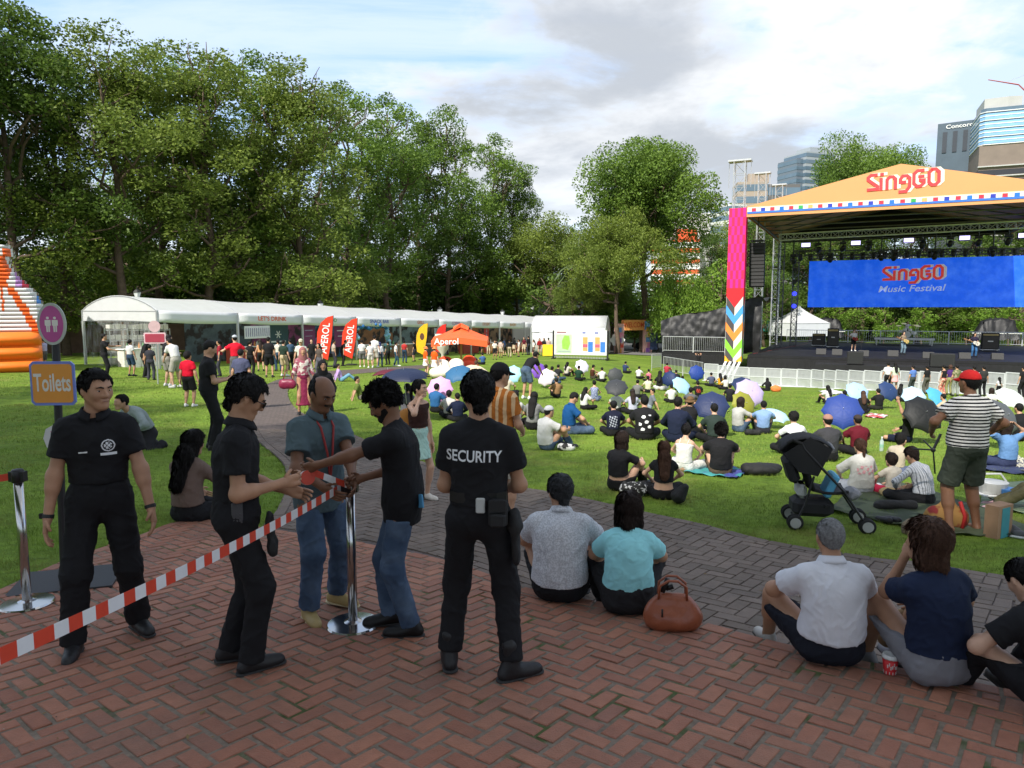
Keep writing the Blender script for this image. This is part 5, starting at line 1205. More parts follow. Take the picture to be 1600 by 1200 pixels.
def person(loc, yaw, H, label, group=None, pose='stand', skin='mid', top=('black', 'short'), bottom=('black', 'long'), hair=('black', 'short'), shoes='1c1c1e', fat=1.0, female=False, hx=.03, head=(0, 0), face=False, hats=None, child=False, bag=None, **ov):
 """loc: where the feet or seat rest; yaw in degrees, 0 looks away from the camera (+Y), positive turns left"""
 hx = max(.0075, hx)
 root = empty('person', loc, label, 'person', group, math.radians(yaw)); S = H/1.72; q = dict(POSES[pose]); q.update(ov)
 hd = 1.0 if not child else 1.34
 P = vv(*q['P']); l0, l1 = q['lean']; sd = q.get('side', 0); tw = math.radians(q.get('twist', 0))
 def dirv(a, s=0): a = math.radians(a); s = math.radians(s); return vv(math.sin(s), math.sin(a)*math.cos(s), math.cos(a)*math.cos(s))
 u0, um, u1 = dirv(l0, sd*.5), dirv((l0+l1)/2, sd), dirv(l1, sd); wst = P+u0*.15; chest = wst+um*.18; sc = chest+u1*.155; nb = sc+u1*.055;
 r0 = vv(1, 0, 0); r1 = vv(math.cos(tw), math.sin(tw), 0); r1 = unit(r1-u1*(r1@u1)); f1 = np.cross(u1, r1); f0 = np.cross(u0, r0)
 sw_ = (.143 if female else .164)*(1+.25*(fat-1)); hw_ = .10 if female else .092
 hy, hp = math.radians(head[0]), math.radians(head[1]); fh = vv(-math.sin(hy)*math.cos(hp), math.cos(hy)*math.cos(hp), -math.sin(hp));
 ry = vv(math.cos(tw), math.sin(tw), 0); fh = vv(fh[0]*math.cos(tw)-fh[1]*math.sin(tw), fh[0]*math.sin(tw)+fh[1]*math.cos(tw), fh[2])
 hc = nb+unit(u1*.6+vv(0, 0, .5)+fh*vv(1, 1, 0)*.22*(1+max(0, math.sin(hp))))*.147; R = Rax(fh, vv(0, 0, 1)+u1*.4)
 def hl(x, y, z): return hc+R@(vv(x, y, z)*hd)
 G = []
 A = q.get('arms', None); sh, el, wr = [], [], []
 for s, k in ((-1, 0), (1, 1)):
  a = sc+r1*sw_*s*.97-u1*.038; t = vv(*q['hands'][k]); hint = q.get('elb', [(-.5, -1, -.3), (.5, -1, -.3)])[k]; e, w_ = ik(a, t, .285, .255, hint); sh.append(a); el.append(e); wr.append(w_)
 hip, kn, an = [], [], []
 for s, k in ((-1, 0), (1, 1)):
  a = P+r0*hw_*s-u0*.02
  t = vv(q['feet'][k][0], q['feet'][k][1], .085) if 'feet' in q else vv(*q['ank'][k]); hint = q.get('knee', [(-.1, 1, 0), (.1, 1, 0)])[k]; e, w_ = ik(a, t, .43, .42, hint); hip.append(a); kn.append(e); an.append(w_)
 toe = q.get('toe', [(-.18, 1, 0), (.18, 1, 0)]); F_ = fat; g_ = 1.0 if not child else 1.12
 foot = []
 for k in (0, 1): d = vv(*toe[k]); d = unit(d); foot.append((an[k], d))
 def torso(gr=0.0, c=1.0):
  fb = F_;
  return [ell(P+u0*.0, (.150*(.9+.1*fb)+gr+(.012 if female else 0), .108*fb**.8+gr, .12+gr), Rax(f0, u0), .05), ell(P+u0*.10+f0*.012*(fb-1)*8, (.138*fb+gr, .102*fb+gr, .13+gr), Rax(f0, u0), .06),
    ell(wst+um*.08, ((.128 if female else .140)*fb**.8+gr, .098*fb**.8+gr, .13+gr), Rax(np.cross(um, r0), um), .06), ell(chest+u1*.03, ((.138 if female else .160)*fb**.5+gr, .108*fb**.5+gr, .14+gr), Rax(f1, u1), .06),
    cap(sc-r1*sw_*.78-u1*.045, sc+r1*sw_*.78-u1*.045, .060+gr*.7, None, .05), cap(nb-u1*.005, sc-r1*sw_*.80-u1*.025, .044+gr*.5, .040+gr*.5, .045), cap(nb-u1*.005, sc+r1*sw_*.80-u1*.025, .044+gr*.5, .040+gr*.5, .045)]
 af = F_**.6*(.86 if female else 1)*g_; lf = F_**.7*(.96 if female else 1)*g_
 body = torso(-.004)
 for k in (0, 1):
  body += [cap(sh[k], el[k], .046*af, .037*af, .03), cap(el[k], wr[k], .038*af, .026*af, .025)]
  m_ = el[k]+(wr[k]-el[k])*.28; body += [cap(el[k], m_, .040*af, .038*af, .03)]
  body += [cap(hip[k], kn[k], .078*lf, .052*lf, .04), cap(kn[k], an[k], .050*lf, .034*lf, .03), cap(kn[k]+(an[k]-kn[k])*.12, kn[k]+(an[k]-kn[k])*.45, .050*lf, .050*lf, .03)]
  a_, d = foot[k]; body += [cap(a_+vv(0, 0, -.04)-d*.03, a_+d*.13+vv(0, 0, -.055), .036, .028, .02), cap(a_, a_+vv(0, 0, -.04), .034, .036, .02)]
 skl = [ell(hl(0, -.012, .030), vv(.077, .096, .090)*hd, R, .02), cap(hl(0, .028, .0), hl(0, .052, -.078), .062*hd, .036*hd, .03), cap(hl(-.045, .0, -.04), hl(-.012, .062, -.092), .030*hd, .022*hd, .025), cap(hl(.045, .0, -.04), hl(.012, .062, -.092), .030*hd, .022*hd, .025)]
 body += skl+[cap(nb-u1*.03, hl(0, -.02, -.055), .056*F_**.3*(.86 if female else 1), .053*(.86 if female else 1), .025)]
 carve = []
 if hx < .02:
  body += [cap(hl(0, .088, .018), hl(0, .108, -.022), .008, .0135, .010), cap(hl(-.014, .095, -.026), hl(.014, .095, -.026), .010, None, .008), ell(hl(-.040, .060, -.020), (.022, .022, .026), None, .03), ell(hl(.040, .060, -.020), (.022, .022, .026), None, .03),
                 cap(hl(-.042, .073, .032), hl(-.012, .085, .031), .010, None, .014), cap(hl(.042, .073, .032), hl(.012, .085, .031), .010, None, .014), cap(hl(-.020, .088, -.052), hl(.020, .088, -.052), .0075, None, .007), cap(hl(-.016, .087, -.062), hl(.016, .087, -.062), .008, None, .007), ell(hl(0, .078, -.088), (.02, .02, .018), None, .015)]
  carve = []
 for s in (-1, 1): body.append(ell(hl(s*.079, -.004, -.006), vv(.009, .019, .031)*hd, R@np.array(rotm(8*s, 0, 14*s)), .006))
 ex = MB(); hq = q.get('grip', ('relax', 'relax')); hands = []
 for k, s in ((0, -1), (1, 1)):
  fd = unit(wr[k]-el[k]); hdv = q.get('hdir', (None, None))[k]; fd = unit(vv(*hdv)) if hdv is not None else fd
  pn = q.get('palm', (None, None))[k]                              # palm normal
  pn = unit(vv(*pn)) if pn is not None else unit(vv(-s*1.0, -.15, 0)-fd*(vv(-s*1.0, -.15, 0)@fd)); pn = unit(pn-fd*(pn@fd)); sd_ = np.cross(pn, fd)*(-s)  # towards the thumb
  if np.dot(sd_, vv(0, 1, .3)) < 0 and hdv is None: sd_ = -sd_
  w0 = wr[k]; c0 = w0+fd*.045; hands.append((w0, fd, pn, sd_))
  body += [cap(w0, w0+fd*.03, .026*af, .028, .02, sq=(*pn, .7)), cap(c0-sd_*.018-fd*.01, c0-sd_*.020+fd*.038, .021, .018, .012, sq=(*pn, .8)), cap(c0+sd_*.018-fd*.01, c0+sd_*.018+fd*.038, .022, .019, .012, sq=(*pn, .8))]
  if hx < .02:
   curl = {'relax': .42, 'fist': 1.25, 'hold': .95, 'open': .12}[hq[k]]
   for i in range(4):
    o = c0+fd*.045+sd_*(.030-.019*i); ln = (.040, .045, .041, .032)[i]; a_ = curl*.7+.05*i; pts = [o]; d = fd; pos = o
    for j, seg in enumerate((ln, ln*.65, ln*.5)):
     ang = a_*(j+1) if hq[k] != 'open' else a_*(j+1)*.5; d = unit(fd*math.cos(ang)+pn*math.sin(ang)+sd_*(.06*(1.5-i))); pos = pos+d*seg; pts.append(pos)
    ex.tube(pts, [.0095, .009, .008, .0062], 7)
   o = c0+sd_*.032-fd*.022; p1 = o+unit(sd_*.75+fd*.8+pn*.35)*.036; p2 = p1+unit(sd_*.15+fd*1+pn*(.5+curl*.5))*.030; ex.tube([c0+sd_*.012-fd*.03, o, p1, p2], [.014, .0135, .010, .0075], 7)
  else: body.append(cap(c0+fd*.03, c0+fd*.075+pn*.03, .026, .018, .015, sq=(*pn, .7)))
 hxb = hx; V, Fq = field(body, hxb, carve=carve); V = relax(V, Fq, 1, .4); to_obj('body', V, Fq, skinmat(skin), root, ex if ex.n else None, S)
 J = dict(P=P, wst=wst, chest=chest, sc=sc, nb=nb, u0=u0, u1=u1, f1=f1, f0=f0, r1=r1, sh=sh, el=el, wr=wr, hip=hip, kn=kn, an=an, hl=hl, R=R, hc=hc, S=S, root=root, hands=hands, foot=foot, bvh={}, hx=hx, hd=hd)
 def folds(V, Fq, amt, sc_, seed, ydir=True):
  N_ = vnormals(V, Fq); W_ = wob(V*vv(1, 1, .55), sc_, seed); W2 = wob(V*vv(.9, .9, 1.0)+W_[:, None]*.05, sc_*1.5, seed+5); return V+N_*((W_*.6+(1-np.abs(W2))**3*.8-.35)*amt)[:, None]
 seed = int(abs(loc[0]*917+loc[1]*331)) % 9999
 fa = .0075 if hx < .02 else .006
 bc, bk = bottom[0], bottom[1]; hem0 = q.get('waist', .055)
 if bk in ('long', 'shorts', 'wide'):
  pr = [ell(P, (.162*(.9+.1*F_)+.01, .118*F_**.8+.012, .125), Rax(f0, u0), .05), ell(P+u0*.09, (.142*F_+.01, .106*F_+.01, .10), Rax(f0, u0), .05)]
  for k in (0, 1):
   w_ = .026 if bk != 'wide' else .05
   if bk == 'shorts': e = hip[k]+(kn[k]-hip[k])*q.get('short', .88); pr.append(cap(hip[k], e, .094*lf, .086*lf+.012, .05, flat=1))
   else:
    e = kn[k]+(an[k]-kn[k])*q.get('cuff', 1.02); pr += [cap(hip[k], kn[k], .092*lf, .066*lf+w_*.5, .05), cap(kn[k], e, .060*lf+w_*.5, .046*lf+w_*.9, .035, flat=1)]
  V, Fq = field(pr, hx, cuts=[(P+u0*((.10+hem0) if q.get('hem', .04) < .05 else (.13-q['hem']+.035)), u0)]); V = folds(relax(V, Fq, 1), Fq, fa*1.35, 12, seed+1); to_obj('trousers' if bk != 'shorts' else 'shorts', V, Fq, cloth(bc), root, None, S)
 elif bk in ('skirt', 'midi'):
  ln = .42 if bk == 'skirt' else .8; pr = [ell(P+u0*.07, (.145*F_+.01, .112*F_+.01, .11), Rax(f0, u0), .05)]
  if pose == 'stand': pr.append(cap(P+u0*.08, P+vv(0, .0, -ln+.12), .125, .20, .03, flat=1, sq=(0, 1, 0, .8)))
  else:
   for k in (0, 1): pr += [cap(hip[k], kn[k], .10, .09, .08)]
  V, Fq = field(pr, hx, cuts=[(P+u0*.17, u0)]); V = folds(relax(V, Fq, 1), Fq, fa*1.8, 22, seed+1); to_obj('skirt', V, Fq, cloth(bc), root, None, S)
 tc, tk = top[0], top[1]; tw_ = top[2] if len(top) > 2 else 1.0; long_ = q.get('hem', .04)          # hem: how far below the waist joint
 gr = .012*tw_+.004
 sit = pose not in ('stand',)
 pr = torso(gr); hemc = P+u0*(.15-.02-long_)
 if long_ > .05: pr.append(cap(P+u0*.1, P-u0*max(.12, long_-.02), .0+.135*F_**.6+gr, .148*F_**.6+gr, .06, sq=(*f0, .76)))
 cuts = [(hemc, -u0)]; ct = []
 sl_ = {'short': .62, 'long': 1.0, 'none': 0, 'strap': 0, 'half': .95, 'crop': .55, 'cap': .3}[tk]
 for k in (0, 1):
  if sl_ > 0:
   if tk == 'long': pr += [cap(sh[k], el[k], .062*af+.004, .054*af+.004, .035), cap(el[k], el[k]+(wr[k]-el[k])*.95, .053*af+.003, .038*af+.004, .03, flat=1)]
   else: e = sh[k]+(el[k]-sh[k])*sl_; pr += [cap(sh[k], e, .057*af+.006*tw_, .056*af+.013*tw_, .035, flat=1)]
 ncut = (nb+u1*q.get('neck', .012)+f1*.0, unit(u1+f1*.35))
 cuts.append(ncut)
 if tk in ('strap',): cuts.append((chest+u1*.085, unit(u1+f1*.1)))
 if tk == 'none': cuts.append((sc-u1*.0, unit(u1+f1*.2)))
 V, Fq = field(pr, hx, cuts=cuts)
 if len(V):
  V = folds(relax(V, Fq, 1), Fq, fa*q.get('wr_', 1.2), 13, seed)
  o = to_obj('shirt' if tk not in ('strap', 'none') else 'vest_top', V, Fq, cloth(tc), root, None, S); J['shirt'] = o; J['bv'] = BVHTree.FromPolygons([tuple(v*S) for v in V], [tuple(f) for f in Fq.tolist()])
 if tk == 'strap' and hx < .03:
  m = MB()
  for s in (-1, 1): m.tube([chest+u1*.075+r1*.075*s-f1*.105, sc+u1*.045+r1*.085*s-f1*.02, sc+u1*.04+r1*.085*s+f1*.03, chest+u1*.07+r1*.08*s+f1*.108], .008, 6)
  o = m.build('strap', cloth(tc), root, smooth=True); o.scale = (S,)*3
 if q.get('collar'):
  m = MB(); n = 16; rows = []
  for rr, zz in ((.062, .05), (.067, .052), (.083, .022), (.088, .006)): rows.append([nb+R@vv(0, 0, 0)+r1*math.cos(t)*rr*1.05+f1*(math.sin(t)*rr*(1.12 if math.sin(t) > 0 else 1)+.004)+u1*(zz-.018-.03*max(0, math.sin(t))**2) for t in [math.pi/2+.20+(2*math.pi-.40)*i/n for i in range(n+1)]])
  m.grid(rows); o = m.build('collar', cloth(q['collar']), root, smooth=True, thick=.006); o.scale = (S,)*3
 if shoes:
  bt = q.get('boot', 0); hxs = min(hx, .022)
  for k in (0, 1):
   a_, d = foot[k]; dn = vv(0, 0, -1)
   prs = [cap(a_+dn*.043-d*.045, a_+d*.15+dn*.052, .041, .036, .02), cap(a_+d*-.02, a_+d*.07+dn*.045, .043, .038, .03), cap(a_+d*.11+dn*.052, a_+d*.170+dn*.058, .040, .027, .02)]
   if bt: prs.append(cap(a_+vv(0, 0, .06+bt)-d*.01, a_+dn*.03, .047, .047, .02))
   V, Fq = field(prs, hxs, cuts=[(a_+vv(0, 0, -.083), vv(0, 0, -1))] if pose != 'kneel' else []); V = relax(V, Fq, 1)
   sh_ = to_obj('shoe', V, Fq, mat('shoe %s' % (shoes,), shoes, .5, var=.08, vs=20, bump=.1), root, None, S)
   if hx < .016 and pose != 'kneel':
    V, Fq = field([cap(a_+dn*.074-d*.048, a_+d*.168+dn*.074, .047, .040, .01, sq=(0, 0, 1, .3))], hxs, cuts=[(a_+vv(0, 0, -.086), vv(0, 0, -1))]); to_obj('sole', V, Fq, mat('sole %s' % (q.get('sole', '2a2a2a'),), q.get('sole', '2a2a2a'), .7), sh_, None, S)
 hk = hair[1]; hcol = hair[0]; hh = min(hx, .02)
 if hk != 'none' and hk != 'hijab':
  th = {'short': .011, 'crop': .006, 'curly': .028, 'bald': .007, 'mid': .020, 'bob': .030, 'long': .018, 'bun': .014, 'tail': .014, 'big': .032}[hk]
  Ri = np.array(R).T
  def region(a0, b0, faceclear=True):
   def f(X, Y, Z):
    x = (X-hc[0])*R[0, 0]+(Y-hc[1])*R[1, 0]+(Z-hc[2])*R[2, 0]; y = (X-hc[0])*R[0, 1]+(Y-hc[1])*R[1, 1]+(Z-hc[2])*R[2, 1]; z = (X-hc[0])*R[0, 2]+(Y-hc[1])*R[1, 2]+(Z-hc[2])*R[2, 2]
    x, y, z = x/hd, y/hd, z/hd
    d = (a0+b0*y-z)*.8
    if hk == 'bald': d = np.maximum(d, .8*(z-.092+np.maximum(0, y+.03)*1.3)); d = np.maximum(d, (y-.045))
    else: d = np.maximum(d, np.minimum(y-.045, .078-z)*.9)          # forehead and temples stay clear
    if hk in ('short', 'crop', 'bald', 'curly', 'mid', 'big'): d = np.maximum(d, -(np.sqrt((y+.004)**2+(z+.012)**2)-.030)*.9*(np.abs(x) > .06)-.2*(np.abs(x) <= .06))
    return d
   return f
  base = [ell(hl(0, -.014, .032), vv(.077+th, .097+th, .090+th*1.15)*hd, R, .02)]
  if hk in ('short', 'crop', 'bald', 'curly', 'mid', 'big'): base.append(cap(hl(0, -.045, -.005), hl(0, -.045, -.055), .058*hd, .047*hd, .03)); reg = region(-.012, .62)
  elif hk in ('bun', 'tail'): base.append(cap(hl(0, -.045, -.0), hl(0, -.05, -.04), .056*hd, .045*hd, .03)); reg = region(-.03, .9)
  else: reg = region(-.05, 1.25)
  fr_amt = {'curly': .013, 'short': .004, 'crop': .0015, 'mid': .005, 'bob': .004, 'long': .005, 'bun': .003, 'tail': .003, 'bald': .001, 'big': .012}[hk]
  V, Fq = field(base, hh, cut=reg)
  if len(V): V = relax(V, Fq, 1); V = V+vnormals(V, Fq)*(wob(V, 75 if hk in ('curly', 'big') else 45, seed)*fr_amt)[:, None]
  V2, F2 = np.zeros((0, 3)), np.zeros((0, 4), int)
  if hk in ('bob', 'long', 'bun', 'tail', 'mid'):
   tl = []; up = np.array(unit(u1*.5+vv(0, 0, .5)))
   bk_ = -np.array(R[:, 1]); flat_ = (*R[:, 1], .55)
   if hk == 'bob': tl = [cap(hl(-.045, -.03, .01), hl(-.065, -.02, -.095), .062, .050, .05), cap(hl(.045, -.03, .01), hl(.065, -.02, -.095), .062, .050, .05), cap(hl(0, -.06, .01), hl(0, -.068, -.115), .062, .055, .05)]
   if hk == 'long':
    ln = q.get('hairlen', .36); base_ = nb-f1*.10; e = base_-up*ln*.65-f1*.075
    tl = [cap(hl(-.04, -.03, .0), hl(-.045, -.035, -.10), .05, .045, .05), cap(hl(.04, -.03, .0), hl(.045, -.035, -.10), .05, .045, .05), cap(hl(0, -.06, .0), base_, .06, .06, .05), cap(base_, e, .105, .075, .05, sq=(*f1, .5))]
   if hk == 'mid': tl = [cap(hl(0, -.05, 0), hl(0, -.06, -.07), .055, .042, .04)]
   if hk == 'bun': tl = [ell(hl(0, -.115, .045), (.038, .034, .036), None, .01)]
   if hk == 'tail': tl = [cap(hl(0, -.10, .03), hl(0, -.145, .0), .028, .026, .02), cap(hl(0, -.145, .0), hl(0, -.14, -.16), .03, .018, .02)]
   V2, F2 = field(tl, hh); V2 = relax(V2, F2, 1); V2 = V2+vnormals(V2, F2)*(wob(V2*vv(1, 1, .18), 60, seed+3)*.006)[:, None]
  if len(V) or len(V2):
   Vh = np.concatenate([V, V2]) if len(V) else V2; Fh = np.concatenate([Fq, F2+len(V)]) if len(V) and len(V2) else (Fq if len(V) else F2); to_obj('hair', Vh, Fh, hairmat(hcol), root, spikes(Vh, Fh, hk, J, seed) if hx < .0135 else None, S)
 elif hk == 'hijab':
  pr = [ell(hl(0, -.015, .03), (.09, .108, .10), R, .02), cap(hl(0, .0, -.02), nb+f1*.02, .085, .09, .05), cap(nb, chest+u1*.04, .10, .155, .06, sq=(*f1, .8))]
  V, Fq = field(pr, hh, carve=[ell(hl(0, .10, -.012), (.052, .06, .07), R)], cuts=[(chest+u1*.03, -u1)]); V = V+vnormals(V, Fq)*(wob(V, 30, seed)*.006)[:, None]; to_obj('headscarf', V, Fq, cloth(hcol), root, None, S)
 if hats:
  hcl, style = hats; mh = cloth(hcl)
  V, Fq = field([ell(hl(0, -.012, .045), vv(.092, .110, .092)*hd, R, .02)], hh, cuts=[(hl(0, 0, .040), -np.array(R[:, 2])+.0*np.array(R[:, 1]))]+([(hl(0, 0, .10), np.array(R[:, 2]))] if style == 'flatx' else [])); o = to_obj('cap_crown', V, Fq, mh, root, None, S)
  m = MB(); n = 14
  if style == 'cap': rows = [[hl(-.075*math.cos(math.pi*i/n)*(1-.25*t), .055+.075*math.sin(math.pi*i/n)*(.5+.5*t)+.06*t*math.sin(math.pi*i/n), .045-.022*t-.02*abs(math.cos(math.pi*i/n))*t) for i in range(n+1)] for t in (0, .5, 1)]
  else: rows = [[hl(.094*math.cos(a)*(1+.45*t), .112*math.sin(a)*(1+.42*t)-.012, .048-.045*t) for a in [2*math.pi*i/24 for i in range(25)]] for t in (0, .5, 1)]
  if style != 'flat': m.grid(rows); o = m.build('cap_brim', mh, root, smooth=True, thick=.005); o.scale = (S,)*3
 if face:
  for s in (-1, 1):
   m = MB(); m2 = MB(); m3 = MB(); m4 = MB()
   m.ball(hl(s*.031, .0795, .008), (.0125, .009, .0065), 10, Matrix(R.tolist())); m2.ball(hl(s*.031+face*.003, .0868, .0075), (.0052, .003, .0052), 8, Matrix(R.tolist()))
   m3.tube([hl(s*.013, .0985, .026), hl(s*.030, .097, .0325), hl(s*.050, .082, .0270)], [.0035, .0045, .002], 6); m4.tube([hl(s*.017, .0875, .0145), hl(s*.031, .0900, .0190), hl(s*.046, .081, .0135)], .0018, 5)
   e_ = None
   for mm, nm, ma in ((m, 'eye', mat('eye white', (.5, .47, .44), .3)), (m2, 'iris', mat('dark iris', (.015, .01, .008), .2)), (m4, 'eyelid', skinmat(skin)), (m3, 'eyebrow', hairmat('black'))):
    o = mm.build(nm, ma, e_ if nm in ('iris', 'eyelid') else root, smooth=True);
    if nm in ('iris', 'eyelid'): pass
    else: o.scale = (S,)*3
    if nm == 'eye': e_ = o
  m = MB(); m.tube([hl(-.021, .0915, -.0585), hl(-.010, .0955, -.0565), hl(0, .0965, -.057), hl(.010, .0955, -.0565), hl(.021, .0915, -.0585)], [.0012, .003, .003, .003, .0012], 6); o = m.build('lips', mat('lips '+skin, tuple(c*.72 for c in {'tan': (.36, .17, .12), 'light': (.52, .25, .2), 'brown': (.17, .08, .055), 'dark': (.12, .06, .045), 'mid': (.42, .2, .15)}[skin]), .5), root, smooth=True); o.scale = (S,)*3
  if q.get('beard'):
   def bcut(X, Y, Z):
    x = (X-hc[0])*R[0, 0]+(Y-hc[1])*R[1, 0]+(Z-hc[2])*R[2, 0]; y = (X-hc[0])*R[0, 1]+(Y-hc[1])*R[1, 1]+(Z-hc[2])*R[2, 1]; z = (X-hc[0])*R[0, 2]+(Y-hc[1])*R[1, 2]+(Z-hc[2])*R[2, 2]
    up = z-(-.030-.9*np.maximum(0, y-.03)*.0) if q['beard'] == 'full' else np.maximum(z+.034, -.048-z)
    d = np.maximum(up*.9, -(y-.0)*.9)
    if q['beard'] == 'full': d = np.maximum(d, -(np.sqrt((x/1.7)**2+(z+.057)**2)-.011)*.8*(y > .07)-.2*(y <= .07))
    else: d = np.maximum(d, np.abs(x)-.032)
    return d
   V, Fq = field(skl+[cap(hl(-.022, .090, -.040), hl(.022, .090, -.040), .009, None, .01), ell(hl(0, .078, -.088), (.02, .02, .018), None, .015)], .006, cut=bcut, grow=.0035)
   if len(V): to_obj('beard' if q['beard'] == 'full' else 'moustache', V, Fq, hairmat('black'), root, None, S)
 return J
def spikes(V, Fq, hk, J, seed):
 rs = np.random.RandomState(seed); N_ = vnormals(V, Fq); hc, R = J['hc'], J['R']; n = {'long': 4200, 'bob': 3000, 'big': 3600, 'curly': 3200, 'bald': 1100, 'crop': 1500}.get(hk, 2300)
 f = Fq[rs.randint(0, len(Fq), n)]; w = rs.dirichlet((1, 1, 1, 1), n); P = (V[f]*w[:, :, None]).sum(1); Q = N_[f].mean(1)
 d = P-hc; fl = np.array([0, 0, -1.0])+.0*d; crown = hc+R@np.array([0, -.03, .12]); fl = unit(np.array([0, 0, -.6]))+1.2*(P-crown)/(np.linalg.norm(P-crown, axis=1)[:, None]+1e-6)
 if hk in ('curly', 'big'): fl = fl*.4+rs.normal(0, .8, (n, 3))
 fl += rs.normal(0, .12, (n, 3)); fl -= Q*(fl*Q).sum(1)[:, None]; fl /= np.linalg.norm(fl, axis=1)[:, None]+1e-9; sd = np.cross(fl, Q)
 L = {'long': .055, 'bob': .045, 'big': .03, 'curly': .022, 'crop': .010, 'bald': .012, 'mid': .026}.get(hk, .020)*rs.uniform(.5, 1.2, n)[:, None]; lift = {'curly': .6, 'big': .55, 'crop': .25, 'long': .08, 'bob': .09}.get(hk, .10)
 wd = .0028*rs.uniform(.6, 1.3, n)[:, None]; A = P-Q*.002-sd*wd; B = P-Q*.002+sd*wd; M = P+fl*L*.55+Q*(L*lift*.8+.002); T = P+fl*L+Q*L*lift*rs.uniform(.2, 1.2, n)[:, None]
 m = MB(); k = np.arange(n)*4; m.v = np.stack([A, B, T, M-sd*wd], 1).reshape(-1, 3).tolist(); m.n = 4*n; m.f = [(i, i+1, i+2, i+3) for i in k.tolist()]; return m
def on_shirt(J, mb, mt_, name, org, xdir, ydir, off=.004, shift=.3, grid_=None):
 """drape flat lettering (x, y in metres) over the shirt: project along the frame's normal"""
 S = J['S']; M = frame(org, xdir, ydir); n = Vector((M[0][2], M[1][2], M[2][2])); out = []
 for v in mb.v:
  p = (M @ Vector((v[0], v[1], 0))); o = (p+n*shift)*S; h = J['bv'].ray_cast(o, -n)
  out.append((h[0]+n*off) if h[0] is not None else p*S)
 m = MB(); m.add(out, mb.f); return m.build(name, mt_, J['root'])
def fine_text(txt, h, sx=1.0, bold=.0, cell=.012):
 mb = text_mb(txt, h, Matrix.Identity(4), sx, 0, bold); import bmesh
 bm = bmesh.new(); vs = [bm.verts.new(v) for v in mb.v];
 for f in mb.f:
  try: bm.faces.new([vs[i] for i in f])
  except ValueError: pass
 bmesh.ops.triangulate(bm, faces=bm.faces[:])
 xs_ = [v[0] for v in mb.v]; x = min(xs_)
 while x < max(xs_): bmesh.ops.bisect_plane(bm, geom=bm.verts[:]+bm.edges[:]+bm.faces[:], plane_co=(x, 0, 0), plane_no=(1, 0, 0)); x += cell
 for y in np.arange(-h, h, cell*1.5): bmesh.ops.bisect_plane(bm, geom=bm.verts[:]+bm.edges[:]+bm.faces[:], plane_co=(0, float(y), 0), plane_no=(0, 1, 0))
 bm.verts.index_update(); r = MB(); r.add([tuple(v.co) for v in bm.verts], [tuple(v.index for v in f.verts) for f in bm.faces]); bm.free(); return r
def gridpatch(w, h, n=8, f=None):
 m = MB(); m.grid([[(w*(i/n-.5), h*(j/n-.5), 0) for i in range(n+1)] for j in range(n+1)]);
 if f: m.f = [q for q in m.f if f(sum(m.v[i][0] for i in q)/4, sum(m.v[i][1] for i in q)/4)]
 return m
# ================================================================ who is where (surveyed from the photograph)
ZT = lambda x, y: z_terr(y)+.03
TOPS = {'stand': 1.75, 'knees': .945, 'cross': .95, 'back': .90, 'kneel': 1.08, 'edge': .95}
LOG = []
def who(px, py, ty, yaw, label, group=None, pose='stand', zf=tz, H=None, **k):
 p = gp(px, py, zf); fwd = .10 if pose != 'stand' else 0
 p = p+Vector((-math.sin(math.radians(yaw)), math.cos(math.radians(yaw)), 0))*fwd*.9 if fwd else p
 p.z = zf(p.x, p.y); h = at(px, ty, p.y).z-p.z; tt = k.pop('tops', TOPS[pose]); HH = H or 1.72*h/tt
 if not (1.42 < HH < 1.98) and not k.get('child'): LOG.append((label, round(HH, 2), round(p.y, 1))); HH = min(1.9, max(1.45, HH))
 k.setdefault('hx', max(.0085, p.y*.0011) if p.y < 16 else min(.032, p.y*.00095))
 return person(p, yaw, HH, label, group, pose, **k)
BK = ('black', 'short'); L_ = 'long'
W_TXT = mat('white lettering', (.72, .73, .75), .7, var=.03)
J = who(750, 1052, 580, -3, 'security guard seen from behind with SECURITY across the back of the black shirt', None, zf=ZT, skin='tan', hair=('black', 'mid'), hx=.0075, feet=[(-.185, .06), (.185, -.06)], toe=[(-.25, 1, 0), (1, .55, 0)], hands=[(-.10, .27, 1.02), (.13, .27, 1.02)],
  elb=[(-.55, -1, -.2), (.6, -1, -.2)], boot=.06, head=(14, 14), hem=.05, neck=.02, top=('black', 'short', 1.25), cuff=.93, waist=.02)
on_shirt(J, fine_text('SECURITY', .062, .80, .018), W_TXT, 'back_lettering', J['sc']-J['u1']*.125-J['f1']*.1-J['r1']*.02, (1, 0, -.02), (0, 0, 1))
def box_on(J, name, p, d, m, R=None, ch=.006):
 o = MB().cbox(Vector(p)*1.0, d, ch, R).build(name, m, J['root']); o.scale = (J['S'],)*3; return o
box_on(J, 'belt', J['P']+vv(0, -.002, .135), (.315, .225, .042), mat('black belt', (.01, .01, .01), .4), None, .05)
m = MB(); m.cbox((0, 0, 0), (.105, .045, .15), .012); m.cbox((0, -.03, -.035), (.085, .03, .075), .01); m.box((-.0, -.03, .045), (.09, .012, .06)); o = m.build('belt_pouch', mat('black nylon', (.014, .014, .015), .7, bump=.3, bs=300), J['root']); o.scale = (J['S'],)*3; o.location = Vector((.115, -.13, .99))*J['S']
m = MB(); m.cbox((0, 0, 0), (.05, .02, .085), .006); o = m.build('device', mat('silver plastic', (.45, .46, .45), .4), J['root']); o.scale = (J['S'],)*3; o.location = Vector((.02, -.135, 1.03))*J['S']
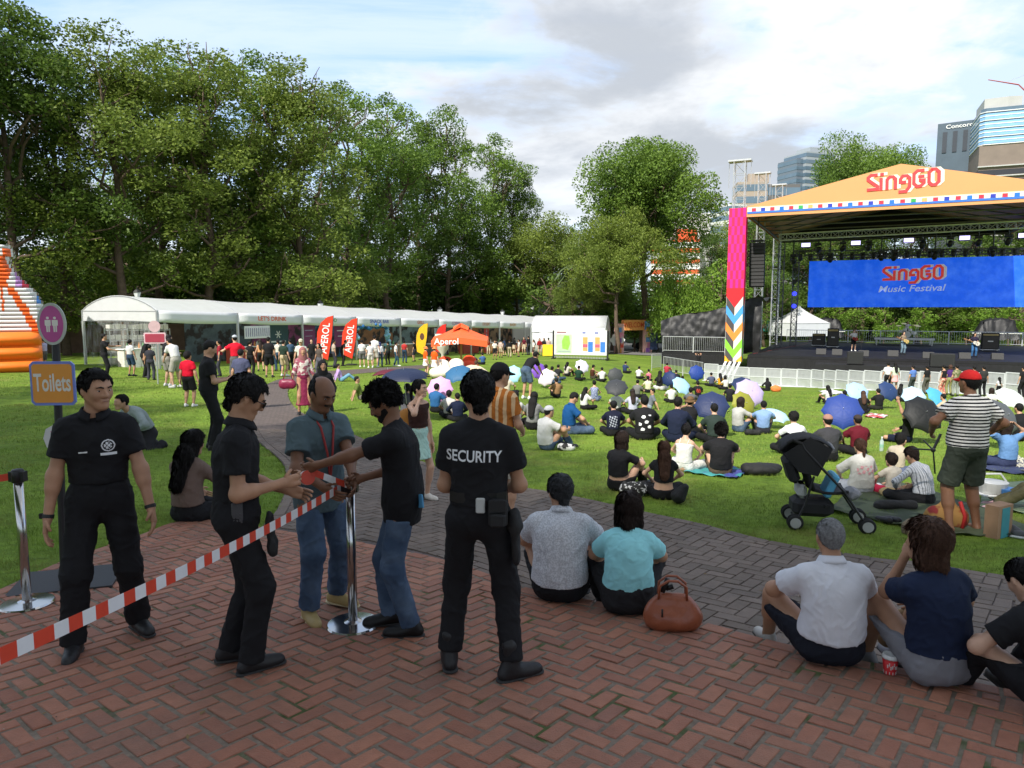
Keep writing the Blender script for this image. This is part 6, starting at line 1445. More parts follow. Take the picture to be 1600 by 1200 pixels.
V_, F__ = field([cap((.205, -.06, .93), (.215, -.05, .72), .045, .05, .02, sq=(1, 0, 0, .5)), cap((.20, -.06, .97), (.205, -.06, .9), .03, .045)], .009); V_ = V_+vnormals(V_, F__)*(wob(V_, 40, 3)*.006)[:, None]; to_obj('hanging_gloves', V_, F__, MATS['black nylon'], J['root'], None, J['S'])
J = who(171, 1000, 573, 203, 'security guard facing the camera in black polo with round chest emblem, beside the Toilets sign', None, zf=ZT, skin='tan', hair=('black', 'short'), hx=.0075, face=True, head=(38, 6), feet=[(-.16, -.10), (.17, .14)], toe=[(-.5, 1, 0), (.05, 1, 0)],
  hands=[(-.29, .12, .84), (.28, .10, .80)], elb=[(-.7, -.9, -.3), (.7, -.9, -.3)], collar='black', hem=.02, neck=.0, boot=.05, top=('black', 'short', 1.15), waist=.05, lean=(0, 3), fat=1.06)
on_shirt(J, gridpatch(.075, .075, 24, lambda x, y: .03 < math.hypot(x, y) < .0365 or math.hypot(x, y) < .022 and abs(math.sin(x*260)+math.cos(y*240)) > .5), W_TXT, 'chest_emblem', J['sc']-J['u1']*.13-J['r1']*.075+J['f1']*.1, (-1, 0, 0), (0, 0, 1))
on_shirt(J, gridpatch(.085, .016, 8), W_TXT, 'chest_line', J['sc']-J['u1']*.182-J['r1']*.075+J['f1']*.1, (-1, 0, 0), (0, 0, 1))
on_shirt(J, gridpatch(.05, .009, 6), W_TXT, 'pen_clip', J['sc']-J['u1']*.165+J['r1']*.06+J['f1']*.1, (-1, 0, .1), (0, 0, 1))
for k, nm in ((1, 'wrist_watch'), (0, 'bracelet')):
 w0, fd, pn, sd_ = J['hands'][k]; m = MB(); m.lathe([(.029, -.012), (.033, -.010), (.033, .010), (.029, .012)], w0-fd*.012, 14, Vector(fd).to_track_quat('Z', 'Y').to_matrix());
 if k: m.cbox(w0-fd*.012-pn*.032, (.03, .012, .034), .004)
 o = m.build(nm, mat('black rubber', (.012, .012, .012), .5), J['root']); o.scale = (J['S'],)*3
J = who(378, 1040, 584, -72, 'security guard in profile looking down, with sunglasses, phone on his belt and black cap-toe shoes', None, zf=ZT, skin='tan', hair=('black', 'mid'), hx=.0075, face=True, head=(10, 30), feet=[(-.09, -.07), (.10, .06)], toe=[(0, 1, 0), (-.35, 1, 0)],
  hands=[(-.03, .30, 1.04), (.12, .27, 1.12)], elb=[(-.5, -1, -.5), (.4, -1, -.5)], collar='black', grip=('relax', 'fist'), hem=.03, top=('black', 'short', 1.2), lean=(2, 6), fat=1.06, waist=.05, neck=.0)
m = MB(); hl = J['hl']
for s in (-1, 1): m.box(hl(s*.033, .104, .006), (.050, .006, .036), Matrix(J['R'].tolist())); m.tube([hl(s*.056, .102, .012), hl(s*.080, .06, .012), hl(s*.080, -.005, .008)], .003, 5)
m.box(hl(0, .105, .016), (.02, .004, .006), Matrix(J['R'].tolist())); o = m.build('sunglasses', mat('dark lenses', (.01, .01, .012), .15), J['root']); o.scale = (J['S'],)*3
m = MB(); m.cbox(J['P']+vv(.175, .02, .05), (.025, .06, .12), .006); m.box(J['P']+vv(.19, .02, .12), (.006, .01, .06));
for i in range(3):
 for j in range(3): m.box(J['P']+vv(.190, .004+.016*j, .01+.018*i), (.004, .010, .011))
o = m.build('walkie_talkie', mat('radio grey', (.06, .06, .065), .5), J['root']); o.scale = (J['S'],)*3
V_, F__ = field([cap((.12, .19, .93), (.12, .20, .74), .035, .05, .02, sq=(0, 1, 0, .6))], .009); V_ = V_+vnormals(V_, F__)*(wob(V_, 45, 8)*.008)[:, None]; to_obj('hanging_gloves', V_, F__, MATS['black nylon'], J['root'], None, J['S'])
J = who(503, 955, 583, 226, 'balding man with moustache in grey shirt, jeans and tan boots with a red lanyard', None, zf=ZT, skin='brown', hair=('black', 'bald'), hx=.0075, face=True, head=(6, 24), feet=[(-.15, -.04), (.15, .08)], toe=[(-.35, 1, 0), (.2, 1, 0)],
  hands=[(-.02, .42, 1.05), (.17, .36, 1.02)], elb=[(-.8, -.5, -.6), (.7, -.7, -.6)], collar=(.085, .125, .14), top=((.085, .125, .14), 'short', 1.6), bottom=('denim', 'long'), beard='stache', fat=1.14, hem=.29, shoes='a5905f', sole='b8ab88', boot=.03, lean=(0, 7), neck=.0, waist=-.02, cuff=.96)
m = MB(); f1, u1, r1, nb = J['f1'], J['u1'], J['r1'], J['nb']
for s in (-1, 1): m.tube([nb+r1*.06*s+f1*.02+u1*.0, nb+r1*.05*s+f1*.115-u1*.07, nb+r1*.02*s+f1*.165-u1*.25, nb+f1*.185-u1*.45], [.004, .008, .008, .007], 6)
o = m.build('lanyard', mat('red lanyard', (.35, .04, .04), .7), J['root']); o.scale = (J['S'],)*3
o = MB().cbox(nb+f1*.19-u1*.50, (.06, .006, .085), .003).build('badge', mat('badge card', (.6, .62, .63), .4), J['root']); o.scale = (J['S'],)*3
J = who(632, 985, 594, 97, 'bearded man with curly hair in black T-shirt and jeans winding striped tape', None, zf=ZT, skin='brown', hair=('black', 'curly'), hx=.0075, face=True, head=(4, 34), feet=[(-.10, -.05), (.11, .10)], toe=[(.1, 1, 0), (-.1, 1, 0)],
  hands=[(-.02, .62, 1.17), (.12, .28, 1.06)], elb=[(-.9, 0, -.35), (.6, -1, -.5)], grip=('hold', 'hold'), top=('black', 'short', 1.6), bottom=('denim', 'long'), beard='full', hem=.27, shoes='0d0d0e', lean=(-2, 13), twist=-8, waist=-.02, cuff=.99)
o = MB().cbox(J['P']+vv(-.12, -.12, .02), (.10, .012, .09), .004, rotm(0, 12, 25)).build('back_pocket_card', mat('blue plastic sleeve', (.10, .35, .60), .5), J['root']); o.scale = (J['S'],)*3
JT = J
J1 = who(873, 942, 740, -8, 'grey haired man in pale speckled short sleeved shirt sitting on the terrace edge', None, 'edge', ZT, skin='tan', hair=('greyblack', 'mid'), hx=.0085, head=(28, 12), top=('greyish', 'short', 2.0), collar='greyish', fat=1.28, hem=.10, lean=(-6, 24), bottom=('black', 'long'), neck=.0)
J2 = who(982, 962, 770, -6, 'woman with dark bob in turquoise top sitting on the terrace edge beside a brown handbag', None, 'edge', ZT, skin='tan', hair=('dbrown', 'bob'), hx=.0085, head=(-8, 12), top=((.30, .68, .72), 'short', 1.9), fat=1.3, hem=.03, lean=(-8, 20), female=True, bottom=((.02, .02, .022), 'long'), neck=.0)
o = MB().cbox(J2['wr'][1]+vv(.02, .05, -.03), (.1, .16, .004), .001, rotm(35, 20, 10)).build('paper_sheet', mat('pale lilac paper', (.6, .55, .72), .7), J2['root'])
J3 = who(1306, 1043, 809, -4, 'man with cropped grey hair in white polo sitting on the terrace edge', None, 'edge', ZT, skin='tan', hair=('grey', 'crop'), hx=.0085, head=(0, 10), top=((.66, .66, .70), 'short', 1.6), collar=(.66, .66, .70), fat=1.28, hem=.06, lean=(-8, 16), bottom=((.012, .014, .022), 'shorts'), shoes='b9b4ae', hands=[(-.16, .40, .34), (.14, .40, .30)], neck=.0, ank=[(-.24, .52, -.07), (.10, .54, -.07)], knee=[(-.4, .3, 1), (.1, .3, 1)])
J4 = who(1484, 1076, 812, 10, 'brown haired woman in navy T-shirt and grey shorts sitting on the terrace edge', None, 'edge', ZT, skin='tan', hair=('brown', 'bob'), hx=.0085, head=(20, 4), top=((.012, .02, .05), 'short', 1.7), fat=1.16, hem=.05, lean=(-4, 12), female=True, bottom=((.20, .20, .22), 'shorts'), shoes='8a8a90', side=-4, hands=[(-.07, .22, .67), (.22, .38, .30)], elb=[(-.1, .8, -1), (1, -.4, -.3)], ank=[(-.08, .50, -.07), (.14, .5, -.07)], knee=[(-.05, .3, 1), (.2, .3, 1)], neck=.0)
who(1690, 1135, 945, 10, 'person in black top cut by the right edge of the photo', None, 'edge', ZT, skin='light', hair=('black', 'short'), hx=.0085, top=('black', 'short', 1.6), fat=1.15, head=(0, 40), lean=(6, 44), bottom=('black', 'long'), tops=.85)
who(655, 783, 592, 228, 'woman in brown halter top and mint skirt with ochre backpack, hand at her cheek', None, skin='light', hair=('black', 'tail'), female=True, face=True, head=(20, 0), hx=.0085, top=('3a241f', 'none', .6), bottom=((.45, .68, .60), 'skirt'), shoes='d8d2c8', hands=[(-.20, .06, .84), (.10, .14, 1.46)], elb=[(-.6, -1, 0), (1, .1, -1)], hem=-.01)
who(778, 822, 566, -28, 'man in black cap and rust striped shirt standing behind the SECURITY guard', None, skin='mid', hair=('black', 'short'), hx=.009, hats=((.012, .012, .014), 'cap'), top=('rust', 'short', 1.8), bottom=('b8b4a8', 'shorts'), hem=.14, head=(-25, 6), hands=[(-.12, .28, 1.0), (.15, .28, 1.0)], shoes='dddddd')
who(1503, 832, 578, 3, 'man in red cap, black and white striped T-shirt and olive shorts standing on the lawn', None, skin='brown', hair=('black', 'crop'), hx=.009, hats=((.55, .02, .02), 'cap'), top=('bw', 'short', 2.0), bottom=('3a4038', 'shorts'), fat=1.24, hem=.12, head=(12, 0), hands=[(-.30, .16, 1.08), (.30, .18, 1.02)], elb=[(-1, -.6, -.2), (1, -.6, -.2)], shoes=None, feet=[(-.15, 0), (.17, .02)], short=.92)
who(822, 624, 553, -40, 'man in black T-shirt and denim shorts bending over on the lawn', None, skin='mid', hair=('black', 'short'), hats=((.012, .012, .014), 'cap'), top=('black', 'short', 1.5), bottom=('denim', 'shorts'), tops=1.45, lean=(35, 62), hands=[(-.1, .75, .75), (.12, .72, .72)], shoes='e0e0e0')
who(330, 702, 531, -60, 'man in black T-shirt looking down at his phone on the left lawn', None, skin='mid', hair=BK, top=('black', 'short', 1.5), hands=[(-.05, .30, 1.12), (.08, .30, 1.12)], head=(0, 25), hem=.12)
who(296, 636, 550, -5, 'boy in bright red T-shirt and black shorts standing on the left lawn', None, child=True, skin='mid', top=('c8102e', 'short', 1.5), bottom=('black', 'shorts'), shoes='d8d8d8', hem=.08)
who(262, 604, 522, -30, 'person in black T-shirt and grey shorts left of the man leaning forward', None, skin='light', top=('black', 'short', 1.4), bottom=('8c8a84', 'shorts'), lean=(6, 14), shoes='cccccc', hands=[(-.1, .4, 1.1), (.2, .35, 1.1)])
who(277, 606, 521, 60, 'man in white shirt leaning forward beside the boy in red', None, skin='light', top=((.6, .6, .6), 'short', 1.4), bottom=('9a9890', 'shorts'), lean=(10, 40), tops=1.66, shoes='cccccc', hands=[(-.1, .5, .9), (.2, .5, .9)])
who(165, 592, 521, -60, 'staff member in black reaching out behind the clear tent sheet', None, skin='mid', top=('black', 'short'), hands=[(-.1, .5, 1.25), (.2, .4, 1.1)])
who(226, 590, 527, -75, 'person in black stooping at the corner of the first tent', None, skin='mid', top=('black', 'long'), lean=(10, 28), tops=1.68)
who(370, 604, 523, 30, 'person in red T-shirt and pale cap at the tent counter', None, skin='light', top=('d01830', 'short', 1.4), hats=('aab0b8', 'cap'), bottom=((.1, .1, .1), 'long'), hands=[(-.4, .3, 1.2), (.3, .3, 1.2)])
who(379, 640, 545, 0, 'person with short black hair in slate T-shirt behind the second security guard', None, skin='mid', top=('4a4e68', 'short', 1.7), bottom=((.06, .06, .07), 'long'), fat=1.15)
who(421, 590, 526, 5, 'man all in black seen from behind on the path near the purple panels', None, skin='mid', top=('black', 'short', 1.4), bottom=('black', 'shorts'), shoes='222222')
who(444, 588, 531, -15, 'person in dark green top and khaki shorts on the path', None, skin='light', top=('26382e', 'short', 1.4), bottom=('b8a888', 'shorts'), shoes='e8e8e8')
who(408, 580, 530, 20, 'woman with bare arms near the tent counters', None, skin='light', top=('c09068', 'none'), bottom=('black', 'shorts'), female=True, hair=('dbrown', 'long'))
who(472, 596, 529, 190, 'man in pale shirt and cap walking from the balloon arch', None, skin='mid', top=('c8ccc0', 'short', 1.4), hats=('c8c0a8', 'cap'), bottom=('6a6050', 'long'))
who(476, 648, 541, 200, 'woman in patterned pink headscarf and maroon skirt carrying a maroon bag', None, skin='tan', top=('flor2', 'long', 1.6), hair=((.30, .12, .12), 'hijab'), bottom=((.20, .02, .06), 'midi'), female=True)
who(507, 686, 561, 205, 'woman in black headscarf and loose black clothes walking on the path', None, skin='tan', face=True, top=((.02, .02, .022), 'long', 1.9), hair=((.012, .012, .013), 'hijab'), bottom=((.02, .02, .022), 'wide'), female=True, hands=[(-.2, .2, 1.0), (.2, .2, .95)], shoes='dddddd')
who(535, 572, 532, -70, 'person in black pulling a cart near the right feather flag', None, skin='mid', top=('black', 'short'), lean=(8, 30), tops=1.66)
who(500, 590, 536, 150, 'woman in dark top near the left feather flag', None, skin='mid', top=((.09, .07, .06), 'short'), female=True, hair=('black', 'long'), bottom=((.1, .1, .12), 'long'))
for a in [(566, 574, 531, 10, 'person in white shirt and grey shorts, leftmost of the group by the tents', 'short', 'shorts', '6a6a6c'), (579, 575, 534, 20, 'woman in white blouse and white shorts, second in the group by the tents', 'short', 'shorts', 'd8d4cc'), (586, 574, 524, -5, 'tall person in white shirt in the middle of the group by the tents', 'short', 'shorts', 'bcb8ae')]:
 who(*a[:5], 'people in white walking by the tents', skin='light', top=((.66, .66, .66), a[5], 1.5), bottom=(a[7], a[6]), shoes='dddddd')
who(594, 573, 536, 0, 'woman in navy headscarf, white top and jeans by the tents', 'people in white walking by the tents', skin='mid', top=((.6, .62, .66), 'long', 1.5), hair=((.03, .04, .12), 'hijab'), bottom=('denim', 'long'), female=True)
who(619, 572, 534, -80, 'woman in white T-shirt and jeans walking alone along the path', None, skin='mid', top=((.66, .66, .66), 'short', 1.4), bottom=('2c4a5c', 'long'), female=True, hair=('black', 'tail'), shoes='eeeeee', feet=[(-.1, -.14), (.1, .16)])
who(665, 589, 541, -60, 'woman in orange top and white skirt, left one of the two hostesses', 'hostesses in orange tops', skin='light', top=('f05a18', 'short'), bottom=((.7, .7, .7), 'skirt'), female=True, hair=('brown', 'bun'), hats=('f08a50', 'bucket'))
who(679, 592, 541, -30, 'woman in orange top and white skirt, right one of the two hostesses', 'hostesses in orange tops', skin='light', top=('f05a18', 'short'), bottom=((.7, .7, .7), 'skirt'), female=True, hair=('brown', 'bun'), hats=('f08a50', 'bucket'))
rr = random.Random(5)
cols_ = ['161618', 'c8c4c0', '5a1828', '1c1c22', 'dcd8d4', '8a1a20', '202024', 'c0a8a0', '2a3a5a', '1a1a1c']
for i, px in enumerate([700, 712, 731, 741, 752, 763, 775, 782, 789, 796, 803, 811, 819, 826, 834, 843, 850, 857]):
 py = 556+rr.uniform(-2, 3)-(3 if px < 760 else 0); c = cols_[i % 10]; nm = {'161618': 'black', 'c8c4c0': 'pale grey', '5a1828': 'maroon', '1c1c22': 'charcoal', 'dcd8d4': 'white', '8a1a20': 'dark red', '202024': 'black', 'c0a8a0': 'beige', '2a3a5a': 'navy', '1a1a1c': 'black'}[c]
 who(px, py, py-27-rr.uniform(-2, 3), rr.uniform(-180, 180), ['first', 'second', 'third', 'fourth', 'fifth', 'sixth', 'seventh', 'eighth', 'ninth', 'tenth', 'eleventh', 'twelfth', 'thirteenth', 'fourteenth', 'fifteenth', 'sixteenth', 'seventeenth', 'last'][i]+' from the left in the distant queue by the tents, %s top' % nm, 'distant queue of visitors by the tents', skin=rr.choice(['light', 'mid', 'tan']), top=(c, rr.choice(['short', 'long']), 1.3), bottom=(rr.choice(['black', '3a3a44', 'b8a890', '4a3a34']), rr.choice(['long', 'shorts', 'skirt'])), female=rr.random() < .5, hair=('black', rr.choice(['short', 'long', 'tail'])))
rr2 = random.Random(11)
for i, (px, py, top, c, kind, lb) in enumerate([(205, 588, 530, 'c8c8c8', 'stand', 'pale grey top, nearest the arched tent'), (236, 594, 538, '303038', 'stand', 'charcoal top, at the ticket sign'), (345, 588, 531, '8a2030', 'stand', 'dark red top, below the blackboard'), (392, 586, 532, '18181a', 'stand', 'black top, left of the man all in black'), (436, 580, 530, 'd0ccc0', 'stand', 'cream top, behind the person in green'), (455, 578, 530, '405870', 'stand', 'slate blue top, left of the balloon arch'),
  (488, 577, 529, '202022', 'stand', 'black top, right of the balloon arch'), (522, 575, 531, 'b0a090', 'stand', 'beige top, beside the left feather flag'), (607, 570, 533, '303a30', 'stand', 'dark green top, before the girl in jeans'), (632, 567, 533, 'a83030', 'stand', 'red top, left of the yellow flag'), (648, 565, 533, '181818', 'stand', 'black top, touching the yellow flag'), (773, 562, 533, 'd8d0c8', 'stand', 'white top, right of the orange parasol')]):
 who(px, py, top, rr2.uniform(-180, 180), 'visitor in front of the tents, '+lb, 'visitors browsing the tent stalls', skin=rr2.choice(['light', 'mid', 'tan']), top=(c, 'short', 1.3), bottom=(rr2.choice(['black', '3a3a44', 'a89880', '2c4058']), rr2.choice(['long', 'shorts'])), female=i % 2 == 0, hair=('black', 'tail' if i % 2 == 0 else 'short'))
def barrier_y(px): return float(np.interp(px, [1250, 1340, 1450, 1560, 1700], [604.5, 609, 613, 617, 623]))
for a in [(1386, 612, 564, 'person in white shirt at the barrier, left one of a pair with a hairband', (.66, .66, .66), 'black', 'long', 0, 'short'), (1397, 613, 565, 'woman in pale green top and pink skirt at the barrier', (.55, .62, .5), 'e0a8a8', 'skirt', 1, 'long'), (1425, 609, 571, 'man in blue T-shirt and grey trousers at the barrier', '5878b8', '3c4442', 'long', 0, 'short'),
          (1447, 613, 572, 'person in black top and grey trousers at the barrier', 'black', '55554e', 'wide', 1, 'tail'), (1473, 619, 570, 'woman in black halter top and bright floral trousers at the barrier', 'black', 'floral', 'wide', 1, 'bun'), (1483, 617, 570, 'person with fair hair in violet top at the barrier', '4a2a6a', '8a8a5a', 'long', 1, 'bob'),
          (1493, 619, 570, 'man in black and white leaf print shirt at the barrier', 'camo', '8a9088', 'long', 0, 'short'), (1520, 617, 573, 'person in black at the barrier behind the red capped man', 'black', '50301c', 'long', 0, 'mid'), (1535, 617, 575, 'person in dark T-shirt at the barrier, right of the red cap', (.03, .03, .03), 'black', 'long', 0, 'short'),
          (1560, 616, 586, 'child in white T-shirt and black shorts at the barrier', (.66, .66, .66), 'black', 'long', 1, 'long'), (1597, 618, 575, 'person in black T-shirt with round print at the barrier, right edge', 'black', 'black', 'long', 0, 'short')]:
 dy = max(0, barrier_y(a[0])+3-a[1]); who(a[0], a[1]+dy, a[2]+dy, rr.uniform(-25, 25), a[3], 'people standing at the white barrier', skin=rr.choice(['light', 'mid']), top=(a[4], 'none' if 'halter' in a[3] else 'short', 1.4), bottom=(a[5], a[6]), female=bool(a[7]), hair=('brown' if 'fair' in a[3] else 'black', a[8]), child='child' in a[3])
who(1091, 580, 556, 0, 'person in black raising a camera by the steel fence', None, skin='mid', top=('black', 'long'), hands=[(-.1, .35, 1.6), (.1, .35, 1.6)])
G5 = 'people sitting on the lawn'
def sit(px, py, top, yaw, label, tp, bt=('black', 'long'), hair=('black', 'short'), pose='cross', **k):
 k.setdefault('skin', 'mid'); return who(px, py, top, yaw, label, G5, pose, top=tp if isinstance(tp, tuple) and isinstance(tp[-1], (str, float)) and len(tp) > 1 and tp[1] in ('short', 'long', 'none', 'strap', 'crop', 'half', 'cap') else (tp, 'short', 1.5), bottom=bt, hair=hair, **k)
sit(962, 768, 672, -38, 'woman with green tipped dark hair in black crop top', ('black', 'short', 1.1), hair=('dbrown', 'bob'), pose='knees', female=True, skin='light', hem=-.03, fat=1.12, waist=.0)
sit(1037, 782, 687, -8, 'woman with long wavy brown hair in black top baring her lower back', ('black', 'cap', 1.0), hair=('brown', 'long'), female=True, skin='light', hem=-.06, fat=1.06, waist=-.03, hairlen=.40)
sit(1066, 738, 660, -30, 'woman in white strappy dress with hair clip beside the man with black curls', ((.62, .62, .60), 'strap', 1.3), ((.62, .62, .60), 'midi'), ('black', 'bun'), female=True, skin='light')
sit(1126, 744, 659, -12, 'man with long black curls in black T-shirt and brown trousers, arm on his knee', 'black', ('5a4c3e', 'long'), ('black', 'big'), 'knees', fat=1.12, skin='light', hem=.08)
sit(1117, 694, 628, -5, 'man with undercut in dark green T-shirt behind the man with curls', '2c3834', hair=('black', 'short'), skin='light')
sit(1056, 692, 617, -22, 'man in navy long sleeved top photographing with a phone', ('1b2238', 'long', 1.6), ('1b2238', 'long'), fat=1.08)
J = sit(1007, 688, 611, -6, 'man in black T-shirt with white ink figure across the back', 'black', fat=1.18, hem=.08)
on_shirt(J, gridpatch(.24, .32, 26, lambda x, y: math.sin(x*37+y*23)+math.sin(y*51-x*19+1.3) > .75), W_TXT, 'back_print', J['sc']-J['u1']*.22, (1, 0, 0), (0, 0, 1))
J = sit(958, 682, 624, -8, 'person in black cap and navy T-shirt with pale print across the back', '161a2e', hats=((.012, .012, .014), 'cap'), fat=1.05)
on_shirt(J, gridpatch(.20, .28, 24, lambda x, y: math.sin(x*70+y*33)*math.sin(y*61-x*29+1.3) > .12), mat('pale blue print', (.35, .38, .46), .7), 'back_print', J['sc']-J['u1']*.20, (1, 0, 0), (0, 0, 1))
sit(1150, 675, 619, -55, 'woman in light grey T-shirt and jeans right of the big navy umbrella', ((.42, .42, .40), 'half', 1.6), ('denim', 'long'), ('dbrown', 'bob'), 'knees', female=True)
sit(1192, 678, 624, -18, 'man in light blue shirt hugging his knees', ('7f9cc8', 'short', 1.6), ((.03, .03, .04), 'long'), pose='knees')
sit(1075, 680, 617, -25, 'person in brown bucket hat and black jacket holding up a phone', ('black', 'long', 1.7), hats=('6a5238', 'bucket'), hands=[(-.18, .5, .62), (.05, .42, .7)])
sit(1243, 712, 641, 0, 'man with spiky black hair in white T-shirt behind the pushchair', ((.60, .62, .64), 'short', 1.7), hair=('black', 'curly'), skin='light')
sit(963, 645, 610, -10, 'person in white T-shirt under the lower charcoal umbrella', ((.62, .62, .62), 'short', 1.6))
sit(989, 648, 606, 0, 'woman with long dark hair under a grey cap in lilac top', ((.45, .45, .58), 'short', 1.4), hair=('dbrown', 'long'), hats=('2c3444', 'cap'), female=True)
sit(1018, 640, 616, 90, 'person in grey top reclining behind the man with the white ink figure', ('6a7078', 'short', 1.4), ((.25, .3, .35), 'long'), pose='back')
sit(929, 627, 593, 0, 'woman in off shoulder blue patterned top', ('bluepat', 'none', 1.2), ('bluepat', 'midi'), ('black', 'bun'), female=True, skin='light')
sit(994, 622, 592, -30, 'man in grey T-shirt turning right beside the charcoal umbrella', '6c6c6c', skin='light')
sit(1013, 614, 586, 0, 'woman with ponytail in pale yellow top', ((.62, .58, .42), 'short', 1.3), hair=('black', 'tail'), female=True)
sit(1030, 610, 578, -20, 'woman with long black hair and white skirt beside the navy umbrella', ('black', 'short'), ((.6, .6, .6), 'midi'), ('black', 'long'), female=True)
sit(997, 592, 573, -30, 'person in white shirt far out on the lawn, turned right', ((.64, .64, .64), 'short', 1.3))
sit(1014, 597, 579, 0, 'person in pink top in front of the person in white shirt', ('c86a80', 'none', 1.2), female=True)
J = sit(1091, 623, 594, 0, 'person in black T-shirt with red print on the back', 'black', hair=('black', 'mid'))
on_shirt(J, gridpatch(.2, .2, 10, lambda x, y: math.sin(x*70+y*33)*math.sin(y*61) > .0), mat('red print', (.5, .05, .03), .7), 'back_print', J['sc']-J['u1']*.18, (1, 0, 0), (0, 0, 1), .012)
sit(1112, 604, 581, 0, 'person in slate T-shirt sitting against the barrier', '4a5068')
sit(1126, 606, 582, 0, 'person in black with yellow band sitting near the barrier', ('c89020', 'none', 1.2), hair=('black', 'long'), female=True)
sit(1135, 609, 586, 15, 'person in white floral top sitting near the barrier', ((.62, .58, .55), 'short', 1.3), hair=('black', 'bob'), female=True)
sit(1200, 611, 589, 0, 'lone person in black headscarf on the open lawn in front of the barrier', ('black', 'long', 1.4), hair=((.012, .012, .013), 'hijab'))
sit(903, 595, 572, -20, 'person in dark green T-shirt next to the small white umbrella', '1c3a2c', skin='mid')
sit(924, 592, 570, -50, 'woman in brown top and black cap right of the small white umbrella', ('4a2a1c', 'none', 1.2), ('4a4438', 'long'), hats=((.012, .012, .014), 'cap'), female=True, pose='knees')
sit(941, 597, 577, 0, 'person in white T-shirt with black squiggle left of the upper charcoal umbrella', ((.64, .64, .64), 'short', 1.4))
sit(848, 703, 631, -55, 'man in white T-shirt with black and white bandana, knees drawn up', ((.58, .58, .57), 'short', 1.9), ('denim', 'long'), ('black', 'crop'), 'knees', hats=((.5, .5, .52), 'flat'), fat=1.15, hem=.1)
sit(884, 678, 610, -72, 'man in blue polo and jeans reading with his head bowed', ('14487c', 'short', 1.6), ('denim', 'long'), pose='cross', head=(0, 35), fat=1.15, collar=(.008, .07, .2))
sit(805, 668, 608, 0, 'woman with long black hair in white top next to the striped shirt man', ((.5, .5, .48), 'short', 1.5), hair=('black', 'long'), female=True)
sit(831, 672, 610, -20, 'woman with very long black hair behind the man with bandana', ((.2, .2, .2), 'short', 1.4), hair=('black', 'long'), female=True, hairlen=.5)
for a in [(850, 601, 568, 'person in white behind the violet umbrella', (.6, .6, .62)), (860, 601, 571, 'person with black hair beside the pale floral umbrella', (.55, .5, .5)), (870, 594, 572, 'person in black top and jeans right of the pale floral umbrella', (.02, .02, .02))]: sit(*a[:3], -30, a[3], (a[4], 'short', 1.3), ('denim', 'long'))
sit(678, 645, 597, -25, 'man in blue T-shirt in front of the pink umbrella', ('2a5c8c', 'short', 1.6), hair=('black', 'short'))
sit(701, 655, 608, 0, 'person in white T-shirt holding a pink cap left of the SECURITY guard', ((.5, .48, .46), 'short', 1.4), hair=('black', 'mid'))
sit(716, 660, 614, 10, 'person in navy jacket partly hidden by the SECURITY guard', ('141c34', 'long', 1.8))
sit(634, 655, 597, -10, 'woman with black ponytail sheltering under the navy umbrella left of the ochre backpack', ((.1, .1, .12), 'short', 1.4), hair=('black', 'tail'), female=True)
sit(616, 648, 604, 60, 'person in white under the rim of the navy umbrella', ((.6, .6, .6), 'short', 1.3), female=True)
sit(790, 617, 582, -30, 'person in cream top beside the pale blue umbrella', ((.55, .5, .4), 'short', 1.3), hair=('brown', 'mid'))
sit(740, 572, 553, 0, 'person in navy top sitting in front of the parasol', ('1a1a4a', 'short', 1.3)); sit(755, 570, 552, 20, 'person in blue top sitting right of the parasol pole', ('3a5a8a', 'short', 1.3))
sit(742, 592, 562, -20, 'person with brown hair sitting beside the white and steel blue umbrellas', ('c8b8a8', 'short', 1.4), hair=('brown', 'mid')); sit(700, 584, 560, -70, 'person reclining on the orange bean bag', ('e05a20', 'short', 1.2), ((.05, .05, .05), 'long'), pose='back')
sit(530, 596, 568, -70, 'woman in lilac top lounging on the grass right of the walking women', ('b898d0', 'long', 1.3), ('6a98b0', 'long'), pose='back', female=True)
sit(560, 625, 598, -75, 'person in green lying back on the grass beyond the path', ('5a6a30', 'short', 1.3), ((.15, .14, .12), 'long'), pose='back')
sit(288, 818, 668, -14, 'woman with long black hair in brown top sitting where bricks meet grass', ('6b5a52', 'long', 1.7), ('black', 'long'), ('black', 'long'), 'cross', female=True, hx=.0095, hairlen=.42, head=(-10, 10))
sit(234, 700, 588, 150, 'man in black and grey jacket bending forward behind the guard near the Toilets sign', ('8f9a9a', 'long', 1.9), ('2c2c30', 'long'), ('black', 'short'), 'kneel', hx=.012, lean=(20, 50), tops=.93)
sit(1297, 722, 645, 0, 'man in patterned cap and charcoal T-shirt behind the pushchair canopy', ('3a3a3e', 'short', 1.6), hats=('9a7468', 'flat'), fat=1.1)
sit(1344, 712, 646, 0, 'man in maroon polo and dark cap', ('5c1422', 'short', 1.7), hats=('3a3230', 'flat'), skin='brown', fat=1.1)
J = sit(1350, 774, 683, 3, 'woman with brown ponytail in white T-shirt with faded pink print', ((.55, .54, .50), 'half', 2.1), ('b0b4bc', 'long'), ('brown', 'tail'), female=True, skin='light', fat=1.2, hem=.10, hx=.010)
on_shirt(J, gridpatch(.28, .14, 30, lambda x, y: math.sin(x*80+y*30)+math.sin(y*71-x*49+1.3) > .2), mat('faded pink print', (.60, .30, .32), .7), 'back_print', J['sc']-J['u1']*.16, (1, 0, 0), (0, 0, 1), .006)
sit(1397, 742, 685, -55, 'boy in beige T-shirt looking right', ((.42, .36, .28), 'short', 1.2), ((.1, .12, .2), 'shorts'), child=True, H=1.2, skin='light', hx=.011)
sit(1400, 777, 717, 5, 'small child with hair in a knot and red print on a cream T-shirt', ((.55, .5, .42), 'short', 1.3), ('c03050', 'shorts'), ('dbrown', 'bun'), child=True, H=1.05, female=True, hx=.011, skin='light')
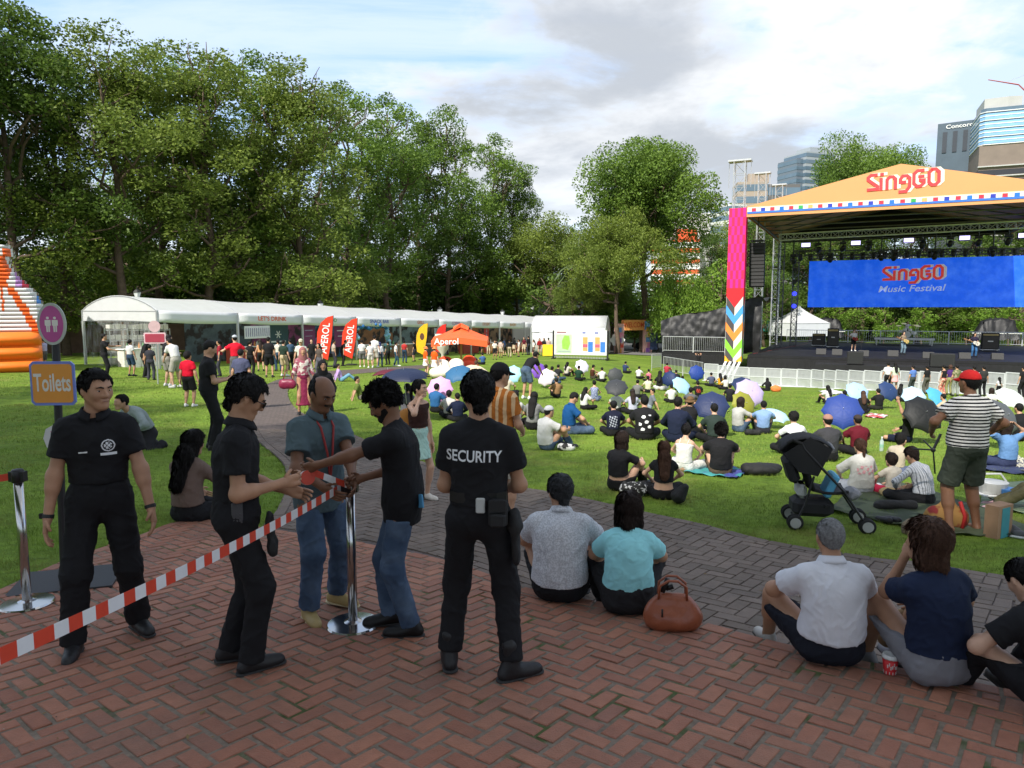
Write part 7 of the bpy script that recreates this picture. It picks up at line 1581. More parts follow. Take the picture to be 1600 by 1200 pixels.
sit(1452, 792, 694, 20, 'person in white pinstriped shirt bending forward beside the red capped man', ('pin', 'long', 1.9), ((.02, .02, .022), 'long'), ('dbrown', 'mid'), head=(0, 30), lean=(0, 35), hx=.010, female=True)
sit(1580, 732, 657, 10, 'woman in khaki cap and blue denim shirt, arms raised to her head', ('5e83b0', 'half', 2.2), ((.03, .04, .09), 'long'), ('dbrown', 'bob'), hats=('77705e', 'cap'), female=True, fat=1.1, hands=[(-.16, .02, .86), (.16, .02, .86)], elb=[(-1, 0, -.2), (1, 0, -.2)])
sit(1664, 806, 720, 60, 'person in olive trousers stretched out on the green mat, right edge', ('3a3a3a', 'short', 1.5), ('5f5a40', 'long'), pose='back', hx=.011, shoes='c8a0a8')
sit(1422, 692, 644, 35, 'person in black lounging under the big black umbrella, arm raised', ('black', 'long', 1.5), ('161c30', 'shorts'), pose='cross', lean=(-10, -5), hands=[(-.35, .1, 1.15), (.2, .3, .3)], elb=[(-1, 0, 0), (1, 0, 0)])
sit(1375, 641, 611, 5, 'person in black T-shirt in front of the navy umbrella', 'black', ('2a2a28', 'long')); sit(1349, 647, 617, -15, 'woman with long brown hair beside the big blue umbrella', ('black', 'short', 1.3), hair=('brown', 'long'), female=True)
sit(1322, 646, 616, 0, 'person with black hair behind the big blue umbrella', '222226'); sit(1598, 690, 628, 5, 'person in black at the right edge beside the grey umbrella', 'black', fat=1.1)
sit(1551, 640, 611, -10, 'person with dark hair in front of the white umbrella', ((.55, .55, .5), 'short', 1.3), hair=('dbrown', 'bob')); sit(1067, 612, 586, 0, 'person between the navy and pale blue umbrellas', 'b8a898'); sit(1057, 600, 577, 0, 'person in dark top behind the navy umbrella near the side platform', '202028')
sit(1049, 630, 606, -10, 'person in white T-shirt under the pale blue umbrella', ((.6, .6, .6), 'short', 1.3)); sit(1166, 652, 628, -10, 'person hidden by the lavender umbrella', ((.1, .1, .1), 'short', 1.3))
for px, py, top, c, lb in [(884, 588, 568, 'c8c0b8', 'cream top, left of the person in dark green'), (975, 583, 565, '2c3a5c', 'navy top, left of the person in white shirt'), (1041, 586, 566, 'a03040', 'red top, near the foot of the steel fence'), (1078, 640, 604, '5a5a60', 'grey top, right of the pale blue umbrella'), (1140, 628, 602, '202024', 'black top, left of the lavender umbrella'), (1296, 632, 606, 'c8c8c8', 'white top, left of the big blue umbrella'),
  (1405, 628, 603, '30343c', 'charcoal top, between the navy and icy blue umbrellas'), (1480, 655, 622, 'b8a890', 'beige top, below the cyan umbrella'), (1540, 668, 634, '3a5a7c', 'blue top, in front of the grey umbrella'), (910, 640, 607, 'd0d0d0', 'white top, behind the man in blue polo'), (870, 622, 594, '8a6a4a', 'tan top, right of the bending man')]:
 sit(px, py, top, rr2.uniform(-50, 30), 'person sitting on the lawn in '+lb, (c, 'short', 1.4), hair=('black', rr2.choice(['short', 'long', 'mid'])), pose=rr2.choice(['cross', 'knees']))
def muso(px, py, ty, yaw, label, **k): return who(px, py, ty, yaw, label, 'band on the stage', zf=lambda x, y: DK, **k)
Jg = [muso(1333, 548.5, 515, 170, 'guitarist in white shirt and black shorts with a red guitar', skin='light', top=((.62, .62, .62), 'short', 1.4), bottom=('black', 'shorts'), hands=[(-.12, .28, 1.02), (.38, .30, 1.2)], hx=.028, shoes='eeeeee', hair=('black', 'mid')),
      muso(1410, 553.5, 518, 190, 'guitarist in pale patterned shirt and jeans with a cream guitar at centre stage', skin='light', top=('8a7a68', 'short', 1.4), bottom=('6c8290', 'long'), hands=[(-.12, .28, 1.02), (.38, .30, 1.2)], hx=.028, hair=('dbrown', 'long')),
      muso(1521, 558, 520, 165, 'bassist in dark shirt and blue jeans with a white guitar', skin='mid', top=('2a2438', 'short', 1.4), bottom=('3a6490', 'long'), hands=[(-.12, .28, 1.02), (.38, .30, 1.2)], hx=.028, hair=('black', 'mid'))]
for J, c in zip(Jg, ('8c1818', 'c8b070', 'c8c4b8')):
 p = J['root'].location; yz = J['root'].rotation_euler.z; M_ = Matrix.Rotation(yz, 4, 'Z'); r = empty('electric_guitar', p+(M_ @ Vector((0, .26, 1.03))), {'8c1818': 'red guitar held by the guitarist in white', 'c8b070': 'cream guitar held by the guitarist at centre stage', 'c8c4b8': 'white bass held by the bassist'}[c], 'guitar', 'guitars of the band', yz)
 R_ = rotm(0, -22, 0); m = MB();
 for x, rr_ in ((-.13, .15), (.06, .12)): m.lathe([(rr_, -.03), (rr_, .03)], R_ @ Vector((x, 0, 0)), 14, rotm(90, 0, 0))
 m.build('body', mat('guitar '+c, c, .3), r, smooth=False); m = MB(); m.box(R_ @ Vector((.42, 0, 0)), (.6, .03, .05), R_); m.box(R_ @ Vector((.76, 0, 0)), (.14, .03, .09), R_); m.build('neck', mat('guitar neck', (.25, .13, .06), .4), r)
pd = slocal(dp(1412, 540)); w_ = sw(pd.x+.3, pd.y+1.75, 1.2)
person(w_, 180, 1.72, 'drummer in white T-shirt seated behind the drum kit', 'band on the stage', 'kneel', skin='mid', top=((.62, .62, .62), 'short', 1.4), hx=.028, hands=[(-.3, .45, .6), (.3, .45, .6)])
print("HEIGHTS", LOG)
# ================================================================ things
def tape_mat():
 return mat('red white tape', (.72, .72, .72), .4, var=.05, pattern=None)
M_TW = mat('tape white', (.68, .68, .69), .4, var=.05, vs=20); M_TRd = mat('tape red', (.60, .06, .03), .4, var=.08, vs=20); M_SS = mat('polished steel', (.5, .49, .48), .16, metal=1, var=.06, vs=3)
def gz(px, py): return gp(px, py, ZT)
def stanchion(px, py, label):
 p = gz(px, py); r = empty('stanchion', p, label, 'barrier post', 'steel barrier posts')
 MB().lathe([(.17, 0), (.172, .012), (.165, .024), (.06, .034), (.035, .045)], n=36).build('base', M_SS, r, smooth=False); MB().lathe([(.03, .04), (.03, .93)], n=20).build('post', M_SS, r, smooth=True)
 MB().lathe([(.034, .90), (.040, .905), (.040, .985), (.034, .995), (.01, 1.0)], n=20).build('head', mat('black plastic', (.015, .015, .016), .4), r, smooth=True)
 m = MB(); m.box((0, 0, .945), (.105, .05, .07)); m.build('clip', MATS['black plastic'], r); return r
S1 = stanchion(552, 978, 'steel barrier post between the balding man and the curly haired man'); S2 = stanchion(43, 945, 'steel barrier post near the left edge of the photo')
def tape(name, A_, B_, w, sagm, seg, label, wdir=(0, 0, 1), tw=0.0, nmax=None):
 A_, B_ = Vector(A_), Vector(B_); L = (B_-A_).length; n = int(L/.02); tb = MB(); off = 1 if L < 1.5 else 0
 def P(t): return A_.lerp(B_, t)-Vector((0, 0, sagm*4*t*(1-t)))
 for i in range(n):
  t0, t1 = i/n, (i+1)/n; q = []
  for t in (t0, t1):
   d = Vector(wdir); a = tw*math.sin(t*7); d = (d+Vector((0, 1, 0))*a).normalized(); p = P(t); q += [p-d*w/2, p+d*w/2]
  tb.cur = int((t0*L)/seg+off) % 2; tb.add([q[0], q[2], q[3], q[1]], [(0, 1, 2, 3)])
 r = empty(name, A_, label, 'tape');
 tb.v = [tuple(Vector(v)-A_) for v in tb.v]; tb.build('band', [M_TW, M_TRd], r, thick=.0006)
 return r
s1 = S1.location+Vector((0, 0, .95)); s2 = S2.location+Vector((0, 0, .95))
tape('barrier_tape', s1+Vector((-.05, 0, -.01)), at(-60, 1052, 1.85), .052, .03, .064, 'red and white striped tape running from the middle post to the lower left corner')
tape('barrier_tape', s2+Vector((-.05, -.02, -.005)), s2+Vector((-1.2, -.35, -.06)), .05, .02, .062, 'short stretch of red and white tape left of the left post')
hnd = JT['root'].matrix_world; M_ = Matrix.Translation(JT['root'].location) @ Matrix.Rotation(JT['root'].rotation_euler.z, 4, 'Z'); w0 = Vector((JT['wr'][0]+unit(JT['wr'][0]-JT['el'][0])*.09)*JT['S']); hp_ = M_ @ w0
r = empty('tape_roll', hp_+Vector((.012, -.01, -.055)), 'roll of red and white tape in the curly haired man\'s hand', 'tape roll'); m = MB(); Rr_ = rotm(78, 0, 35)
m.lathe([(.018, -.024), (.045, -.024), (.045, .024), (.018, .024)], (0, 0, 0), 24, Rr_); m.build('roll', M_TRd, r, smooth=False); m = MB(); m.lathe([(.0455, -.012), (.046, -.012), (.046, .010), (.0455, .010)], (0, 0, 0), 24, Rr_); m.build('white_turn', M_TW, r)
tape('barrier_tape', r.location+Vector((.03, 0, .04)), s1+Vector((.03, -.03, .0)), .045, .005, .075, 'twisted strip of tape from the roll to the head of the middle post', (0, .35, 1), .5)
p = gz(101, 912); r = empty('toilets_sign', p, 'black sign post with pink restroom disc above an orange Toilets board', 'sign');
b = MB(); b.box((.0, .05, .012), (.72, .52, .02), rotm(0, 0, 18)); b.build('base_plate', mat('dark rubber plate', (.028, .03, .033), .55, bump=.2, bs=90), r)
top_ = at(82, 475, p.y).z-p.z; sx_ = lambda px_, py_: at(px_, py_, p.y).x-p.x; MB().tube([(0, 0, 0), (sx_(87, 506)*.5, 0, top_*.5), (sx_(85, 480), 0, top_*.98)], .028, 10).build('post', M_BM, r)
def face_frame(o, yaw, lean=0): a = math.radians(yaw); return frame(o, (math.cos(a), math.sin(a), 0), (lean, 0, 1))
zc = at(90, 598, p.y).z-p.z; bw, bh = .325, .335
rrect = lambda w, h, c: [(w/2-c, -h/2), (w/2, -h/2+c), (w/2, h/2-c), (w/2-c, h/2), (-w/2+c, h/2), (-w/2, h/2-c), (-w/2, -h/2+c), (-w/2+c, -h/2)]
M1 = face_frame((sx_(89, 598), -.045, zc), 4, .02); MB().prism(rrect(bw, bh, .025), -.008, .008, M1).build('board', mat('sign periwinkle', '6f80c8', .4), r); MB().prism(rrect(bw*.90, bh*.88, .016), .0085, .0105, M1).build('board_face', mat('sign orange', 'd8923c', .5, var=.05), r)
text_mb('Toilets', .135, M1 @ Matrix.Translation((0, 0, .012)), .52, 0, .02).build('lettering', mat('sign cream', (.68, .66, .6), .5), r)
zd = at(87, 506, p.y).z-p.z; M2 = face_frame((sx_(87, 506), -.045, zd), 12, .02); circ = lambda rx, ry, n=32: [(rx*math.cos(2*math.pi*i/n), ry*math.sin(2*math.pi*i/n)) for i in range(n)]
MB().prism(circ(.098, .158), -.008, .006, M2).build('disc_rim', mat('sign pale grey', (.42, .46, .40), .5), r); MB().prism(circ(.080, .138), .0065, .0085, M2).build('disc', mat('sign pink', 'b0508c', .5), r)
m = MB()
for s in (-1, 1):
 x = s*.024; m.prism([(x+a*.010, .045+b_*.010) for a, b_ in circ(1, 1, 12)], .009, .0105, M2); m.prism([(x-.02, .030), (x-.02, -.012), (x-.013, -.012), (x-.011, -.06), (x-.002, -.06), (x-.002, -.015), (x+.002, -.015), (x+.002, -.06), (x+.011, -.06), (x+.013, -.012), (x+.02, -.012), (x+.02, .030)][::-1], .009, .0105, M2)
m.build('pictogram', MATS['sign cream'], r)
zl = at(92, 683, p.y).z-p.z; M3 = face_frame((sx_(93, 683)-.02, -.04, zl), 10, .02); MB().prism(circ(.07, .10, 8), -.004, .004, M3).build('notice', mat('notice white', (.6, .6, .6), .6), r); m = MB();
for i in range(5): m.box(M3 @ Vector((0, .05-.024*i, .006)), (.07, .002, .008))
m.build('notice_print', mat('notice print', (.5, .1, .25), .6), r)
p = gp(247, 600); r = empty('ticket_sign', p, 'small sign post with pink disc and red board at the corner of the first tent', 'sign'); hh_ = at(247, 510, p.y).z-p.z
MB().tube([(0, 0, 0), (0, 0, hh_)], .03, 8).build('post', M_ALU, r); MB().prism(rrect(.80, .42, .03), -.02, .02, face_frame((0, -.05, hh_*.80), 8)).build('board', mat('sign rim pink', (.6, .42, .46), .5), r); MB().prism(rrect(.70, .32, .02), .021, .03, face_frame((0, -.05, hh_*.80), 8)).build('board_face', mat('sign dark red', (.34, .04, .07), .5), r)
text_mb('Tickets', .20, face_frame((0, -.05, hh_*.80), 8), 1.05, .01, .034).build('lettering', mat('sign pale', (.6, .55, .55), .5), r); MB().prism(circ(.22, .22, 24), -.02, .02, face_frame((0, -.05, hh_*1.0), 8)).build('disc', mat('sign pale pink', (.55, .38, .40), .5), r)
UM = {}
def umbrella(px, py, rpx, base, col, label, tilt=(-.35, -.8, .55), alt=None, r_=None, shaft=.62, group='sun umbrellas on the lawn'):
 g0 = gp(px, base); Y = g0.y-.15; c = at(px, py, Y); R0 = r_ or max(.40, min(.66, rpx*Y/F*.93)); ax = Vector(tilt).normalized(); M = ax.to_track_quat('Z', 'Y').to_matrix().to_4x4(); M.translation = Vector((0, 0, 0))
 r = empty('umbrella', c, label, 'umbrella', group); n = 8; rg = 7; rows = {}
 cm = mat('umbrella '+str(col), col, .6, var=.06, vs=3)
 panels = (MB(), MB())
 for k in range(n):
  a0, a1 = 2*math.pi*k/n, 2*math.pi*(k+1)/n; P = []
  for i in range(rg+1):
   t = i/rg; rr_ = R0*math.sin(t*1.25)/math.sin(1.25); z = .0+R0*.42*math.cos(t*1.35); row = []
   for j in range(7):
    u = j/6; a = lerp(a0, a1, u); e = Vector((math.cos(a0), math.sin(a0), 0)).lerp(Vector((math.cos(a1), math.sin(a1), 0)), u); s_ = math.sin(math.pi*u)
    pull = 1-.055*s_*t*t; row.append(M @ Vector((e.x*rr_*pull, e.y*rr_*pull, z+s_*t*.022*(R0/.5))))
   P.append(row)
  panels[k % 2 if alt else 0].grid(P)
 panels[0].build('canopy', cm, r, smooth=False, thick=.002)
 if alt: panels[1].build('canopy_panels', mat('umbrella '+str(alt), alt, .6, var=.06, vs=3), r, thick=.002)
 MB().tube([M @ Vector((0, 0, R0*.42+.05)), M @ Vector((0, 0, -shaft))], .007, 6).build('shaft', M_ALU, r)
 m = MB(); m.tube([M @ Vector((0, 0, -shaft)), M @ Vector((0, 0, -shaft-.09))], .014, 8); m.build('handle', MATS['black plastic'], r)
 for k in range(n): a = 2*math.pi*k/n; m = MB(); m.tube([M @ Vector((math.cos(a)*R0*math.sin(t*1.25)/math.sin(1.25)*.99, math.sin(a)*R0*math.sin(t*1.25)/math.sin(1.25)*.99, R0*.42*math.cos(t*1.35)-.01)) for t in (0, .35, .7, 1)], .003, 4); m.build('rib', M_ALU, r)
UP = (-.05, -.12, 1)
for a in [(632, 594, 52, 655, '1a2440', 'navy umbrella held upright left of the woman with the ochre backpack', UP), (607, 588, 28, 640, '5a1424', 'maroon umbrella partly behind the navy one', (-.1, .1, 1)), (688, 609, 20, 640, 'd8a0d0', 'pink umbrella lying between the ponytailed woman and the SECURITY guard', (-.1, -.9, .3)),
          (716, 586, 24, 620, '2c6088', 'steel blue umbrella above the SECURITY guard\'s hair', (-.2, -.5, .8)), (742, 585, 26, 612, 'd8c8a8', 'cream umbrella behind the SECURITY guard\'s head', (.2, -.4, .9)), (801, 586, 13, 612, '9cd0e0', 'pale blue umbrella left of the bending man', (-.4, -.8, .4)),
          (841, 580, 12, 604, '7a50b8', 'violet umbrella right of the bending man', (.5, -.8, .3)), (853, 590, 13, 606, 'd8ccd8', 'white umbrella with faint pink flowers', (-.3, -.8, .3)), (909, 573, 8, 593, 'd4d0e0', 'small whitish umbrella between two sitting people', (.3, -.8, .5)),
          (961, 587, 14, 600, '3c3f42', 'upper of the two charcoal umbrellas, pointing at the camera', (.05, -.95, .25)), (963, 607, 19, 645, '36383c', 'lower of the two charcoal umbrellas', (-.1, -.6, .7)), (1046, 592, 14, 612, '182c58', 'dark navy umbrella tilted left, behind the pale blue one', (-.6, -.7, .3)),
          (1064, 604, 19, 630, '9cc4e4', 'pale blue umbrella tilted to the right', (.35, -.6, .6)), (1088, 583, 14, 600, '1c3c88', 'royal blue umbrella facing the camera near the side platform', (.05, -.95, .3)), (1160, 602, 18, 640, '1c2c50', 'navy umbrella peeping over the lavender one', (-.1, -.6, .8)),
          (1170, 615, 27, 655, 'b8a8d0', 'lavender umbrella above the olive one', (.15, -.8, .5)), (1160, 632, 20, 660, '8a8a2c', 'olive umbrella below the lavender one', (.3, -.8, .4)), (1112, 636, 30, 682, '222f55', 'big navy umbrella between the seated men', (-.2, -.75, .6)),
          (1316, 644, 34, 682, '263f88', 'big blue umbrella above the man in patterned cap', (-.25, -.75, .5)), (1338, 613, 20, 640, '9cbce4', 'pale blue umbrella left of the navy one near the barrier', (.0, -.7, .6)), (1386, 612, 19, 638, '203864', 'navy umbrella behind the person in black T-shirt', (.15, -.8, .5)),
          (1427, 621, 20, 646, 'b0d4ea', 'icy blue umbrella left of the cyan one', (-.1, -.75, .5)), (1462, 622, 18, 650, '48a0c8', 'cyan umbrella behind the big black umbrella', (.3, -.6, .6)), (1440, 649, 35, 692, '141618', 'big black umbrella left of the red capped man', (.0, -.8, .5)),
          (1562, 653, 27, 700, '505356', 'grey umbrella right of the red capped man', (.3, -.75, .5)), (1577, 624, 25, 655, 'c8ccc8', 'white umbrella in front of the barrier at right', (.05, -.6, .7)), (1209, 652, 7, 668, 'a8c8d8', 'tiny pale umbrella behind the man in light blue shirt', (.1, -.3, .9))]:
 umbrella(a[0], a[1], a[2], a[3], a[4], a[5], a[6])
p = gp(1283, 822); r = empty('pushchair', p, 'black folding pushchair with grey trimmed canopy standing on the lawn', 'pushchair', rz=math.radians(-12)); MF = mat('pushchair fabric', (.016, .016, .018), .75, bump=.3, bs=200); MG = mat('grey trim', (.22, .22, .23), .7); ML = mat('pale lining', (.42, .43, .42), .8)
for s in (-1, 1):
 y = s*.20
 MB().tube([(-.28, y, .98), (-.25, y, .92), (.18, y, .46), (.42, y, .10)], .014, 8).build('frame_tube', M_BM, r); MB().tube([(-.30, y, .10), (-.22, y, .30), (-.14, y, .62)], .013, 8).build('rear_leg', M_BM, r); MB().tube([(-.28, y, .98), (-.38, y, 1.02), (-.44, y, .98)], .020, 8).build('handle', mat('foam grip', (.02, .02, .02), .9), r)
 for x, nm in ((-.32, 'rear_wheel'), (.43, 'front_wheel')):
  for t in (-1, 1):
   w = MB(); w.lathe([(.050, -.014), (.082, -.016), (.088, 0), (.082, .016), (.050, .014)], (x, y+t*.035, .088), 20, rotm(90, 0, 0)); w_ = w.build(nm, mat('rubber tyre', (.015, .015, .015), .8), r, smooth=True); w = MB(); w.lathe([(.052, -.018), (.058, -.018), (.058, .018), (.052, .018)], (x, y+t*.035, .088), 20, rotm(90, 0, 0)); w.build('rim', mat('wheel rim', (.4, .4, .4), .4), w_)
MB().tube([(-.30, -.2, .10), (-.30, .2, .10)], .012, 6).build('axle', M_BM, r); MB().tube([(.0, -.2, .28), (.0, .2, .28)], .012, 6).build('cross_bar', M_BM, r)
m = MB(); m.grid([[(-.26+.13*t-.04*math.sin(u*3.14), lerp(-.19, .19, u), .86-.40*t) for u in [i/6 for i in range(7)]] for t in (0, .25, .5, .75, 1)]); m.grid([[(-.13+.36*t, lerp(-.19, .19, u), .46-.03*math.sin(3.14*t)-.03*math.sin(3.14*u)) for u in [i/6 for i in range(7)]] for t in (0, .33, .66, 1)]); m.build('seat', MF, r, smooth=True, thick=.03)
m = MB(); m.grid([[(-.20+.33*math.cos(a)*1.0-.02, lerp(-.20, .20, u), .74+.30*math.sin(a)+.03*math.sin(3.14*u)) for u in [i/6 for i in range(7)]] for a in [math.radians(150-110*k/8) for k in range(9)]]); m.build('canopy', MF, r, smooth=True, thick=.012)
m = MB(); m.tube([(-.22+.345*math.cos(math.radians(38)), lerp(-.205, .205, u), .745+.30*math.sin(math.radians(38))+.03*math.sin(3.14*u)) for u in [i/8 for i in range(9)]], .012, 6); m.build('canopy_trim', MG, r)
for s in (-1, 1): m = MB(); m.add([(-.47, s*.2, .86), (-.20, s*.205, 1.06), (.04, s*.2, .93), (-.1, s*.2, .62), (-.3, s*.2, .66)], [(0, 1, 2, 3, 4)]); m.build('canopy_side', MF, r, thick=.006)
m = MB(); m.cbox((-.36, 0, .66), (.12, .36, .30), .04, rotm(0, -18, 0)); m.build('rear_bag', MF, r, smooth=False); m = MB(); m.cbox((-.12, 0, .24), (.44, .34, .20), .05); m.build('basket', MF, r); m = MB(); m.cbox((.30, 0, .40), (.16, .34, .10), .04, rotm(0, -28, 0)); m.build('footrest', MG, r); MB().cbox((-.24, 0, .42), (.10, .3, .16), .04).build('blanket', ML, r)
MB().cbox((.06, -.02, .50), (.08, .3, .28), .02, rotm(0, 22, 0)).build('blue_cushion', mat('sky blue fabric', (.12, .42, .65), .7), r)
def blob(name, loc, prims, h, m, label, cat, group=None, n=.006, sc=30, rz=0, cuts=(), parts=()):
 V, Fq = field(prims, h, cuts=cuts); V = relax(V, Fq, 1); V = V+vnormals(V, Fq)*(wob(V, sc, int(abs(loc[0]*777)) % 999)*n)[:, None]; r = empty(name, loc, label, cat, group, math.radians(rz)); to_obj('body', V, Fq, m, r)
 for nm, mb, mm in parts: mb.build(nm, mm, r, smooth=True)
 return r
M_LE = mat('tan leather', (.27, .075, .033), .33, var=.15, vs=12, bump=.15, bs=80, spec=.5)
h = MB();
for s in (-1, 1): h.tube([(-.09, s*.035, .20), (-.085, s*.04, .29), (-.03, s*.045, .33), (.03, s*.045, .33), (.085, s*.04, .29), (.09, s*.035, .20)], .009, 8)
h2 = MB(); h2.box((-.05, -.02, .29), (.03, .02, .10), rotm(0, 20, 0)); h2.box((-.02, .0, .27), (.05, .02, .03), rotm(0, -20, 0)); h3 = MB(); h3.tube([(-.07, -.10, .16), (-.07, -.105, .11)], .006, 6)
blob('handbag', gz(1052, 985)+Vector((0, .05, 0)), [cap((-.10, 0, .075), (.10, 0, .075), .095, None, .04, sq=(0, 1, 0, .75)), cap((-.06, 0, .16), (.06, 0, .16), .07, None, .05, sq=(0, 1, 0, .7)), ell((0, 0, .07), (.155, .105, .09), None, .04)], .008, M_LE, 'tan leather handbag slumped on the bricks beside the woman in turquoise', 'handbag', n=.009, sc=16, cuts=[((0, 0, 0), (0, 0, -1))], parts=[('handle', h, M_LE), ('strap_ends', h2, mat('black strap', (.01, .01, .01), .5)), ('zip_pull', h3, MATS['black strap'])], rz=-8)
M_CUPR = mat('red paper cup', (.62, .03, .035), .45); p = gz(1390, 1052); r = empty('paper_cup', p, 'red paper cup with white lid standing on the bricks', 'cup'); MB().lathe([(.030, 0), (.031, .003), (.042, .095)], n=28).build('cup', M_CUPR, r, smooth=True)
m = MB(); m.lathe([(.0445, .092), (.0455, .097), (.045, .102), (.041, .106), (.039, .114), (.034, .115), (.032, .110)], n=28); m.build('lid', mat('white cup lid', (.62, .62, .60), .4), r, smooth=True); m = MB()
for i in range(12): a = 2*math.pi*i/12; m.box((.0325*math.cos(a), .0325*math.sin(a), .014), (.004, .004, .016), rotm(0, 0, math.degrees(a)))
for i in range(7): a = 3.9+i*.22; m.box((.038*math.cos(a), .038*math.sin(a), .055+.012*math.sin(i*2)), (.003, .006, .018), rotm(0, 0, math.degrees(a)))
m.build('printed_marks', mat('cup print', (.62, .55, .52), .5), r)
blob('paper_bag', gz(1415, 1022)+Vector((0, .1, 0)), [cap((-.05, 0, .07), (.06, 0, .07), .075, None, .03), cap((0, 0, .08), (.02, .0, .17), .06, .06, .03, sq=(0, 1, 0, .6))], .009, mat('kraft paper', (.28, .19, .10), .8, var=.12), 'crumpled brown paper bag between the man in white and the woman in navy', 'paper bag', n=.012, sc=22, cuts=[((0, 0, 0), (0, 0, -1))])
blob('napkin', gz(921, 928)+Vector((.0, .16, 0)), [cap((-.03, 0, .03), (.03, .02, .05), .04, .025, .02)], .008, mat('white tissue', (.6, .6, .6), .8), 'crumpled white tissue between the two people on the terrace edge', 'tissue', n=.010, sc=40)
blob('backpack', gp(1191, 742), [cap((-.22, 0, .10), (.22, 0, .11), .12, .09, .05, sq=(0, 0, 1, .8)), ell((.0, -.04, .09), (.24, .13, .10), None, .04)], .012, mat('black nylon', (.014, .014, .015), .7, bump=.3, bs=300), 'black backpack lying on the grass right of the man with curls', 'backpack', n=.012, sc=18, cuts=[((0, 0, 0), (0, 0, -1))])
blob('tote_bag', gp(990, 775), [cap((-.10, 0, .10), (.10, 0, .10), .09, .10, .05)], .012, mat('black white tote', (.015, .015, .015), .7, pattern=blotch(24, (.5, .5, .5), .58, .02)), 'black bag with white scribble print beside the woman in crop top', 'bag', n=.014, sc=20)
blob('shoulder_bag', gp(1064, 787), [cap((-.04, 0, .10), (.05, 0, .22), .10, .05, .05)], .012, MATS['black nylon'], 'black shoulder bag slumped beside the woman with long wavy hair', 'bag', n=.012, sc=20)
blob('backpack', gp(884, 704), [cap((-.10, 0, .07), (.12, 0, .07), .08, .07, .04)], .013, mat('black white bag', (.02, .02, .02), .7, pattern=blotch(9, (.6, .6, .6), .48, .03)), 'black and white bundle on the grass right of the man with bandana', 'bag', n=.014, sc=18)
blob('camera_bag', gp(1176, 680), [cap((-.12, 0, .07), (.14, 0, .07), .08, .07, .04)], .015, MATS['black nylon'], 'small black bag behind the man in light blue shirt', 'bag', n=.012, sc=18)
blob('folded_jacket', gp(1398, 797), [cap((-.20, 0, .06), (.22, 0, .06), .065, .06, .03)], .010, MATS['black nylon'], 'black rolled jacket lying on the camouflage mat', 'jacket', n=.010, sc=22)
blob('straw_hat', gp(1431, 833), [ell((0, 0, .08), (.12, .10, .09), None, .03), cap((-.07, .0, .04), (.07, 0, .04), .09, None, .04)], .010, mat('taupe canvas', (.22, .17, .11), .85, var=.2, vs=20), 'taupe canvas pouch lying on the grass in front of the mat', 'pouch', n=.010, sc=25)
blob('sun_hat', gp(1391, 776), [ell((0, 0, .06), (.15, .12, .07), None, .03)], .010, mat('straw weave', (.42, .32, .16), .85, bump=.4, bs=120), 'straw sun hat lying behind the child on the mat', 'hat', n=.005, sc=25)
for px, nm, lb in ((1380, 'shoe', 'left of the two black slip-on shoes on the grass before the mat'), (1394, 'shoe', 'right of the two black slip-on shoes on the grass before the mat')):
 blob(nm, gp(px, 817), [cap((0, -.07, .045), (0, .07, .035), .045, .036, .02)], .009, mat('black shoe leather', (.012, .012, .013), .5), lb, 'shoe', 'empty shoes on the grass', n=.003, sc=30, rz=25)
for px, py, lb in ((1573, 836, 'left of the two grey and white trainers at the right edge'), (1603, 842, 'right of the two grey and white trainers at the right edge')):
 r = blob('trainer', gp(px, py), [cap((0, -.09, .05), (0, .09, .042), .046, .036, .02), cap((0, -.08, .07), (0, -.05, .10), .035, .03, .02)], .009, mat('grey mesh', (.12, .12, .13), .8), lb, 'shoe', 'empty shoes on the grass', n=.002, sc=30, rz=55); q = MB(); q.cbox((0, 0, .014), (.095, .29, .028), .01); q.build('sole', M_WT, r)
def mat_sheet(name, corners, m, label, cat='picnic mat', amp=.012):
 C = [gp(*c) for c in corners]; q = MB(); n = 16; rows = []; o = sum(C, Vector())/4
 for i in range(n+1):
  row = []
  for j in range(n+1):
   a = C[0].lerp(C[1], j/n).lerp(C[3].lerp(C[2], j/n), i/n); z = tz(a.x, a.y)+.035+amp*(math.sin(i*1.7+j*.6)+math.sin(j*1.3-i*.8)); row.append((a.x-o.x, a.y-o.y, z-o.z))
  rows.append(row)
 q.grid(rows); r = q.build(name, m, smooth=True, thick=.004); r.location = o; tag(r, label, cat); return r
mat_sheet('picnic_mat', [(1290, 800), (1480, 838), (1660, 842), (1370, 745)], mat('camouflage mat', (.03, .045, .022), .8, pattern=blotch(4, (.075, .095, .05), .5, .04, 3)), 'camouflage ground sheet under the family by the pushchair')
mat_sheet('beach_mat', [(1068, 740), (1150, 750), (1172, 738), (1090, 722)], mat('blue green mat', (.05, .28, .28), .8, pattern=blotch(3, (.05, .06, .25), .5, .05)), 'turquoise and blue mat under the man with curls')
mat_sheet('picnic_mat', [(1290, 770), (1340, 778), (1395, 765), (1330, 752)], mat('pale cloth', (.5, .5, .52), .8), 'pale cloth spread under the woman with faded pink print', 'blanket')
mat_sheet('picnic_mat', [(1525, 735), (1640, 748), (1660, 725), (1540, 715)], mat('navy mat', (.03, .04, .1), .8), 'navy mat with white edge under the woman in denim shirt', 'picnic mat')
mat_sheet('picnic_mat', [(1530, 795), (1680, 815), (1700, 762), (1540, 752)], mat('green striped mat', (.10, .16, .10), .8, pattern=stripes(1, 16, (.20, .24, .15), .5)), 'green striped mat at the right edge behind the teal carrier', 'picnic mat')
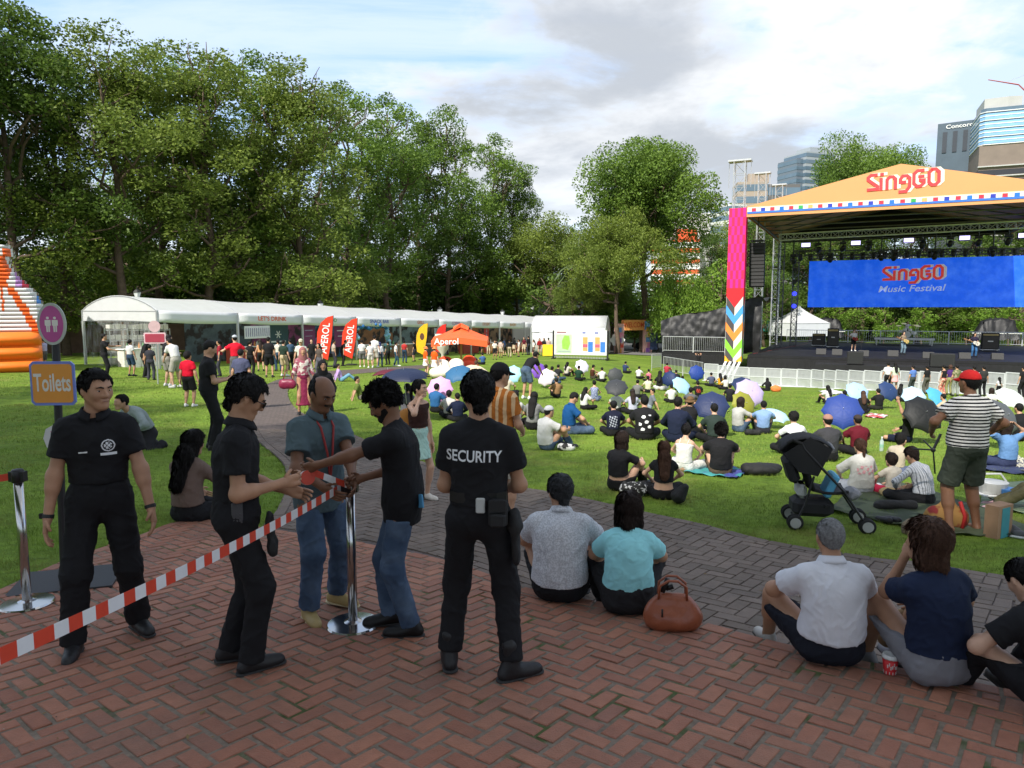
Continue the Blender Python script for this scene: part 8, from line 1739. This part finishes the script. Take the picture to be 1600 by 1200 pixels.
mat_sheet('white_sheet', [(1278, 612), (1300, 617), (1322, 615), (1300, 609)], mat('white sheet', (.66, .66, .66), .7), 'white sheet on the open lawn in front of the barrier', 'sheet'); mat_sheet('red_cloth', [(1350, 652), (1380, 655), (1388, 650), (1360, 647)], mat('red white cloth', (.5, .05, .06), .7, pattern=blotch(5, (.6, .6, .6), .5)), 'red and white cloth behind the big blue umbrella', 'cloth'); mat_sheet('newspaper', [(1570, 722), (1600, 740), (1625, 730), (1590, 716)], mat('newsprint', (.5, .48, .38), .8, pattern=blotch(20, (.2, .2, .18), .6)), 'open newspaper beside the woman in denim shirt', 'newspaper', .02)
p = gp(1558, 838); r = empty('paper_carrier', p, 'tall paper carrier with teal side panel standing on the mat', 'paper carrier', rz=.5); m = MB(); m.prism([(-.14, -.07), (.14, -.07), (.14, .07), (-.14, .07)], 0, .36); m.build('body', mat('brown kraft', (.33, .2, .12), .8), r); MB().box((0, -.072, .17), (.15, .004, .33)).build('side_panel', mat('teal card', (.05, .27, .32), .6), r)
p = gp(1478, 828); r = blob('canvas_bag', p, [cap((-.12, 0, .14), (.12, 0, .14), .14, .13, .05, sq=(0, 1, 0, .6)), cap((0, 0, .2), (0, 0, .33), .12, .07, .05, sq=(0, 1, 0, .6))], .012, mat('ochre canvas', (.32, .17, .05), .8, pattern=blotch(5, (.2, .02, .02), .58, .03)), 'ochre canvas bag with red edging standing between the red capped man\'s legs', 'bag', n=.008, sc=16, parts=[('red_edge', MB().tube([(.13, -.07, .02), (.15, -.08, .18), (.10, -.06, .34)], .02, 8), mat('red edging', (.4, .02, .02), .7))])
p = gp(1548, 788); r = empty('basket', p, 'white wire basket bag with blue contents on a small stool', 'basket'); MB().lathe([(.14, .16), (.18, .30)], n=20).build('tub', mat('white wicker', (.6, .6, .58), .7), r); MB().lathe([(.10, .18), (.12, .24)], (.12, -.12, 0), 16).build('blue_bowl', mat('blue bowl', (.08, .25, .6), .5), r); q = MB(); q.tube([(-.18, 0, .3), (-.1, 0, .40), (.1, 0, .40), (.18, 0, .3)], .012, 6); q.build('handle', M_WT, r); MB().cbox((0, 0, .14), (.34, .28, .03), .01).build('stool_top', M_WT, r)
for s in (-1, 1): q = MB(); q.tube([(-.13*s, -.1, 0), (.13*s, -.1, .13)], .008, 5); q.build('stool_leg', mat('dark metal leg', (.05, .04, .04), .5), r)
p = gp(1377, 705); r = empty('water_bottle', p, 'clear water bottle with pale label standing on the grass', 'bottle'); MB().lathe([(.036, 0), (.038, .02), (.036, .12), (.038, .2), (.014, .25), (.014, .27)], n=14).build('bottle', mat('clear bottle', (.55, .66, .66), .1, spec=.8, alpha=.6), r, smooth=True); MB().lathe([(.0385, .08), (.0385, .14)], n=14).build('label_wrap', mat('green label', (.25, .45, .35), .5), r); MB().lathe([(.016, .265), (.016, .29)], n=12).build('cap', M_WT, r)
p = gp(1455, 800); r = empty('camera_tripod', p+Vector((.05, -.2, 0)), 'black tripod with splayed legs held up beside the red capped man', 'tripod'); q0 = at(1458, 703, p.y-.2)-r.location
for a, b in (((1425, 701)), ((1461, 740)), ((1443, 688))) if False else ((1425, 701), (1461, 740), (1443, 688)): MB().tube([q0, at(a, b, p.y-.2+(.15 if b < 700 else 0))-r.location], .010, 6).build('leg', M_BM, r)
MB().tube([q0, at(1470, 678, p.y-.2)-r.location], .016, 8).build('column', M_BM, r); MB().ball(q0, .03, 8).build('hub', M_BM, r)
p = gp(640, 783)
r = blob('backpack', Vector((at(637, 663, p.y+.1).x, p.y+.12, at(634, 690, p.y+.1).z)), [cap((0, 0, .04), (0, 0, .30), .15, .13, .04, sq=(0, 1, 0, .8)), ell((-.04, -.03, .12), (.15, .14, .14), None, .04)], .010, mat('ochre nylon', (.42, .17, .025), .7), 'ochre backpack on the back of the woman in halter top', 'backpack', n=.006, sc=20, parts=[('strap', MB().tube([(.06, -.06, .28), (.12, -.14, .36), (.16, -.2, .22), (.10, -.12, .05)], .018, 6), mat('ochre strap', (.35, .14, .02), .7))])
p = gp(470, 648); r = blob('handbag', Vector((p.x-.25, p.y-.2, at(466, 605, p.y).z)), [cap((-.1, 0, .1), (.1, 0, .1), .13, .12, .05, sq=(0, 1, 0, .6))], .02, mat('maroon leather', (.20, .015, .05), .4), 'maroon shoulder bag carried by the woman in pink headscarf', 'handbag', n=.01, sc=12, parts=[('handle', MB().tube([(-.12, 0, .18), (-.05, 0, .45), (.08, 0, .45), (.13, 0, .18)], .012, 6), MATS['maroon leather'])])
def feather(px, py, top, col, label, txt=None, tc='eeeeee', w=.75, lean=.18):
 p = gp(px, py); r = empty('feather_flag', p, label, 'flag', 'feather flags by the path'); h = at(px, top, p.y).z-p.z; q = MB()
 left = [(-w*.5-.0, h*.22), (-w*.58, h*.42), (-w*.52, h*.68), (-w*.30, h*.86), (w*.10, h*.97), (w*.45, h)]; right = [(w*.42, h*.9), (w*.34, h*.6), (w*.22, h*.35), (w*.06, h*.13)]
 M_ = frame((0, 0, 0), (1, .12, 0), (lean*.3, 0, 1)); q.prism((left+right)[::-1], -.004, .004, M_); q.build('cloth', mat('flag '+col, col, .6), r); MB().tube([M_ @ Vector(v) for v in ((w*.0, 0, 0), (w*.08, h*.13, 0), (w*.36, h*.6, 0), (w*.46, h, 0))], .02, 6).build('pole', M_BM, r); MB().box((0, 0, .03), (.6, .6, .05)).build('base', M_BM, r)
 if txt:
  M2 = M_ @ Matrix.Translation((-w*.06, h*.56, 0)) @ Matrix.Rotation(math.radians(82), 4, 'Z'); text_mb(txt, w*.42, M2, h*.66/(len(txt)*w*.42*.92), .03, .012).build('lettering', mat('flag ink '+tc, tc, .6), r)
 return r
feather(511, 573, 493, 'e03c20', 'left orange red feather flag with white APEROL lettering', 'APEROL', w=.95); feather(549, 570, 497, 'e03c20', 'right orange red feather flag with white APEROL lettering', 'APEROL', w=.95)
f = feather(661, 562, 505, 'e8b420', 'yellow feather flag with a small dark oval emblem', None, w=.85); feather(690, 560, 506, 'd02820', 'red feather flag behind the orange parasol', None, w=.85)
q = MB(); hh_ = 3.0; q.prism([(-.05+.16*math.cos(a), 1.7+.26*math.sin(a)) for a in [i*math.pi/8 for i in range(16)]], .006, .012, frame((0, 0, 0), (1, .12, 0), (.054, 0, 1))); q.build('emblem', mat('dark emblem', (.12, .05, .03), .6), f)
p = gp(721, 586); r = empty('parasol', p, 'big orange square parasol on a wooden pole', 'parasol'); zt1 = at(721, 511, p.y).z-p.z; ze = at(721, 528, p.y).z-p.z; wv = 42*p.y/F; MO = mat('orange canvas', (.80, .12, .03), .6, var=.06)
q = MB(); ring = lambda s, z: [(s*a, s*b, z+(.06 if (a and b) == 0 else -.10)) for a, b in ((-1, -1), (0, -1), (1, -1), (1, 0), (1, 1), (0, 1), (-1, 1), (-1, 0), (-1, -1))]
q.grid([ring(.03, zt1), ring(wv*.35, lerp(zt1, ze, .38)), ring(wv*.7, lerp(zt1, ze, .75)), ring(wv, ze), ring(wv*1.0, ze-.28)]); q.build('canopy', MO, r, thick=.02); q = MB(); q.grid([ring(.02, zt1+.12), ring(wv*.28, lerp(zt1, ze, .25)+.08)]); q.build('vent', MO, r, thick=.02); MB().tube([(0, 0, 0), (0, 0, zt1)], .05, 8).build('pole', mat('pine pole', (.5, .28, .1), .6), r)
text_mb('Aperol', .3, frame((-wv*.45, -wv-.03, ze-.12), (1, 0, 0), (0, 0, 1)), 1, .02, .012).build('lettering', mat('flag ink eeeeee', 'eeeeee', .6), r); MB().box((0, 0, .06), (.8, .8, .12)).build('base', M_BM, r)
for i, (px, py, c, lb) in enumerate([(695, 584, 'e2481a', 'orange bean bag left of the parasol pole'), (712, 590, 'e8dccc', 'cream bean bag behind the steel blue umbrella'), (733, 582, 'e2481a', 'orange bean bag right of the parasol pole'), (690, 592, 'e8dccc', 'cream bean bag beside the hostesses')]):
 blob('bean_bag', gp(px, py), [ell((0, 0, .28), (.55, .5, .32), None, .1), ell((0, .25, .55), (.38, .2, .35), None, .1)], .05, mat('bean bag '+c, c, .7), lb, 'bean bag', 'bean bags round the parasol', n=.03, sc=5, cuts=[((0, 0, 0), (0, 0, -1))])
r = empty('pink_flamingo_float', gp(692, 580), 'tall white and cream cocktail glass figure beside the hostesses', 'display figure'); MB().lathe([(.25, 0), (.1, .1), (.08, .9), (.3, 1.2), (.42, 1.9), (.4, 2.0)], n=14).build('glass', mat('cream display', (.6, .58, .5), .5), r, smooth=True); r.name = 'display_figure'
a, b = gp(866, 560.5), gp(948, 563.5); bw_ = (b-a).length; r = empty('map_board', a, 'large white board with green site map and coloured timetable blocks', 'board', rz=math.atan2(b.y-a.y, b.x-a.x)); h_ = at(907, 519, (a.y+b.y)/2).z-min(a.z, b.z); sl_ = (b.z-a.z)
MB().box((bw_/2, 0, h_/2+.25+sl_/2), (bw_, .12, h_-.25)).build('panel', mat('board white', (.72, .72, .72), .5), r)
def patch(nm, x0, x1, z0, z1, c, y=-.066): MB().box((bw_*(x0+x1)/2, y, .25+h_*(z0+z1)/2*.92+sl_/2), (bw_*(x1-x0), .01, h_*(z1-z0)*.92)).build(nm, mat('print '+c, c, .6), r)
patch('map_ground', .04, .34, .12, .86, 'b4dcaa'); q = MB(); q.prism([(bw_*x, .25+h_*z*.92+sl_/2) for x, z in ((.16, .3), (.27, .25), (.31, .5), (.29, .8), (.2, .82), (.15, .6))], .070, .075, frame((0, 0, 0), (1, 0, 0), (0, 0, 1))); q.build('map_lawn', mat('print green', '8fc050', .6), r)
patch('map_path', .07, .32, .17, .22, '9aa8a0', -.078); patch('heading', .05, .23, .92, .96, '8a3a4a')
for x in (.55, .78): patch('timetable_orange', x, x+.09, .50, .76, 'f0a060'); patch('timetable_pink', x, x+.09, .36, .49, 'e05a70'); patch('timetable_orange', x, x+.09, .22, .35, 'f0a060'); patch('timetable_blue', x+.10, x+.19, .18, .58, '3a78c8')
patch('heading', .54, .60, .90, .95, '3a50a8'); patch('heading', .77, .84, .90, .95, '3a50a8')
for x in (-.06, bw_+.06): MB().box((x, 0, h_/2), (.12, .2, h_+.1)).build('post', M_BM, r); MB().box((x, 0, .05), (.14, 1.1, .12)).build('foot', M_BM, r)
q = MB()
for i in range(34): q.box((bw_*(i+.5)/34, -.05, .17+sl_*i/34), (bw_/68, .02, .14))
q.build('fringe', mat('fringe grey', (.3, .3, .3), .7), r)
p0, p1 = gp(967, 552), gp(1011, 551); r = empty('entrance_arch', p0, 'entrance arch with orange header and colourful legs at the far path', 'arch', rz=math.atan2(p1.y-p0.y, p1.x-p0.x)); w = (p1-p0).length; h = at(985, 503, p0.y).z-p0.z
cc = ['f0a030', 'd8503c', '9060b0', 'e890b0', '6a9ad0', 'f0c040']
for s, x in ((0, 0), (1, w)):
 MB().box((x, 0, h/2-.1), (.9, .5, h-.2)).build('leg', mat('arch leg pink', 'e8b8b0', .6), r)
 for k in range(5): MB().box((x+(.12 if k % 2 else -.12), -.27, h*(k+.5)/6), (.5, .03, h/7)).build('leg_patch', mat('arch '+cc[(k+s*2) % 6], cc[(k+s*2) % 6], .6), r)
MB().box((w/2, 0, h-.35), (w-.92, .5, 1.1)).build('header', mat('arch header', 'f0a45c', .6), r); text_mb('WELCOME', .55, frame((w/2, -.26, h-.35), (1, 0, 0), (0, 0, 1)), .8, .02, .01).build('lettering', mat('arch ink', 'd85030', .6), r)
MB().box((w*.93, -.27, h-.4), (.7, .03, .9)).build('header_patch', mat('arch 6a9ad0', '6a9ad0', .6), r)
for px, py, tp, lb in ((964, 552, 523, 'white scalloped notice board on two thin posts in front of the arch'), (1021, 552, 520, 'slim dark banner stand right of the arch')):
 p = gp(px, py); r = empty('notice_board', p, lb, 'sign'); h = at(px, tp, p.y).z-p.z
 for x in (-.35, .35): MB().tube([(x, 0, 0), (x, 0, h)], .03, 5).build('post', M_BM, r)
 MB().prism([(.75*math.cos(a)*(1+.12*math.cos(a*6)), h*.72+.62*math.sin(a)*(1+.12*math.cos(a*6))) for a in [i*math.pi/18 for i in range(36)]] if px < 1000 else [(-.4, .4), (.4, .4), (.4, h), (-.4, h)], -.03, .03, frame((0, -.05, 0), (1, 0, 0), (0, 0, 1))).build('panel', M_WT if px < 1000 else mat('navy banner', '2a3a5a', .6), r)
p = gp(1022, 536); p = at(1022, 530, 84); z = tz(p.x, 84); r = empty('food_truck', (p.x, 84, z), 'pale green food truck parked behind the entrance arch', 'food truck'); MB().cbox((0, 0, 1.9), (6.5, 2.4, 2.4), .2).build('body', mat('mint paint', (.40, .60, .38), .4), r); MB().box((0, -1.25, 2.2), (3, .1, 1)).build('hatch', mat('dark hatch', (.03, .03, .03), .6), r); MB().box((0, -1.8, 2.85), (3.2, 1.1, .06), rotm(12, 0, 0)).build('awning', mat('green awning', (.3, .55, .2), .6), r); MB().cbox((0, 0, 3.2), (6.7, 2.6, .15), .05).build('roof', M_WT, r)
for x in (-2, 2): MB().lathe([(.3, -.14), (.42, -.1), (.42, .1), (.3, .14)], (x, -1.1, .42), 16, rotm(90, 0, 0)).build('wheel', mat('rubber tyre', (.015, .015, .015), .8), r)
p = at(938, 520, 82); r = empty('green_bin', (p.x, 82, tz(p.x, 82)), 'dark green wheelie bin right of the far marquee', 'bin'); MB().prism([(-.5, -.4), (.5, -.4), (.5, .4), (-.5, .4)], .15, 1.5).build('body', mat('bin green', (.01, .12, .05), .5), r); MB().cbox((0, 0, 1.56), (1.1, .95, .12), .04).build('lid', MATS['bin green'], r)
for x in (-.35, .35): MB().lathe([(.1, -.04), (.1, .04)], (x, -.4, .1), 10, rotm(90, 0, 0)).build('wheel', MATS['rubber tyre'], r)
p = gp(857, 557); r = empty('folding_sign', p, 'yellow folding caution frame left of the map board', 'sign'); q = MB(); q.box((0, 0, .55), (1.0, .06, 1.0), rotm(-15, 0, 0)); q.build('panel', mat('caution yellow', 'e8c010', .6), r); MB().box((0, .35, .5), (1.0, .05, 1.0), rotm(15, 0, 0)).build('back_panel', mat('caution yellow', 'e8c010', .6), r)
for px, Y, c, lb in [(450, 72, (.6, .6, .6), 'white car parked beyond the tents'), (425, 74, (.3, .32, .34), 'grey car parked left of the white car beyond the tents')]:
 p = at(px, 484, Y); z = p.z-1.1; r = empty('parked_car', (p.x, Y, z), lb, 'car', 'cars parked beyond the tents'); q = MB(); q.prism([(-2.1, .3), (2.1, .3), (2.15, .75), (1.3, .9), (.8, 1.4), (-1.1, 1.45), (-1.9, .95), (-2.15, .85)], -.85, .85, frame((0, 0, 0), (1, 0, 0), (0, 0, 1))); q.build('body', mat('car paint %.1f' % c[0], c, .25, coat=.6), r); MB().prism([(1.2, .93), (.78, 1.36), (-1.05, 1.40), (-1.7, .95)], -.87, .87, frame((0, 0, 0), (1, 0, 0), (0, 0, 1))).build('windows', mat('car glass', (.02, .025, .03), .1), r)
 for x in (-1.3, 1.3): MB().lathe([(.2, -.9), (.33, -.88), (.33, .88), (.2, .9)], (x, 0, .33), 14, rotm(90, 0, 0)).build('wheel', MATS['rubber tyre'], r)
p = gp(68, 581); IRZ = math.radians(35); r = empty('inflatable_slide', p, 'ribbed white and orange inflatable slide with tall orange base at the left edge', 'inflatable', rz=IRZ); MOI = mat('inflatable orange', (.85, .19, .02), .42, var=.05); MWI = mat('inflatable white', (.62, .62, .62), .5, var=.05)
def lx(px, yo=0):
 k = (px-800)/F; c, s = math.cos(IRZ), math.sin(IRZ); X0 = p.x-s*yo; Y0 = p.y+c*yo; return (k*Y0-X0)/(c-k*s)
def lz(py, x, yo=0): Y = p.y+x*math.sin(IRZ)+yo*math.cos(IRZ); return at(0, py, Y).z-p.z
x1 = 0; x0 = -7.5; zb1 = lz(519, -.8); zt1 = lz(379, -2.5, 2)
q = MB()
for k in range(3): z0, z1 = zb1*k/3, zb1*(k+1)/3; q.grid([[(x, -.05-.28*math.sin(math.pi*t)+yy, lerp(z0, z1, t)) for t in [i/8 for i in range(9)]] for x, yy in [(x0, 0), (-3.4, 0), (-3.3, .22), (-3.2, 0), (-.4, 0), (-.12, .08), (0, .3), (.03, .7), (.03, 4.5)]])
q.grid([[(x, y, zb1) for x in (x0, 0)] for y in (-.05, 4.5)]); q.build('base', MOI, r, smooth=True)
n = 22; MI = ['w', 'o', 'p', 'r', 'y', 'c']; m = MB()
def col_at(px, f):
 if f > .86: return 'o' if 14 < px < 28 and f < .96 else 'w'
 if f > .50:
  if px < 22+4*math.sin(f*20): return 'c' if .60 < f < .68 and px < 5 else 'o'
  if f < .68: return 'wpryc'[min(4, max(0, int((px-22)/9.5)))]
  return 'w'
 if px < 12 and f > .22: return 'o' if (px < 3 or px > 8) else 'w'
 if abs(px-lerp(60, 22, f/.5)) < 7: return 'o'
 if f > .34 and 62 < px: return 'c'
 return 'w'
for k in range(n):
 t0, t1 = k/n, (k+1)/n; tc = (t0+t1)/2; yb = .7+1.8*tc; xe = lx(float(np.interp(tc, [0, .30, .45, .62, .74, .82, .90, 1], [74, 72, 62, 38, 27, 22, 33, 26])), yb); z0, z1 = lerp(zb1, zt1, t0), lerp(zb1, zt1, t1); xs_ = np.linspace(x0, xe, 80)
 for i in range(len(xs_)-1):
  xm = (xs_[i]+xs_[i+1])/2; pxm = 800+F*(p.x+xm*math.cos(IRZ)-yb*math.sin(IRZ))/(p.y+xm*math.sin(IRZ)+yb*math.cos(IRZ)); c = col_at(pxm, tc) if pxm > -30 else ('o' if int(pxm/17) % 2 else 'w'); m.cur = MI.index(c); e0 = min(1, (xe-xs_[i])/.3); e1 = min(1, (xe-xs_[i+1])/.3)
  m.grid([[(xx, yb-.05-.15*math.sin(math.pi*u)*ee+(.25*(1-ee)), lerp(z0, z1, u)) for u in (0, .2, .5, .8, 1)] for xx, ee in ((xs_[i], e0), (xs_[i+1], e1))])
 m.cur = 0; m.grid([[(xe+.1*math.sin(math.pi*u), yy, lerp(z0, z1, u)) for u in (0, .25, .5, .75, 1)] for yy in (yb+.2, 4.5)])
m.cur = 0; m.grid([[(x, y, zt1) for x in (x0, lx(26, 2.5))] for y in (2.4, 4.5)])
m.build('ribbed_wall', [MWI, mat('inflatable flame', (.72, .12, .02), .45), mat('inflatable violet', (.42, .22, .50), .5), mat('inflatable red', (.55, .03, .06), .5), mat('inflatable yellow', (.75, .55, .12), .5), mat('inflatable blue', (.06, .22, .6), .5)], r, smooth=True)
who(71, 578, 528, 80, 'attendant in pale lilac T-shirt reaching toward the inflatable slide', None, skin='light', top=('a8a8c8', 'short', 1.5), bottom=((.1, .1, .1), 'shorts'), hands=[(-.2, .5, 1.1), (.2, .55, 1.0)])
bag_ = gp(1212, 612); blob('orange_bag', bag_, [ell((0, 0, .16), (.28, .2, .2), None, .05)], .03, mat('orange bag', (.75, .2, .05), .7), 'orange bag beside the lone person in black headscarf', 'bag', n=.02, sc=10)
q = MB()
for i in range(900):
 x = random.uniform(-6, 8); y = random.uniform(1.2, 9)
 if pip(terr_poly, x, y): z = ZT(x, y)+.003
 elif pip(path_poly, x, y): z = tz(x, y)+.016
 else: continue
 a = random.uniform(0, 6.28); s_ = random.choice([.004, .006, .008, .012, .022])*random.uniform(.7, 1.2); c_, d_ = math.cos(a)*s_, math.sin(a)*s_; q.cur = 0 if s_ > .009 else random.choice([1, 2])
 q.add([(x-c_, y-d_, z), (x-d_*.4, y+c_*.4, z+.003), (x+c_, y+d_, z+.002), (x+d_*.4, y-c_*.4, z+.004)], [(0, 1, 2, 3)])
q.build('leaf_litter', [mat('dry leaf', (.20, .13, .05), .8), mat('pale grit', (.35, .32, .27), .9), mat('brown grit', (.09, .06, .04), .9)], kind='stuff')
bpy.data.scenes.remove(TS)
